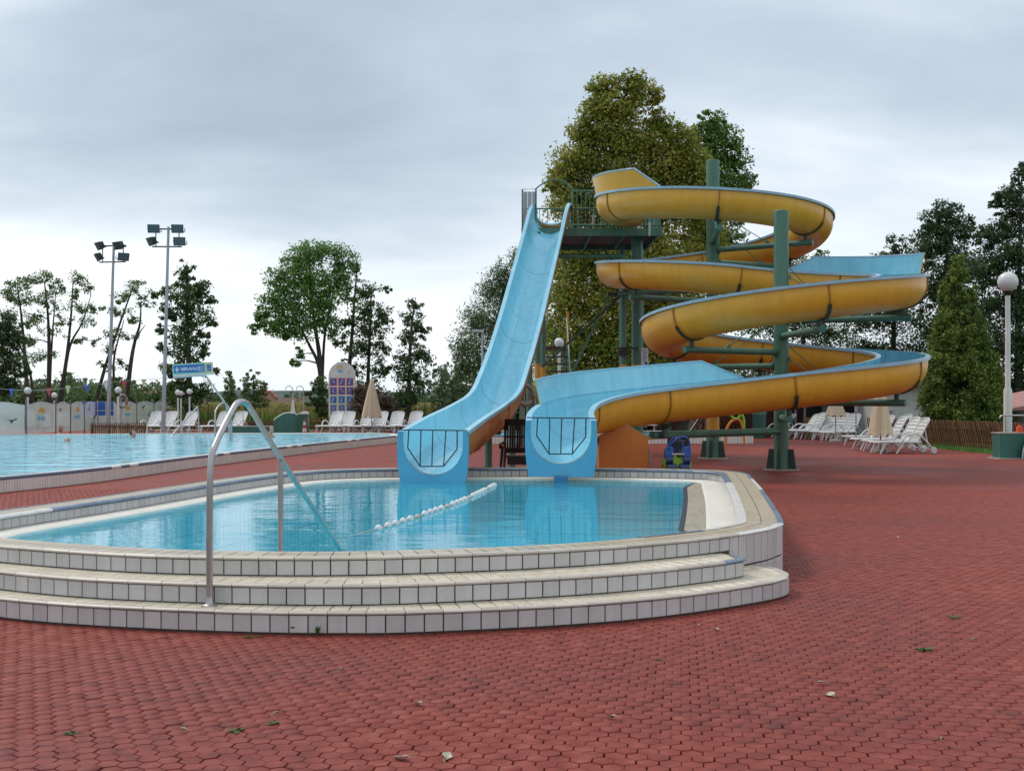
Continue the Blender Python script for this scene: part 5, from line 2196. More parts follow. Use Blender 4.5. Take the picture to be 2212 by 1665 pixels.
def wave_shower(c, yaw, label, s=1.0):
    t = thing('shower_basin', label, 'shower', c, yaw)
    t.scale = (s, s, s)
    pts = [(-0.80, 0.0), (0.25, 0.0), (0.25, 0.80)] + [(0.25 - 1.05 * j / 14, 0.42 + 0.50 * math.sin(PI * (0.72 - 0.60 * j / 14))) for j in range(0, 15)]
    mb = MB()
    mb.prism(pts, (0, 0.06, 0), (1, 0, 0), (0, 0, 1), 0.12)
    mb.build('wave_wall', M_TEAL, t)
    cp = MB()
    cp.tube([(x, 0, z + 0.012) for x, z in pts[3:]], 0.035, 8)
    cp.build('coping', M_WHITEP, t, smooth=60)
    mb = MB()
    mb.box((0.46, 0.02, 0.44), (0.42, 0.5, 0.88))
    mb.build('cabinet', mat('deep_green', (0.012, 0.11, 0.055), 0.4, coords='World'), t, bevel=0.01)
    cp = MB()
    cp.prism([(0.26, 0.88), (0.68, 0.88), (0.66, 0.96), (0.46, 1.0), (0.28, 0.92)], (0, 0.3, 0), (1, 0, 0), (0, 0, 1), 0.56)
    cp.build('cap', M_WHITEP, t)
    for x in (0.02, 0.48):
        mb = MB()
        mb.tube(catmull([(x, 0, 0.9), (x, 0, 1.7), (x - 0.04, 0, 2.0), (x - 0.2, 0, 2.08), (x - 0.33, 0, 1.98)], 5), 0.018, 8)
        mb.lathe([(0.01, 0.06), (0.06, 0.0)], (x - 0.34, 0, 1.9), n=10)
        mb.build('shower_pipe', M_STEEL, t, smooth=60)
    mb = MB()
    mb.lathe([(0.11, 0.9), (0.03, 1.5)], (0.02, 0, 0), n=10)
    mb.build('pipe_cone', M_WHITEP, t, smooth=40)


wave_shower((X_at(632, 51.5), 51.5, 0), 0.0, 'dark green wave-shaped shower wall beyond the swimming pool')
tw = thing('foot_basin', 'low teal foot basin wall with a steel rail left of the wave-shaped shower', 'basin', (X_at(548, 51.8), 51.8, 0))
mb = MB()
mb.box((0, 0, 0.17), (2.0, 0.12, 0.34))
mb.build('wall', M_TEAL, tw, bevel=0.01)
mb = MB()
mb.box((0, 0, 0.355), (2.0, 0.14, 0.03))
mb.build('coping', M_WHITEP, tw)
mb = MB()
mb.tube([(-1.2, .2, 0), (-1.2, .2, 0.95), (-0.5, .2, 0.95), (-0.5, .2, 0)], 0.02, 8)
mb.build('rail', M_STEEL, tw, smooth=30)
fb = thing('foot_basin', 'teal foot basin with curved wall and white rail at the right edge', 'basin', (X_at(2160, 30.5), 30.5, 0))
mb = MB()
mb.box((0.36, 0.25, 0.335), (0.72, 0.5, 0.62))
mb.build('wall', M_TEAL, fb, bevel=0.01)
mb = MB()
mb.box((0.36, 0.25, 0.655), (0.76, 0.54, 0.03))
mb.build('coping', M_CONC, fb)
mb = MB()
mb.box((0.36, 0.2, 0.012), (0.95, 0.7, 0.03))
mb.build('plinth', M_CONC, fb)
mb = MB()
mb.prism([(0.50, 0.0), (1.6, 0.0), (1.6, 1.1)] + [(1.6 - 1.1 * math.sin(PI / 2 * j / 10), 1.1 * math.cos(PI / 2 * j / 10)) for j in range(1, 10)], (0, -0.12, 0), (1, 0, 0), (0, 0, 1), 0.14)
mb.build('curved_wall', mat('grey_green', (0.085, 0.125, 0.115), 0.6, coords='World'), fb)
mb = MB()
mb.tube([(1.6 - 1.1 * math.sin(PI / 2 * j / 10), -0.19, 1.11 * math.cos(PI / 2 * j / 10)) for j in range(0, 11)], 0.03, 8)
mb.build('curved_coping', M_WHITEP, fb, smooth=60)
mb = MB()
mb.tube(catmull([(0.03, 0.1, 1.02), (0.06, 0.1, 1.08), (0.14, 0.1, 1.10), (0.6, 0.1, 1.10), (1.4, 0.1, 1.10)], 5), 0.022, 8)
mb.tube([(0.18, 0.1, 0.6), (0.18, 0.1, 1.1)], 0.02, 8)
mb.build('rail', M_STEEL, fb, smooth=60)
cn = tag(MB().lathe([(0.09, 0), (0.085, 0.10), (0.05, 0.17), (0.0, 0.18)], n=14).build('orange_cap', mat('bright_orange', (0.75, 0.075, 0.02), 0.5), None, smooth=40), 'small bright orange cap on the teal basin by the lamp post', 'cap')
cn.location = (X_at(2182, 30.8) + 0.22, 30.75, 0.672)
cv = MB()
cv.lathe([(0.055, 0), (0.05, 0.02), (0.035, 0.28), (0.03, 0.42), (0.01, 0.5)], n=10)
bc = thing('traffic_marker', 'small red and white striped cone beside the dark green shower', 'marker', (X_at(658, 51), 51, 0))
for k in range(5):
    mb = MB()
    r0, r1 = 0.11 - 0.016 * k, 0.11 - 0.016 * (k + 1)
    mb.lathe([(r0, 0.14 * k), (r1, 0.14 * (k + 1))], n=12)
    mb.build('stripe', M_RED if k % 2 == 0 else M_WHITEP, bc, smooth=40)

# ------------------------------------------------------------------ pool rails of the big pool
for pts, lab in (([(366, 970, 42.0), (372, 940, 42.5), (420, 886, 44.6), (428, 885, 45.0), (430, 950, 45.0)], 'slanted steel entry rail at the far edge of the swimming pool'),
                 ([(465, 985, 36.0), (465, 900, 36.0), (467, 885, 36.2), (478, 872, 36.6), (490, 880, 37.0), (500, 985, 37.4)], 'hoop-shaped steel ladder rail by the bent sign pole')):
    q0 = P(*pts[0])
    t = thing('pool_rail', lab, 'handrail', (q0.x, q0.y, 0))
    mb = MB()
    mb.tube(catmull([P(*p) - Vector((q0.x, q0.y, 0)) for p in pts], 5), 0.028, 8)
    mb.build('rail', M_STEEL, t, smooth=60)

# ------------------------------------------------------------------ swimmers


def swimmer(c, yaw, label, hair, bust=0.16):
    t = thing('person', label, 'person', c, yaw, 'bathers')
    mb = MB()
    n = 16
    prof = [(0.20, -0.34, 0.12), (0.215, -0.22, 0.125), (0.19, -0.10, 0.11), (0.12, -0.055, 0.085), (0.058, -0.03, 0.058), (0.054, 0.02, 0.056), (0.066, 0.05, 0.082), (0.076, 0.10, 0.094), (0.079, 0.15, 0.098), (0.072, 0.20, 0.092), (0.045, 0.245, 0.058), (0.0, 0.256, 0.0)]
    vs_, fs = [], []
    for rx, z, ry in prof:
        for j in range(n):
            a_ = 2 * PI * j / n
            y = ry * math.sin(a_)
            nose_ = -0.022 * math.exp(-((a_ - 1.5 * PI) / 0.22) ** 2) * math.exp(-((z - 0.11) / 0.03) ** 2)
            vs_.append((rx * math.cos(a_), y + nose_ - (0.012 if z > 0.03 else 0), z))
    for i in range(len(prof) - 1):
        for j in range(n):
            j2 = (j + 1) % n
            fs.append((i * n + j, i * n + j2, (i + 1) * n + j2, (i + 1) * n + j))
    mb.add(vs_, fs)
    b_ = mb.build('body', M_SKIN, t, smooth=70)
    h_ = MB()
    h_.ball((0, 0.012, 0.158), 0.098, 14, 9, sc=(0.9, 1.05, 1.12))
    hv = [(x, y, z) if not (y < -0.045 and z < 0.19) else (x * .8, y * .3, z + .03) for x, y, z in h_.v]
    h_.v = hv
    h_.build('hair', hair, t, smooth=70)
    return t


swimmer((X_at(287, 40.5), 40.5, 0.235 - 0.02), 1.2, 'swimmer with dark hair, only the head above water, near the wooden pickets', M_HAIR)
swimmer((X_at(585, 40.0), 40.0, 0.235 + 0.12), 0.9, 'bather with dark hair standing shoulder-deep below the wave-shaped shower', M_HAIR)
swimmer((X_at(145, 36.5), 36.5, 0.235 - 0.16), 0.3, 'swimmer whose head barely breaks the water at the left', mat('brown_hair', (0.10, 0.05, 0.03), 0.6))
swimmer((X_at(131, 47.5), 47.5, 0.22), 0.5, 'blurred bather behind the orange sun panel', mat('brown_hair', (0.10, 0.05, 0.03), 0.6))
swimmer((X_at(12, 47.5), 47.5, 0.22), -0.5, 'blurred bather behind the glass at the far left edge', M_HAIR)

# ------------------------------------------------------------------ things behind the landing pool
ph = thing('playhouse', 'orange gabled toy playhouse behind the landing pool', 'playhouse', (X_at(1347, 22.0), 22.0, 0), 0.0)
mb = MB()
mb.prism([(-0.45, 0), (0.45, 0), (0.45, 0.80), (0.02, 1.05), (-0.45, 0.82)], (0, 0.02, 0), (1, 0, 0), (0, 0, 1), 0.04)
mb.build('front_wall', M_ORANGE, ph, bevel=0.006)
mb = MB()
mb.prism([(-0.42, 0), (0.42, 0), (0.42, 0.78), (0.0, 1.02), (-0.42, 0.8)], (0, 0.85, 0), (1, 0, 0), (0, 0, 1), 0.04)
mb.build('rear_wall', M_TAN, ph)
for s_ in (-1, 1):
    mb = MB()
    mb.box((s_ * 0.42, 0.42, 0.34), (0.03, 0.78, 0.70))
    mb.build('side_wall', M_TAN, ph)
    mb = MB()
    mb.bar((s_ * 0.0, 0.40, 1.01), (s_ * 0.53, 0.40, 0.635), 1.0, 0.03, up=(0, 1, 0))
    mb.v = []
    mb.f, mb.mi = [], []
    sl_ = Vector((s_ * 0.53, 0, -0.30 if s_ > 0 else -0.29))
    mb.add([(0, -0.02, 1.09), (0, 0.92, 1.09), (sl_.x, 0.92, 1.09 + sl_.z), (sl_.x, -0.02, 1.09 + sl_.z), (0, -0.02, 1.06), (0, 0.92, 1.06), (sl_.x, 0.92, 1.06 + sl_.z), (sl_.x, -0.02, 1.06 + sl_.z)],
           [(0, 1, 2, 3), (7, 6, 5, 4), (0, 3, 7, 4), (1, 5, 6, 2), (2, 6, 7, 3), (0, 4, 5, 1)])
    mb.build('roof_panel', M_TAN, ph)
mb = MB()
mb.box((0.49, -0.02, 0.3), (0.05, 0.05, 0.6))
mb.build('corner_post', mat('pale_pink', (0.40, 0.22, 0.20), 0.6), ph)

rb = thing('pool_cleaner', 'blue and green pool cleaning robot on its trolley right of the playhouse', 'pool cleaner', (X_at(1464, 21.6), 21.6, 0.15))
mb = MB()
mb.box((0, 0.2, -0.06), (0.50, 0.55, 0.05))
for sx in (-0.2, 0.2):
    for sy in (0.0, 0.4):
        mb.lathe([(0.065, -0.02), (0.065, 0.02)], n=12, M=Matrix.Translation((sx, sy, -0.085)) @ Matrix.Rotation(PI / 2, 4, 'Y'))
mb.build('cart', M_DKB, rb)
mb = MB()
mb.prism([(-0.23, 0.05), (0.23, 0.05), (0.25, 0.20), (0.20, 0.34), (-0.20, 0.34), (-0.25, 0.20)], (0, 0.42, 0), (1, 0, 0), (0, 0, 1), 0.42)
mb.build('body', M_LIME, rb, bevel=0.02)
for s_ in (-1, 1):
    mb = MB()
    mb.lathe([(0.07, -0.09), (0.085, -0.08), (0.085, 0.08), (0.07, 0.09)], n=14, M=Matrix.Translation((s_ * 0.115, -0.04, 0.13)) @ Matrix.Rotation(PI / 2, 4, 'Y'))
    mb.build('brush', M_DKB, rb, smooth=40)
    mb = MB()
    mb.prism([(-0.075, 0.30), (0.075, 0.30), (0.09, 0.46), (0.06, 0.52), (-0.05, 0.50), (-0.08, 0.42)], (s_ * 0.155, 0.16, 0), (1, 0, 0), (0, 0, 1), 0.18)
    mb.build('shoulder', M_BLUPL, rb, bevel=0.015)
    mb = MB()
    mb.lathe([(0.075, -0.06), (0.075, 0.06)], n=14, M=Matrix.Translation((s_ * 0.155, -0.02, 0.27)) @ Matrix.Rotation(PI / 2, 4, 'Y'))
    mb.build('roller', M_DKB, rb, smooth=40)
mb = MB()
mb.tube(catmull([(-0.16, -0.02, 0.46), (-0.13, -0.03, 0.56), (0.0, -0.04, 0.67), (0.12, -0.03, 0.69), (0.20, -0.02, 0.62), (0.215, -0.01, 0.48)], 6), 0.016, 8)
mb.tube(catmull([(-0.17, 0.05, 0.46), (-0.15, 0.05, 0.58), (-0.04, 0.05, 0.68), (0.08, 0.05, 0.60), (0.10, 0.05, 0.46)], 6), 0.012, 8)
mb.build('carry_handle', M_BLUPL, rb, smooth=60)
mb = MB()
mb.lathe([(0.05, 0.34), (0.05, 0.40), (0.025, 0.43), (0.02, 0.46)], (0.03, 0.0, 0), n=12)
mb.build('swivel', M_BLACK, rb, smooth=40)
mb = MB()
mb.box((0, -0.05, 0.385), (0.22, 0.02, 0.02))
mb.build('trim', M_WHITEP, rb)
tr_ = thing('covered_trolley', 'tall trolley wrapped in a dark plastic bag behind the pool cleaner', 'trolley', (X_at(1465, 24.3), 24.3, 0))
mb = MB()
mb.box((0, 0, 0.60), (0.44, 0.05, 0.36))
mb.build('panel', M_DKB, tr_)
cu = bpy.data.curves.new('lettering', 'FONT')
cu.body = 'expert'
cu.size = 0.085
cu.extrude = 0.001
cu.materials.append(M_WHITEP)
lo = text_mesh(cu)
lo.parent = tr_
lo.location = (-0.08, -0.028, 0.66)
lo.rotation_euler = (PI / 2, 0, 0)
mb = MB()
for s_ in (-1, 1):
    mb.tube([(s_ * 0.2, 0.02, 0.1), (s_ * 0.2, 0.02, 1.0)], 0.016, 8)
mb.build('frame', M_BLUPL, tr_, smooth=60)
mb = MB()
n, m = 22, 9
vs_, fs = [], []
for i in range(m + 1):
    q = i / m
    for j in range(n):
        a_ = 2 * PI * j / n
        w_ = (0.235 - 0.03 * math.sin(q * PI)) * (1 + 0.09 * math.sin(5 * a_ + 3 * q) + 0.05 * math.sin(9 * a_ - 8 * q))
        vs_.append((w_ * math.cos(a_), 0.7 * w_ * math.sin(a_), 0.80 + 0.52 * q + 0.02 * math.sin(4 * a_)))
for i in range(m):
    for j in range(n):
        j2 = (j + 1) % n
        fs.append((i * n + j, i * n + j2, (i + 1) * n + j2, (i + 1) * n + j))
fs += [tuple(reversed(range(n))), tuple(m * n + j for j in range(n))]
mb.add(vs_, fs)
mb.build('plastic_bag', M_BAG, tr_, smooth=60)

ch = thing('plastic_chair', 'black plastic armchair with slotted back between the two slide mouths', 'chair', (X_at(1117, 22.9), 22.9, 0), 0.12)
mb = MB()
HB = 1.14


def back_pt(x, z):
    return Vector((x, -0.18 - 0.16 * (z - 0.45) + 0.10 * (x / 0.27) ** 2, z))


def back_strip(x0, x1, z0, z1):
    vs_ = []
    nx = 3
    for th_ in (0, 0.02):
        for i in range(nx + 1):
            x = x0 + (x1 - x0) * i / nx
            vs_ += [back_pt(x, z0) + Vector((0, th_, 0)), back_pt(x, z1) + Vector((0, th_, 0))]
    k = 2 * (nx + 1)
    fs = []
    for i in range(nx):
        b_ = 2 * i
        fs += [(b_, b_ + 2, b_ + 3, b_ + 1), (k + b_, k + b_ + 1, k + b_ + 3, k + b_ + 2), (b_ + 1, b_ + 3, k + b_ + 3, k + b_ + 1), (b_, k + b_, k + b_ + 2, b_ + 2)]
    fs += [(0, 1, k + 1, k), (k - 2, 2 * k - 2, 2 * k - 1, k - 1)]
    mb.add(vs_, fs)


for z0, z1 in ((0.50, 0.60), (0.79, 0.82), (1.02, HB)):
    back_strip(-0.26, 0.26, z0, z1)
for k in range(12):
    x = -0.245 + 0.0445 * k
    wd = 0.026 if k not in (0, 5, 6, 11) else 0.04
    back_strip(x - wd / 2, x + wd / 2, 0.60, 1.02)
mb.build('backrest', M_BLACK, ch, smooth=35)
mb = MB()
mb.box((0, 0.05, 0.43), (0.50, 0.46, 0.025))
mb.box((0, -0.17, 0.36), (0.42, 0.02, 0.16))
mb.build('seat', M_BLACK, ch, bevel=0.008)
for s_ in (-1, 1):
    mb = MB()
    mb.tube(catmull([(s_ * .25, -0.20, 0.72), (s_ * .29, -0.02, 0.67), (s_ * .30, 0.2, 0.65), (s_ * .29, 0.28, 0.58)], 4), 0.026, 8)
    mb.build('armrest', M_BLACK, ch, smooth=60)
    for y, y1 in ((-0.18, -0.26), (0.26, 0.30)):
        mb = MB()
        mb.tube([(s_ * .25, y, 0.62 if y > 0 else 0.5), (s_ * .30, y1, 0.0)], [0.032, 0.022], 8)
        mb.build('leg', M_BLACK, ch, smooth=60)

ty = thing('toy_rocker', 'lime green and orange ring-headed play toy by the paddling pool', 'play toy', (X_at(1588, 39.8), 39.8, 0))
mb = MB()
mb.tube([(0.02 + 0.155 * math.cos(2 * PI * k / 20), 0, 1.02 + 0.155 * math.sin(2 * PI * k / 20)) for k in range(20)], 0.045, 8, closed=True)
mb.tube(catmull([(0.15, 0, 1.12), (0.25, 0, 0.95), (0.29, 0, 0.75), (0.28, 0, 0.55)], 5), 0.05, 8)
mb.build('ring', M_LIME, ty, smooth=60)
mb = MB()
mb.tube(catmull([(-0.30, 0, 0.45), (-0.24, 0, 0.62), (-0.10, 0, 0.80), (0.10, 0, 0.85), (0.22, 0, 0.70), (0.29, 0, 0.45)], 5), 0.045, 8)
mb.tube([(-0.30, 0, 0.46), (-0.32, 0, 0.0)], 0.04, 8)
mb.tube([(0.29, 0, 0.46), (0.31, 0, 0.0)], 0.04, 8)
mb.build('frame', mat('toy_orange', (0.70, 0.23, 0.02), 0.4), ty, smooth=60)

tbn = thing('waste_bin', 'dark green waste bin against the brown building', 'bin', (X_at(1640, 47.0), 47.0, 0))
mb = MB()
mb.lathe([(0.24, 0), (0.27, 0.85), (0.28, 0.9)], n=14)
mb.build('body', mat('bin_green', (0.03, 0.11, 0.09), 0.5), tbn, smooth=40)
mb = MB()
mb.lathe([(0.29, 0.9), (0.28, 1.05), (0.2, 1.3), (0.0, 1.36)], n=14)
mb.build('lid', mat('bin_lid', (0.045, 0.16, 0.10), 0.5), tbn, smooth=40)

# ------------------------------------------------------------------ pennant string
pn = thing('pennant_string', 'string of small coloured triangular pennants over the far pool edge', 'pennants', P(0, 845, 43.5))
o0 = Vector(pn.location)
line = catmull([P(-60, 830, 43.5), P(30, 842, 43.5), P(130, 840, 44), P(250, 825, 46.5), P(300, 821, 47), P(356, 816, 48)], 6)
mb = MB()
mb.tube([p - o0 for p in line], 0.008, 5)
mb.build('string', M_GREYP, pn)
for x, y, m_, Y in ((25, 839, M_BLUEP, 43.5), (105, 838, M_RED, 43.9), (147, 833, M_SIGNY, 44.4), (186, 831, M_BLUEP, 45.2), (228, 826, M_WHITEP, 46), (268, 823, M_RED, 46.7), (311, 819, M_SIGNY, 47.2), (355, 814, M_BLUEP, 48.0)):
    mb = MB()
    c = P(x, y, Y) - o0
    tw_ = RND.uniform(-.5, .5)
    ax = Vector((math.cos(tw_), math.sin(tw_), 0))
    mb.prism([(-0.10, 0), (RND.uniform(-.05, .05), -0.34), (0.10, 0)], c, ax, Vector((0, 0, 1)), 0.003)
    mb.build('pennant', m_, pn)

# ------------------------------------------------------------------ fences


def lattice_fence(p0, p1, label, h=0.85, pitch=0.14, lean=0.16):
    p0, p1 = Vector((*p0, 0)), Vector((*p1, 0))
    L_ = (p1 - p0).length
    d = (p1 - p0).normalized()
    t = thing('wooden_fence', label, 'fence', p0, math.atan2(d.y, d.x))
    mes = []
    for s_ in (-1, 1):
        mb = MB()
        y = 0.022 * s_
        mb.tube([(-lean * s_, y, 0.03), (lean * s_, y, h)], 0.022, 6)
        me = bpy.data.meshes.new('pale')
        me.from_pydata(mb.v, [], mb.f)
        me.materials.append(M_WOOD)
        mes.append(me)
    n_ = int(L_ / pitch)
    for k in range(n_):
        for me in mes:
            place('pale', me, t, (pitch * (k + 0.5) + RND.uniform(-.01, .01), 0, RND.uniform(-.02, .02)), (0, RND.uniform(-.03, .03), 0))
    for z in (0.22, h * 0.72):
        mb = MB()
        mb.tube([(0, 0.06, z), (L_, 0.06, z)], 0.035, 8)
        mb.build('rail', M_WOOD, t, smooth=60)
    np_ = max(2, int(L_ / 2.0) + 1)
    for k in range(np_):
        mb = MB()
        mb.tube([(L_ * k / (np_ - 1), 0.11, 0), (L_ * k / (np_ - 1), 0.11, h + 0.02)], 0.05, 8)
        mb.build('post', M_WOOD, t, smooth=60)


lattice_fence((12.9, 43.5), (14.35, 33.2), 'brown lattice fence of crossed pales in front of the conifer', 0.84, 0.14)
lattice_fence((X_at(655, 57.5), 57.5), (X_at(960, 57.5), 57.5), 'brown lattice fence behind the loungers beyond the swimming pool', 0.62, 0.2)
lattice_fence((X_at(418, 57), 57.0), (X_at(590, 57.3), 57.3), 'brown lattice fence between the glass screen and the green shower', 0.5, 0.2)
lattice_fence((X_at(1505, 50), 50.0), (X_at(1600, 50), 50.0), 'short brown lattice fence behind the ring-headed toy', 0.75, 0.16)
pk = thing('picket_fence', 'low brown picket fence panel at the far edge of the swimming pool', 'fence', (X_at(197, 44.6), 44.6, 0), math.radians(12))
for k in range(26):
    mb = MB()
    x = 0.075 * k
    h = 0.66 + 0.012 * math.sin(k * 2.3)
    mb.prism([(x - 0.022, 0.02), (x + 0.022, 0.02), (x + 0.022, h - .04), (x, h), (x - 0.022, h - .04)], (0, 0.01, 0), (1, 0, 0), (0, 0, 1), 0.02)
    mb.build('picket', M_WOOD, pk)
for z in (0.14, 0.5):
    mb = MB()
    mb.box((0.94, 0.03, z), (1.95, 0.03, 0.07))
    mb.build('rail', M_WOOD, pk)
for x in (0.0, 0.62, 1.25, 1.88):
    mb = MB()
    mb.tube([(x, 0.07, 0), (x + 0.05, 0.07, 0.6)], 0.03, 8)
    mb.build('post', M_WOOD, pk, smooth=60)

wf = thing('wire_fence', 'thin green wire fence along the field behind the pool', 'fence', (-22, 61, 0))
for k in range(13):
    mb = MB()
    mb.tube([(2.2 * k, 0, 0), (2.2 * k, 0, 1.25)], 0.03, 6)
    mb.build('post', M_GREEND, wf)
mb = MB()
for z in (0.2, 0.5, 0.8, 1.1, 1.22):
    mb.tube([(0, 0, z), (26.4, 0, z)], 0.006, 4)
mb.build('wire', M_GREEND, wf)

# ------------------------------------------------------------------ buildings
bd_ = thing('low_building', 'dark brown single-storey building with shaded openings behind the right-hand loungers', 'building', (X_at(1720, 50), 50, 0))
bx0, bx1 = X_at(1520, 50) - bd_.location.x, X_at(1925, 50) - bd_.location.x
mb = MB()
mb.box(((bx0 + bx1) / 2, 3.0, 1.1), (bx1 - bx0, 5.0, 2.2))
mb.build('wall', M_BRICK, bd_)
mb = MB()
mb.box(((bx0 + bx1) / 2, 2.2, 2.32), (bx1 - bx0 + 1.0, 7.4, 0.22))
mb.build('roof', M_ROOFB, bd_)
for x, w_ in ((1772, 60), (1850, 62), (1900, 28), (1700, 44)):
    mb = MB()
    xx = X_at(x, 50) - bd_.location.x
    mb.box((xx, 0.42, 1.2), (w_ * 50 / F, 0.2, 1.7))
    mb.build('opening', M_DARK, bd_)
    mb = MB()
    for s_ in (-1, 1):
        mb.box((xx + s_ * w_ * 25 / F, 0.34, 1.2), (0.10, 0.12, 1.9))
    mb.build('door_post', M_GREYP, bd_)
mb = MB()
mb.box((X_at(1790, 50) - bd_.location.x, 0.25, 1.1), (0.4, 0.05, 1.4))
mb.build('door', mat('grey_door', (0.20, 0.22, 0.25), 0.5), bd_)
wb = thing('white_building', 'white rendered wall end beside the tall conifer', 'building', (X_at(1960, 45), 45, 0))
mb = MB()
mb.box((0.1, 2.0, 1.0), (1.75, 4.0, 2.0))
mb.build('wall', M_WHITEP, wb)
mb = MB()
mb.box((0.1, 1.9, 2.08), (2.2, 4.8, 0.16))
mb.build('roof', M_ROOFB, wb)
mb = MB()
mb.box((-0.62, -0.03, 1.05), (0.12, 0.06, 0.10))
mb.build('wall_lamp', M_GREYP, wb)
rs_ = thing('reed_screen', 'yellow-brown reed mat screen in front of the dark building', 'fence', (X_at(1738, 48.2), 48.2, 0))
mb = MB()
for k in range(60):
    mb.tube([(0.031 * k, 0.01 * (k % 2), 0), (0.031 * k + RND.uniform(-.01, .01), 0.01 * (k % 2), 0.80 + RND.uniform(-.05, .05))], 0.017, 5)
tag(mb.build('reeds', M_REED, rs_), kind='stuff')
gz = thing('pink_canopy', 'pink awning roof at the right edge behind the lamp post', 'awning', (X_at(2225, 42), 42, 0))
mb = MB()
mb.add([(-1.05, 0, 1.12), (1.2, 0, 1.55), (1.2, 2.4, 1.9), (-1.05, 2.4, 1.45), (-1.05, 0, 1.08), (1.2, 0, 1.25), (1.2, 2.4, 1.6), (-1.05, 2.4, 1.38)], [(0, 1, 2, 3), (7, 6, 5, 4), (0, 4, 5, 1), (1, 5, 6, 2), (2, 6, 7, 3), (3, 7, 4, 0)])
mb.build('cloth', mat('pink_cloth', (0.40, 0.20, 0.19), 0.8), gz)
for x in (-0.95, 1.1):
    mb = MB()
    mb.tube([(x, 0.1, 0), (x, 0.1, 1.25)], 0.03, 8)
    mb.build('post', M_GREYP, gz)


def house(x0, x1, ybase, ywall, ytop, Y, label, wallm, roofm, ridge_along=True, wins=3):
    a_, b_ = P(x0, ybase, Y), P(x1, ybase, Y)
    zb, zw, zt = -0.1, P(0, ywall, Y).z, P(0, ytop, Y).z
    t = thing('house', label, 'house', (a_.x, Y, 0), group='houses beyond the field')
    W_ = b_.x - a_.x
    D_ = W_ * 0.8
    mb = MB()
    mb.box((W_ / 2, D_ / 2, (zb + zw) / 2), (W_, D_, zw - zb))
    if not ridge_along:
        mb.prism([(0, zw), (W_, zw), (W_ / 2, zt - 0.15)], (0, D_, 0), (1, 0, 0), (0, 0, 1), D_)
    mb.build('wall', wallm, t)
    o = 0.05 * W_
    mb = MB()
    if ridge_along:
        vs_ = [(-o, -o, zw - .1), (W_ + o, -o, zw - .1), (W_ + o, D_ + o, zw - .1), (-o, D_ + o, zw - .1), (o, D_ / 2, zt), (W_ - o, D_ / 2, zt)]
        mb.add(vs_, [(0, 1, 5, 4), (1, 2, 5), (2, 3, 4, 5), (3, 0, 4), (3, 2, 1, 0)])
    else:
        for s_ in (0, 1):
            xx = -o if s_ == 0 else W_ + o
            mb.add([(xx, -o, zw - .15), (W_ / 2, -o, zt), (W_ / 2, D_ + o, zt), (xx, D_ + o, zw - .15), (xx, -o, zw - .35), (W_ / 2, -o, zt - .2), (W_ / 2, D_ + o, zt - .2), (xx, D_ + o, zw - .35)],
                   [(0, 1, 2, 3), (7, 6, 5, 4), (0, 4, 5, 1), (1, 5, 6, 2), (2, 6, 7, 3), (3, 7, 4, 0)])
    r_ = mb.build('roof', roofm, t)
    mb = MB()
    mb.box((W_ * .7, D_ * .55, zt + 0.1), (W_ * .05, W_ * .05, W_ * .12))
    mb.build('chimney', wallm, r_)
    for k in range(wins):
        mb = MB()
        mb.box((W_ * (k + 0.7) / (wins + .4), -0.03, zw * 0.62), (W_ * 0.09, 0.1, zw * 0.28))
        mb.build('window', M_DARK, t)


house(283, 340, 872, 851, 842, 150, 'pale house with long red roof left of the right mast', M_HOUSE, M_ROOFR)
house(568, 596, 875, 856, 843, 170, 'brick-red gabled house just right of the small trees', mat('pink_render', (0.42, 0.22, 0.16), 0.8), M_ROOFR, False, 1)
house(600, 640, 876, 867, 859, 165, 'low pale farmhouse with brown roof in the middle of the village', M_HOUSE, M_ROOFB)
house(642, 662, 875, 863, 857, 175, 'small pale shed with sloping roof right of the farmhouse', M_HOUSE, M_ROOFB, True, 1)
house(672, 700, 876, 868, 862, 185, 'low house partly hidden by the ash tree', M_HOUSE, M_ROOFB, True, 2)
house(418, 446, 878, 870, 862, 150, 'small pale house near the pool sign', M_HOUSE, M_ROOFB, True, 2)
cht = thing('church_tower', 'pinkish tower with pointed roof above the small trees', 'tower', P(571, 870, 210))
cht.location.z = 0
mb = MB()
mb.box((0, 0, 1.3), (1.2, 1.2, 2.6))
mb.build('shaft', mat('pink_render', (0.42, 0.22, 0.16), 0.8), cht)
mb = MB()
mb.add([(-.7, -.7, 2.6), (.7, -.7, 2.6), (.7, .7, 2.6), (-.7, .7, 2.6), (0, 0, 4.3)], [(0, 1, 4), (1, 2, 4), (2, 3, 4), (3, 0, 4)])
mb.build('spire', M_ROOFR, cht)

# ------------------------------------------------------------------ foliage
NRS = np.random.RandomState(11)


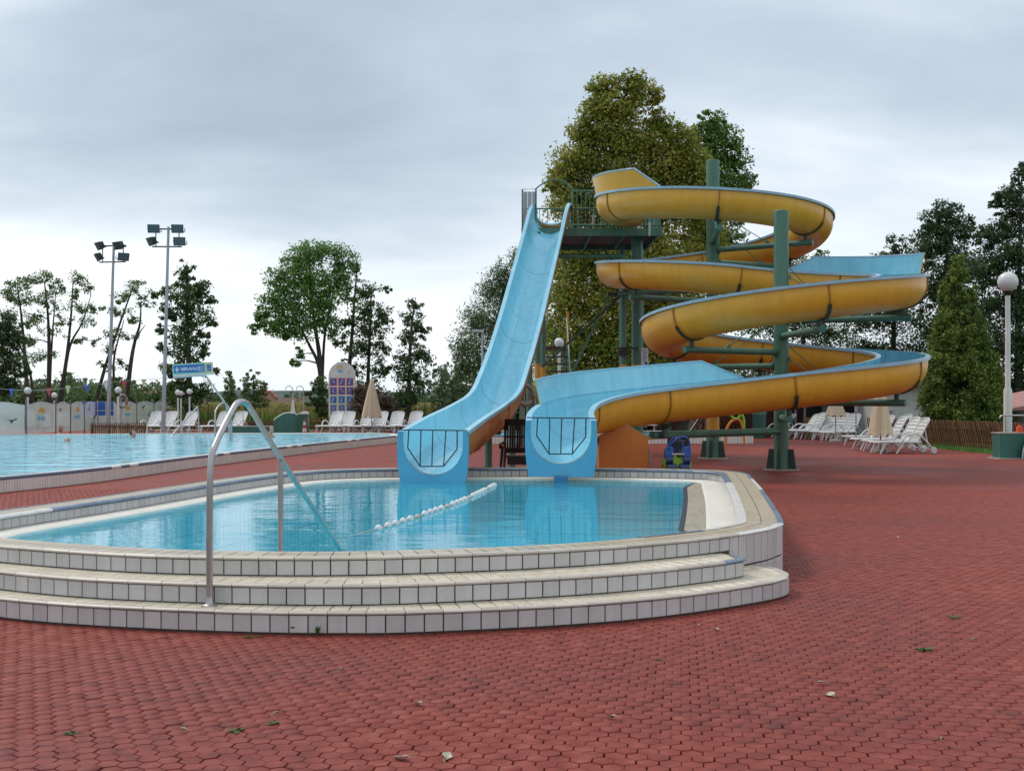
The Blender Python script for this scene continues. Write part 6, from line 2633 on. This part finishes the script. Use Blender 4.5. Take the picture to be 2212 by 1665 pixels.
def leaves(centers, radii, counts, leaf, sub=0.34, shell=0.55, flat=1.0, aspect=0.62, clump=26):
    """leaf quads gathered in small sprays that fill each lobe, denser towards its skin"""
    pts, nrm = [], []
    for c, r, n in zip(centers, radii, counts):
        c, r = np.array(c), np.array(r)
        ns = max(4, n // clump)
        d = NRS.normal(size=(ns, 3))
        d /= np.linalg.norm(d, axis=1)[:, None]
        q = shell + (1 - shell) * NRS.rand(ns) ** 0.6
        q = np.where(NRS.rand(ns) < 0.25, NRS.rand(ns) * shell, q)
        sc = d * q[:, None] * r
        k = np.repeat(np.arange(ns), clump)[:n] if n >= ns * 1 else np.arange(n)
        k = np.concatenate([k, NRS.randint(0, ns, max(0, n - len(k)))])
        ss = sub * r.mean() * (0.55 + 0.9 * NRS.rand(ns))
        off = np.clip(NRS.normal(size=(len(k), 3)), -1.7, 1.7) * 0.5 * ss[k][:, None]
        off[:, 2] *= 0.75 * flat
        p = c + sc[k] + off
        pts.append(p)
        nrm.append(d[k] * 0.7 + np.array((0, 0, 0.5)) + NRS.normal(size=(len(k), 3)) * 0.75)
    p = np.concatenate(pts)
    nn = np.concatenate(nrm)
    nn /= np.linalg.norm(nn, axis=1)[:, None]
    N = len(p)
    a = np.cross(nn, NRS.normal(size=(N, 3)))
    a /= np.linalg.norm(a, axis=1)[:, None] + 1e-9
    b = np.cross(nn, a)
    s = leaf * (0.55 + 0.9 * NRS.rand(N))[:, None]
    V = np.empty((N, 4, 3))
    V[:, 0] = p - a * s
    V[:, 1] = p - b * s * aspect + nn * s * 0.12
    V[:, 2] = p + a * s
    V[:, 3] = p + b * s * aspect + nn * s * 0.12
    return V.reshape(-1, 3), np.arange(N * 4).reshape(-1, 4)


LEAF_K, LEAF_S, NLEAF = 1.55, 0.58, [0]


def tree(name, label, Y, lobes, trunks, m, leaf=0.11, dens=1.0, sub=0.34, group='trees around the pools', depth=0.9, shell=0.5, flat=1.0, limbs=True, cat='tree', aspect=0.62):
    """lobes = (column, row, half width, half height) read off the photo at distance Y; trunks = ([(column, row)...], base radius)"""
    leaf *= LEAF_S
    base = P(trunks[0][0][0][0], HY, Y)
    t = thing(name, label, cat, (base.x, Y, 0), group=group)
    B_ = Vector((base.x, Y, 0))
    tk = MB()
    tops = []
    for pts, r0 in trunks:
        w = [P(x, y, Y + NRS.uniform(-.3, .3) * (i > 0)) for i, (x, y) in enumerate(pts)]
        w[0].z = 0
        cv_ = catmull([p - B_ for p in w], 5)
        k = len(cv_)
        tk.tube(cv_, [r0 * (1 - 0.80 * i / (k - 1)) for i in range(k)], 9)
        tops += cv_[k // 4:]
    cs, rs2, ns = [], [], []
    for x, y, rx, ry in lobes:
        c = P(x, y, Y) - B_
        u = Y / F
        rad = (rx * u, (rx + ry) / 2 * u * depth, ry * u)
        c.y += NRS.uniform(-0.35, 0.35) * rad[1]
        cs.append(tuple(c))
        rs2.append(rad)
        ns.append(int(dens * 2.6 * (rad[0] * rad[2] + rad[0] * rad[1] + rad[1] * rad[2]) / (leaf * leaf) * LEAF_K) + 40)
        if limbs and tops:
            s = min(tops, key=lambda q: (q - c).length + (0.6 * max(0, q.z - c.z)))
            mid = s.lerp(c, 0.5) + Vector((0, 0, 0.10 * (c - s).length))
            L_ = (c - s).length
            if L_ > 0.25:
                r0 = min(0.10, 0.028 + 0.013 * L_) * max(0.6, trunks[0][1] / 0.16)
                tk.tube(catmull([s, mid, c], 4), [r0 * (1 - 0.85 * i / 8) for i in range(9)], 6)
                for _ in range(3):
                    e_ = Vector(c) + Vector((NRS.uniform(-1, 1) * rad[0], NRS.uniform(-1, 1) * rad[1], NRS.uniform(-.4, 1) * rad[2])) * 0.75
                    tk.tube([mid.lerp(c, 0.6), (Vector(c) + e_) / 2 + Vector((0, 0, .05)), e_], [r0 * 0.4, r0 * 0.25, 0.006], 4)
    tk.build('trunk', M_BARK, t, smooth=60)
    V, Q = leaves(cs, rs2, ns, leaf, sub, shell, flat, aspect, clump=34)
    NLEAF[0] += len(Q)
    np_mesh('crown', V, Q, m, t)
    return t


L_OLIVE = leaf_mat('olive_leaf', [(0.045, 0.070, 0.010), (0.090, 0.112, 0.016), (0.150, 0.148, 0.026), (0.195, 0.150, 0.032)], 0.45)
L_GREEN = leaf_mat('green_leaf', [(0.030, 0.060, 0.012), (0.055, 0.100, 0.020), (0.090, 0.140, 0.030)], 0.42)
L_ASH = leaf_mat('ash_leaf', [(0.035, 0.075, 0.018), (0.060, 0.120, 0.026), (0.095, 0.165, 0.040)], 0.42)
L_DARK = leaf_mat('dark_leaf', [(0.022, 0.038, 0.013), (0.038, 0.062, 0.020), (0.062, 0.088, 0.030)], 0.38)
L_VDARK = leaf_mat('very_dark_leaf', [(0.014, 0.026, 0.012), (0.026, 0.044, 0.017), (0.042, 0.062, 0.024)], 0.3)
L_THIN = leaf_mat('locust_leaf', [(0.035, 0.060, 0.020), (0.060, 0.090, 0.030), (0.085, 0.115, 0.045)], 0.3)
L_PURP = leaf_mat('purple_leaf', [(0.032, 0.030, 0.018), (0.055, 0.040, 0.028), (0.085, 0.045, 0.038)], 0.2)
L_THUJA = leaf_mat('thuja_leaf', [(0.020, 0.038, 0.007), (0.055, 0.082, 0.014), (0.115, 0.140, 0.026)], 0.2, nscale=1.2)

tree('plane_tree', 'tall olive-brown tree rising behind the slide tower', 45,
     [(1302, 186, 34, 26), (1368, 184, 44, 26), (1415, 205, 24, 20), (1340, 235, 62, 38), (1284, 236, 38, 34), (1258, 288, 36, 34), (1330, 300, 78, 48), (1422, 262, 30, 28), (1402, 316, 56, 42), (1462, 300, 40, 34), (1484, 345, 44, 40), (1500, 395, 46, 42),
      (1250, 352, 58, 44), (1218, 378, 34, 34), (1196, 406, 28, 16), (1340, 380, 84, 52), (1440, 372, 60, 46), (1240, 440, 56, 52), (1330, 466, 86, 56), (1430, 452, 70, 52), (1500, 440, 46, 44),
      (1240, 545, 62, 60), (1335, 560, 88, 62), (1440, 560, 80, 62), (1525, 520, 48, 50), (1232, 640, 64, 60), (1330, 655, 88, 62), (1440, 660, 80, 62), (1230, 735, 70, 60), (1330, 750, 92, 62), (1440, 760, 80, 62),
      (1220, 820, 70, 48), (1330, 830, 90, 46), (1430, 835, 76, 40)],
     [([(1345, 930), (1345, 760), (1340, 560), (1335, 360), (1345, 220)], 0.32), ([(1350, 930), (1370, 700), (1420, 480), (1440, 330)], 0.2), ([(1340, 930), (1300, 700), (1265, 460), (1255, 320)], 0.18)], L_OLIVE, leaf=0.105, dens=1.5, sub=0.46)
tree('poplar_tree', 'green tree top to the right of the olive-brown tree, behind the taller column', 48,
     [(1540, 262, 34, 24), (1556, 298, 46, 38), (1506, 300, 36, 30), (1582, 350, 42, 46), (1606, 390, 24, 32), (1530, 352, 44, 40), (1486, 348, 36, 34), (1560, 420, 46, 44), (1596, 460, 24, 30), (1530, 470, 50, 44), (1565, 520, 40, 40), (1530, 580, 60, 50), (1530, 680, 60, 60), (1540, 780, 60, 60)],
     [([(1535, 930), (1538, 700), (1540, 480), (1545, 290)], 0.26)], L_GREEN, leaf=0.10, dens=1.1)
tree('willow_tree', 'dark drooping tree left of the straight slide', 50,
     [(1092, 590, 30, 34), (1064, 628, 36, 40), (1100, 660, 34, 50), (1030, 690, 36, 46), (1070, 720, 46, 60), (1004, 752, 30, 50), (1040, 780, 44, 56), (1110, 760, 40, 70), (996, 800, 22, 34), (1140, 640, 40, 60), (1160, 740, 40, 70), (1120, 560, 22, 26)],
     [([(1075, 930), (1075, 800), (1085, 640)], 0.2)], L_DARK, leaf=0.085, dens=1.0, sub=0.45, flat=1.5, aspect=0.4)
tree('ash_tree', 'broad green ash tree with clear trunk in the middle of the skyline', 66,
     [(690, 548, 54, 30), (642, 562, 36, 30), (740, 572, 32, 38), (608, 604, 36, 34), (668, 604, 56, 40), (724, 618, 38, 36), (592, 650, 34, 32), (640, 660, 50, 36), (700, 660, 44, 40), (560, 690, 24, 26), (605, 702, 40, 28), (664, 708, 46, 28), (712, 700, 22, 30), (545, 706, 12, 16), (645, 770, 14, 22), (630, 784, 8, 10), (624, 728, 20, 12)],
     [([(697, 910), (694, 840), (690, 770), (682, 715), (672, 640), (668, 570)], 0.19), ([(696, 880), (690, 800), (668, 745), (640, 690), (615, 640)], 0.13), ([(694, 840), (700, 740), (715, 660), (725, 600)], 0.10)], L_ASH, leaf=0.12, dens=0.85, sub=0.42)
tree('alder_tree', 'loose dark tree just right of the ash tree, above the pictogram board', 64,
     [(770, 590, 10, 22), (764, 636, 22, 22), (800, 634, 30, 24), (836, 622, 14, 9), (790, 672, 42, 28), (832, 678, 20, 26), (752, 700, 26, 22), (800, 716, 44, 26), (738, 742, 18, 18), (776, 752, 40, 24), (826, 748, 22, 24), (762, 796, 32, 20), (812, 800, 28, 26), (790, 836, 36, 24)],
     [([(748, 910), (752, 830), (762, 700), (770, 590)], 0.17), ([(795, 910), (795, 820), (800, 700), (802, 630)], 0.14)], L_DARK, leaf=0.12, dens=0.62, sub=0.42)
tree('alder_tree', 'narrow dark tree left of the straight slide, third from the ash tree', 62,
     [(896, 656, 18, 14), (884, 686, 26, 20), (912, 716, 18, 26), (880, 732, 26, 22), (866, 772, 26, 18), (908, 768, 26, 26), (848, 800, 18, 12), (886, 808, 34, 26), (914, 824, 20, 26), (884, 852, 40, 28), (862, 872, 24, 22)],
     [([(884, 915), (884, 820), (888, 720), (896, 650)], 0.15)], L_DARK, leaf=0.115, dens=0.75, sub=0.42)
tree('young_tree', 'small grey-green tree between the narrow tree and the willow', 66, [(958, 812, 18, 24), (952, 846, 26, 24), (974, 850, 22, 24), (940, 800, 8, 16)], [([(955, 910), (955, 800)], 0.09)], L_THIN, leaf=0.10, dens=0.8)
tree('linden_tree', 'dense dark tree between the floodlight masts and the pool sign', 62,
     [(405, 574, 16, 18), (396, 604, 26, 22), (430, 618, 28, 20), (348, 632, 26, 16), (410, 644, 44, 26), (452, 650, 18, 12), (356, 672, 22, 18), (412, 684, 46, 26), (446, 694, 22, 14), (346, 706, 16, 12), (396, 722, 44, 24), (436, 728, 22, 14), (352, 752, 20, 14), (402, 764, 44, 22), (438, 760, 20, 16), (372, 796, 32, 18), (430, 800, 38, 14), (386, 830, 36, 22), (430, 846, 34, 22), (396, 866, 44, 22)],
     [([(407, 915), (408, 800), (404, 690), (404, 580)], 0.20)], L_DARK, leaf=0.125, dens=0.85, sub=0.40)
tree('locust_tree', 'thin-stemmed sparse tree leaning right between the two masts', 70,
     [(296, 616, 30, 14), (272, 640, 28, 18), (312, 652, 22, 18), (258, 678, 30, 14), (296, 690, 22, 12), (244, 724, 28, 14), (276, 730, 20, 14), (236, 760, 24, 14), (262, 790, 20, 12), (226, 790, 22, 14), (250, 820, 22, 10)],
     [([(195, 915), (225, 800), (262, 690), (288, 620)], 0.13), ([(268, 912), (282, 790), (292, 735), (302, 700), (305, 650)], 0.15), ([(270, 900), (284, 770), (300, 722), (314, 702)], 0.09), ([(262, 910), (245, 790), (268, 690)], 0.11)], L_THIN, leaf=0.11, dens=0.34, sub=0.5)
tree('locust_tree', 'thin sparse tree with forked trunk, right of the leftmost group', 72,
     [(170, 604, 26, 16), (196, 622, 18, 12), (152, 634, 22, 14), (176, 664, 36, 14), (206, 668, 20, 12), (136, 690, 22, 14), (190, 700, 20, 12), (160, 736, 22, 12), (206, 738, 14, 8)],
     [([(118, 915), (140, 800), (152, 700), (158, 610)], 0.15), ([(128, 870), (148, 760), (176, 700), (196, 640)], 0.10)], L_THIN, leaf=0.11, dens=0.36, sub=0.5)
tree('locust_tree', 'tall sparse flat-topped tree with straight dark trunk at the left', 74,
     [(98, 602, 36, 16), (66, 612, 24, 14), (126, 622, 18, 14), (90, 640, 34, 16), (112, 662, 22, 12), (76, 684, 26, 12), (106, 716, 24, 12), (64, 736, 26, 14), (96, 768, 26, 12)],
     [([(104, 915), (106, 780), (104, 690), (96, 610)], 0.17), ([(104, 860), (112, 740), (120, 640)], 0.10)], L_THIN, leaf=0.11, dens=0.42, sub=0.5)
tree('locust_tree', 'sparse tree with pale open crown at the left edge', 70,
     [(36, 616, 32, 18), (12, 640, 24, 18), (50, 650, 28, 16), (20, 676, 28, 16), (58, 700, 24, 14), (30, 730, 28, 16), (-20, 640, 26, 20), (60, 780, 24, 14)],
     [([(62, 915), (56, 800), (48, 700), (38, 620)], 0.15), ([(74, 910), (66, 810), (40, 740), (10, 690)], 0.10)], L_THIN, leaf=0.11, dens=0.42, sub=0.5)
tree('dark_tree', 'low dense dark tree at the far left edge', 60, [(2, 700, 34, 26), (22, 730, 34, 26), (-16, 740, 40, 40), (14, 768, 40, 28), (40, 800, 26, 18), (-4, 810, 44, 28), (10, 842, 44, 22)], [([(-10, 915), (-8, 760)], 0.2)], L_VDARK, leaf=0.12, dens=0.9)
tree('young_poplar', 'slim young tree with pointed top left of the handrail', 58, [(498, 806, 8, 16), (492, 826, 16, 14), (504, 842, 16, 16), (494, 860, 20, 16), (504, 876, 18, 14)], [([(498, 915), (498, 805)], 0.05)], L_THIN, leaf=0.09, dens=0.75)
tree('young_poplar', 'wider young tree just right of the slim one', 59, [(546, 812, 14, 14), (534, 832, 18, 16), (560, 836, 20, 18), (542, 856, 24, 18), (562, 866, 20, 18), (544, 880, 24, 12)], [([(548, 915), (548, 812)], 0.06)], L_THIN, leaf=0.09, dens=0.75)
tree('elder_bush', 'bush around the foot of the ash tree, left of the pictogram board', 60, [(686, 826, 18, 18), (698, 848, 22, 22), (680, 868, 22, 20), (702, 884, 22, 18), (668, 850, 12, 14)], [([(694, 920), (694, 830)], 0.06)], L_DARK, leaf=0.09, dens=0.9, cat='bush')
tree('purple_bush', 'round purplish bush in front of the pictogram board, left of the umbrella', 56, [(782, 846, 24, 20), (790, 872, 30, 24), (772, 880, 22, 20), (800, 890, 24, 18)], [([(786, 930), (786, 850)], 0.05)], L_PURP, leaf=0.07, dens=1.0, cat='bush')
tree('purple_bush', 'round purplish bush right of the closed umbrella beyond the pool', 57, [(826, 860, 22, 22), (838, 880, 22, 22), (822, 896, 22, 16)], [([(830, 930), (830, 860)], 0.05)], L_PURP, leaf=0.07, dens=1.0, cat='bush')
# right-hand wood: separate trees
RT = 'dark trees behind the spiral slide and the conifer'
tree('maple_tree', 'dark tree seen through the loops of the spiral slide', 58, [(1740, 580, 44, 26), (1700, 620, 50, 40), (1780, 640, 50, 36), (1720, 700, 60, 44), (1790, 720, 54, 36), (1700, 780, 70, 44), (1790, 790, 56, 40), (1650, 700, 50, 50), (1640, 790, 60, 50), (1770, 552, 22, 14), (1740, 840, 90, 30)],
     [([(1735, 920), (1735, 760), (1738, 590)], 0.2)], L_DARK, leaf=0.10, dens=0.62, group=RT, sub=0.45)
tree('maple_tree', 'dark tree at the right end of the spiral slide', 56, [(1938, 528, 26, 20), (1920, 556, 36, 22), (1960, 590, 40, 40), (1900, 620, 50, 40), (1860, 690, 50, 34), (1930, 680, 60, 46), (1880, 750, 60, 40), (1950, 770, 50, 50), (1880, 815, 70, 36)],
     [([(1930, 920), (1930, 740), (1936, 540)], 0.2)], L_VDARK, leaf=0.10, dens=0.66, group=RT, sub=0.42)
tree('maple_tree', 'tall dark tree directly behind the conifer', 54, [(2046, 458, 40, 26), (2012, 480, 30, 30), (2084, 490, 28, 30), (2048, 510, 56, 40), (2000, 540, 40, 44), (2070, 570, 56, 50), (2010, 620, 50, 56), (2080, 660, 50, 60), (2010, 720, 50, 60), (2080, 770, 60, 60), (2000, 820, 60, 50), (2090, 860, 60, 40)],
     [([(2045, 930), (2045, 740), (2046, 480)], 0.24)], L_VDARK, leaf=0.10, dens=0.9, group=RT)
tree('maple_tree', 'tallest dark tree at the right edge behind the lamp', 50, [(2206, 370, 20, 30), (2192, 420, 30, 34), (2160, 440, 24, 26), (2210, 470, 30, 40), (2168, 490, 36, 36), (2126, 510, 30, 30), (2186, 550, 56, 48), (2132, 580, 46, 46), (2200, 640, 50, 56), (2140, 660, 50, 60), (2200, 740, 50, 60), (2140, 760, 50, 60), (2205, 830, 40, 50), (2150, 850, 50, 50), (2240, 560, 40, 80), (2245, 720, 40, 80)],
     [([(2200, 930), (2200, 740), (2205, 420)], 0.24)], L_VDARK, leaf=0.095, dens=0.95, group=RT)

# thuja: upright feathery sprays on a cone
TY = 40.5
th = thing('conifer', 'broad yellowish-green conical thuja behind the lattice fence', 'conifer', (X_at(2082, TY), TY, 0))
cs, rs2, ns = [], [], []
prof = [(548, 4), (575, 16), (605, 26), (640, 37), (680, 48), (720, 60), (760, 72), (800, 82), (840, 90), (880, 92), (915, 88), (945, 74)]
u = TY / F
for (y0, w0), (y1, w1) in zip(prof, prof[1:]):
    for q in range(max(4, int(w0 / 2.6))):
        f_ = NRS.rand()
        y, w_ = y0 + (y1 - y0) * f_, (w0 + (w1 - w0) * f_) * (0.80 + 0.22 * NRS.rand())
        an = NRS.rand() * 2 * PI
        x = X_at(2065 + (y - 548) * 0.045, TY) - th.location.x
        r_ = w_ * u
        cs.append((x + r_ * 0.80 * math.cos(an), r_ * 0.80 * math.sin(an), EYE - (y - HY) * u))
        rs2.append((0.11 + 0.16 * r_, 0.11 + 0.16 * r_, 0.28 + 0.13 * r_))
        ns.append(int(170 + 330 * r_))
V, Q = leaves(cs, rs2, ns, 0.050, 0.40, 0.35, 1.3, 0.40)
np_mesh('crown', V, Q, L_THUJA, th)
mb = MB()
mb.tube([(0, 0, 0), (0, 0, 3.0), (-0.4, 0, 6.0)], [0.16, 0.1, 0.02], 8)
for k in range(90):
    z = 0.4 + 5.2 * NRS.rand()
    an = NRS.rand() * 2 * PI
    r_ = 1.25 * (1 - z / 6.6) + 0.1
    mb.tube([(-.06 * z, 0, z - .2), (r_ * .6 * math.cos(an) - .06 * z, r_ * .6 * math.sin(an), z), (r_ * math.cos(an) - .06 * z, r_ * math.sin(an), z + 0.35)], [0.03, 0.02, 0.008], 4)
mb.build('trunk', M_BARK, th)

# far wood and hills
hb = MB()
for (x0, x1, Y, h0, sd) in ((-900, 900, 900, 9, 1.0), (-700, 700, 640, 5.5, 2.3)):
    n = 120
    vs_ = []
    for i in range(n + 1):
        x = x0 + (x1 - x0) * i / n
        hgt = h0 * (0.75 + 0.3 * math.sin(i * 0.13 * sd) + 0.18 * math.sin(i * 0.41 * sd + 1))
        vs_ += [(x, Y, -1), (x, Y + 40, max(1.5, hgt)), (x, Y + 220, -1)]
    fs = []
    for i in range(n):
        fs += [(3 * i, 3 * i + 3, 3 * i + 4, 3 * i + 1), (3 * i + 1, 3 * i + 4, 3 * i + 5, 3 * i + 2)]
    hb.add(vs_, fs)
tag(hb.build('hills', mat('far_wooded_hill', (0.055, 0.085, 0.075), 0.95, c2=(0.035, 0.058, 0.052), nscale=0.03, coords='World'), smooth=60), kind='structure')
cs, rs2, ns = [], [], []
for k in range(210):
    Y = NRS.uniform(190, 300)
    x = NRS.uniform(-560, 2300)
    X = X_at(x, Y)
    if 500 < x < 720 and NRS.rand() < 0.45:
        continue
    hgt = NRS.uniform(1.6, 3.2) * (1.7 if x < 360 else 0.72 if x < 1000 else 1.5)
    cs.append((X, Y, hgt * 0.55))
    rs2.append((NRS.uniform(2.5, 5), 2.5, hgt * 0.62))
    ns.append(260)
V, Q = leaves(cs, rs2, ns, 0.42, 0.45, 0.4)
tag(np_mesh('far_wood', V, Q, leaf_mat('distant_leaf', [(0.030, 0.050, 0.028), (0.045, 0.068, 0.036), (0.060, 0.082, 0.044)], 0.35)), 'distant strip of mixed trees beyond the field', 'woodland', kind='stuff')
# nearer hedge behind the glass screen
cs, rs2, ns = [], [], []
for k in range(64):
    Y = NRS.uniform(84, 100)
    x = NRS.uniform(-120, 345)
    hgt = NRS.uniform(1.7, 3.0)
    cs.append((X_at(x, Y), Y, hgt * 0.5))
    rs2.append((NRS.uniform(1.2, 2.4), 1.2, hgt * 0.55))
    ns.append(520)
V, Q = leaves(cs, rs2, ns, 0.15, 0.42, 0.4)
tag(np_mesh('hedge', V, Q, L_DARK), 'dark overgrown hedge behind the glass screen', 'hedge', kind='stuff')
cs, rs2, ns = [], [], []
for k in range(60):
    Y = NRS.uniform(56, 64)
    x = NRS.uniform(960, 2300)
    hgt = NRS.uniform(1.6, 3.2)
    cs.append((X_at(x, Y), Y, hgt * 0.5))
    rs2.append((NRS.uniform(1.0, 2.0), 1.0, hgt * 0.6))
    ns.append(560)
V, Q = leaves(cs, rs2, ns, 0.12, 0.42, 0.4)
tag(np_mesh('shrub_belt', V, Q, L_VDARK), 'belt of dark shrubs under the trees behind the slides', 'shrubs', kind='stuff')

# crop field: upright blades, yellowing towards the tips
N = 52000
Yv = 63 + 105 * NRS.rand(N) ** 1.25
Xv = Yv * (-0.47 + 0.47 * NRS.rand(N)) + 1
hv = 0.75 + 0.35 * NRS.rand(N)
an = NRS.rand(N) * 2 * PI
wv = 0.07 * (0.6 + NRS.rand(N)) * (Yv / 80)
dx, dy = np.cos(an) * wv, np.sin(an) * wv
lx, ly = NRS.normal(0, .16, N), NRS.normal(0, .16, N)
V = np.empty((N, 4, 3))
V[:, 0] = np.c_[Xv - dx, Yv - dy, np.full(N, -0.03)]
V[:, 1] = np.c_[Xv + dx, Yv + dy, np.full(N, -0.03)]
V[:, 2] = np.c_[Xv + dx + lx, Yv + dy + ly, hv]
V[:, 3] = np.c_[Xv - dx + lx, Yv - dy + ly, hv * (0.85 + .3 * NRS.rand(N))]
m, n, l = new_mat('maize')
out = n.new('ShaderNodeOutputMaterial')
b_ = n.new('ShaderNodeBsdfPrincipled')
g = n.new('ShaderNodeNewGeometry')
sx = n.new('ShaderNodeSeparateXYZ')
l.new(g.outputs['Position'], sx.inputs[0])
ad = n.new('ShaderNodeMath')
ad.operation = 'MULTIPLY_ADD'
l.new(g.outputs['Random Per Island'], ad.inputs[0])
ad.inputs[1].default_value = 0.4
l.new(sx.outputs[2], ad.inputs[2])
rp = n.new('ShaderNodeValToRGB')
e = rp.color_ramp.elements
e.new(0.5)
for i, (p, c) in enumerate([(0.25, (0.17, 0.29, 0.040)), (0.80, (0.23, 0.33, 0.055)), (1.0, (0.33, 0.28, 0.085))]):
    e[i].position = p
    e[i].color = (*c, 1)
l.new(ad.outputs[0], rp.inputs[0])
l.new(rp.outputs[0], b_.inputs['Base Color'])
b_.inputs['Roughness'].default_value = 0.7
l.new(b_.outputs[0], out.inputs[0])
tag(np_mesh('maize_field', V.reshape(-1, 3), np.arange(N * 4).reshape(-1, 4), m), 'green field of standing maize with yellowing tips', 'field', kind='stuff')

# grass verge by the right-hand fence
N = 9000
t = NRS.rand(N)
Yv = 32.5 + 12 * t
Xv = 13.15 + (43.5 - Yv) * 0.12 * 0.0 + NRS.rand(N) * 2.6
an = NRS.rand(N) * 2 * PI
wv = 0.012 + 0.01 * NRS.rand(N)
hv = 0.05 + 0.09 * NRS.rand(N)
dx, dy = np.cos(an) * wv, np.sin(an) * wv
V = np.empty((N, 3, 3))
V[:, 0] = np.c_[Xv - dx, Yv - dy, np.full(N, -0.04)]
V[:, 1] = np.c_[Xv + dx, Yv + dy, np.full(N, -0.04)]
V[:, 2] = np.c_[Xv + NRS.normal(0, .04, N), Yv + NRS.normal(0, .04, N), hv]
tag(np_mesh('grass', V.reshape(-1, 3), np.arange(N * 3).reshape(-1, 3), L_ASH, tri=True), 'strip of short grass at the foot of the lattice fence', 'grass', kind='stuff')

# ------------------------------------------------------------------ fallen leaves and weeds
lm = []
for k in range(3):
    mb = MB()
    s = [0.042, 0.030, 0.020][k]
    rows = [(-1, .02), (-.6, .42), (-.1, .55), (.45, .36), (1, .02)]
    vs_ = []
    for x, w_ in rows:
        vs_ += [(x * s, -w_ * s, 0.016 * (w_ + .3 * k)), (x * s, 0, 0.004 + 0.01 * abs(x)), (x * s, w_ * s, 0.012 + 0.012 * w_)]
    fs = []
    for i in range(4):
        for j in range(2):
            fs.append((3 * i + j, 3 * i + 3 + j, 3 * i + 4 + j, 3 * i + 1 + j))
    mb.add(vs_, fs)
    mb.tube([(-s, 0, .014), (-s * 1.5, s * .1, .008), (-s * 1.9, -s * .1, .004)], 0.0015, 4)
    me = bpy.data.meshes.new('fallen_leaf')
    me.from_pydata(mb.v, [], mb.f)
    me.materials.append(M_LEAFD)
    lm.append(me)
spots = [(868, 1640, 0, 'pale dry leaf at the bottom edge left of centre'), (967, 1637, 0, 'dry leaf with a long stalk at the bottom edge near the centre'), (905, 1523, 1, 'dry leaf in the middle foreground above the two bottom leaves'),
         (1322, 1552, 1, 'dry leaf right of centre in the foreground'), (1795, 1504, 0, 'larger of two grey leaves close together on the right'), (1772, 1478, 1, 'smaller of two grey leaves close together on the right'),
         (1548, 1362, 1, 'pale leaf just off the right end of the bottom step'), (1508, 1354, 2, 'tiny curled leaf beside the pale one near the bottom step'), (1940, 1162, 1, 'yellowish leaf far back on the right-hand paving'),
         (2165, 1196, 1, 'grey leaf near the right edge of the paving, far back'), (1878, 1218, 2, 'tiny leaf far back between the pool corner and the right edge'), (2030, 1600, 2, 'grey leaf in the bottom right corner'),
         (600, 1545, 2, 'tiny leaf beside the bright tuft in the left foreground'), (2105, 1385, 2, 'tiny pale leaf beyond the right-hand green tuft'), (1800, 1120, 2, 'tiny grey leaf behind the right pool corner'),
         (740, 1450, 2, 'tiny leaf on the pavers in front of the step weeds'), (395, 1580, 2, 'tiny pale leaf in the left foreground')]
for x, y, k, lab in spots:
    Yg = F * EYE / (y - HY)
    o = place('fallen_leaf', lm[k], None, (X_at(x, Yg), Yg, 0.004), (RND.uniform(-.2, .2), RND.uniform(-.2, .2), RND.uniform(0, 6.28)))
    tag(o, lab, 'leaf', 'fallen leaves on the pavers')


def weed(x, y, h, n_, label, spread=0.5, flat=False):
    Yg = F * EYE / (y - HY)
    t = thing('weed', label, 'weed', (X_at(x, Yg), Yg, 0))
    for k in range(n_):
        an = RND.uniform(0, 2 * PI)
        L_ = h * RND.uniform(0.6, 1.1)
        lean = spread * RND.uniform(0.3, 1.2)
        d = Vector((math.cos(an) * lean, math.sin(an) * lean, 1 if not flat else 0.25)).normalized()
        s = Vector((-math.sin(an), math.cos(an), 0))
        mb = MB()
        w_ = h * RND.uniform(0.10, 0.2)
        vs_ = []
        for q, ww in ((0, .15), (.35, .7), (.65, 1.0), (1.0, .05)):
            p = d * L_ * q + Vector((0, 0, -0.25 * L_ * q * q))
            p.z = max(p.z, 0.004)
            vs_ += [p - s * w_ * ww, p + s * w_ * ww]
        mb.add(vs_, [(0, 1, 3, 2), (2, 3, 5, 4), (4, 5, 7, 6)])
        mb.build('leaf', M_WEED, t, smooth=60)


weed(634, 1370, 0.10, 8, 'taller broad-leaved weed growing at the foot of the bottom step', 0.35)
weed(686, 1374, 0.10, 7, 'thin upright weed at the foot of the bottom step', 0.2)
weed(545, 1376, 0.06, 9, 'flat little weed left of the two taller ones by the step', 1.3, True)
weed(1998, 1404, 0.075, 16, 'low green tuft between the pavers, nearest on the right', 1.4, True)
weed(2058, 1333, 0.075, 14, 'low green tuft between the pavers, further back on the right', 1.4, True)
weed(590, 1562, 0.05, 12, 'small bright tuft between the pavers in the left foreground', 1.3, True)
weed(512, 1578, 0.06, 10, 'pale straggly tuft left of the bright one in the foreground', 1.3, True)
weed(158, 1585, 0.06, 10, 'straggly tuft between the pavers at the far left foreground', 1.3, True)
weed(1420, 1425, 0.04, 8, 'tiny tuft between the pavers in front of the steps', 1.3, True)
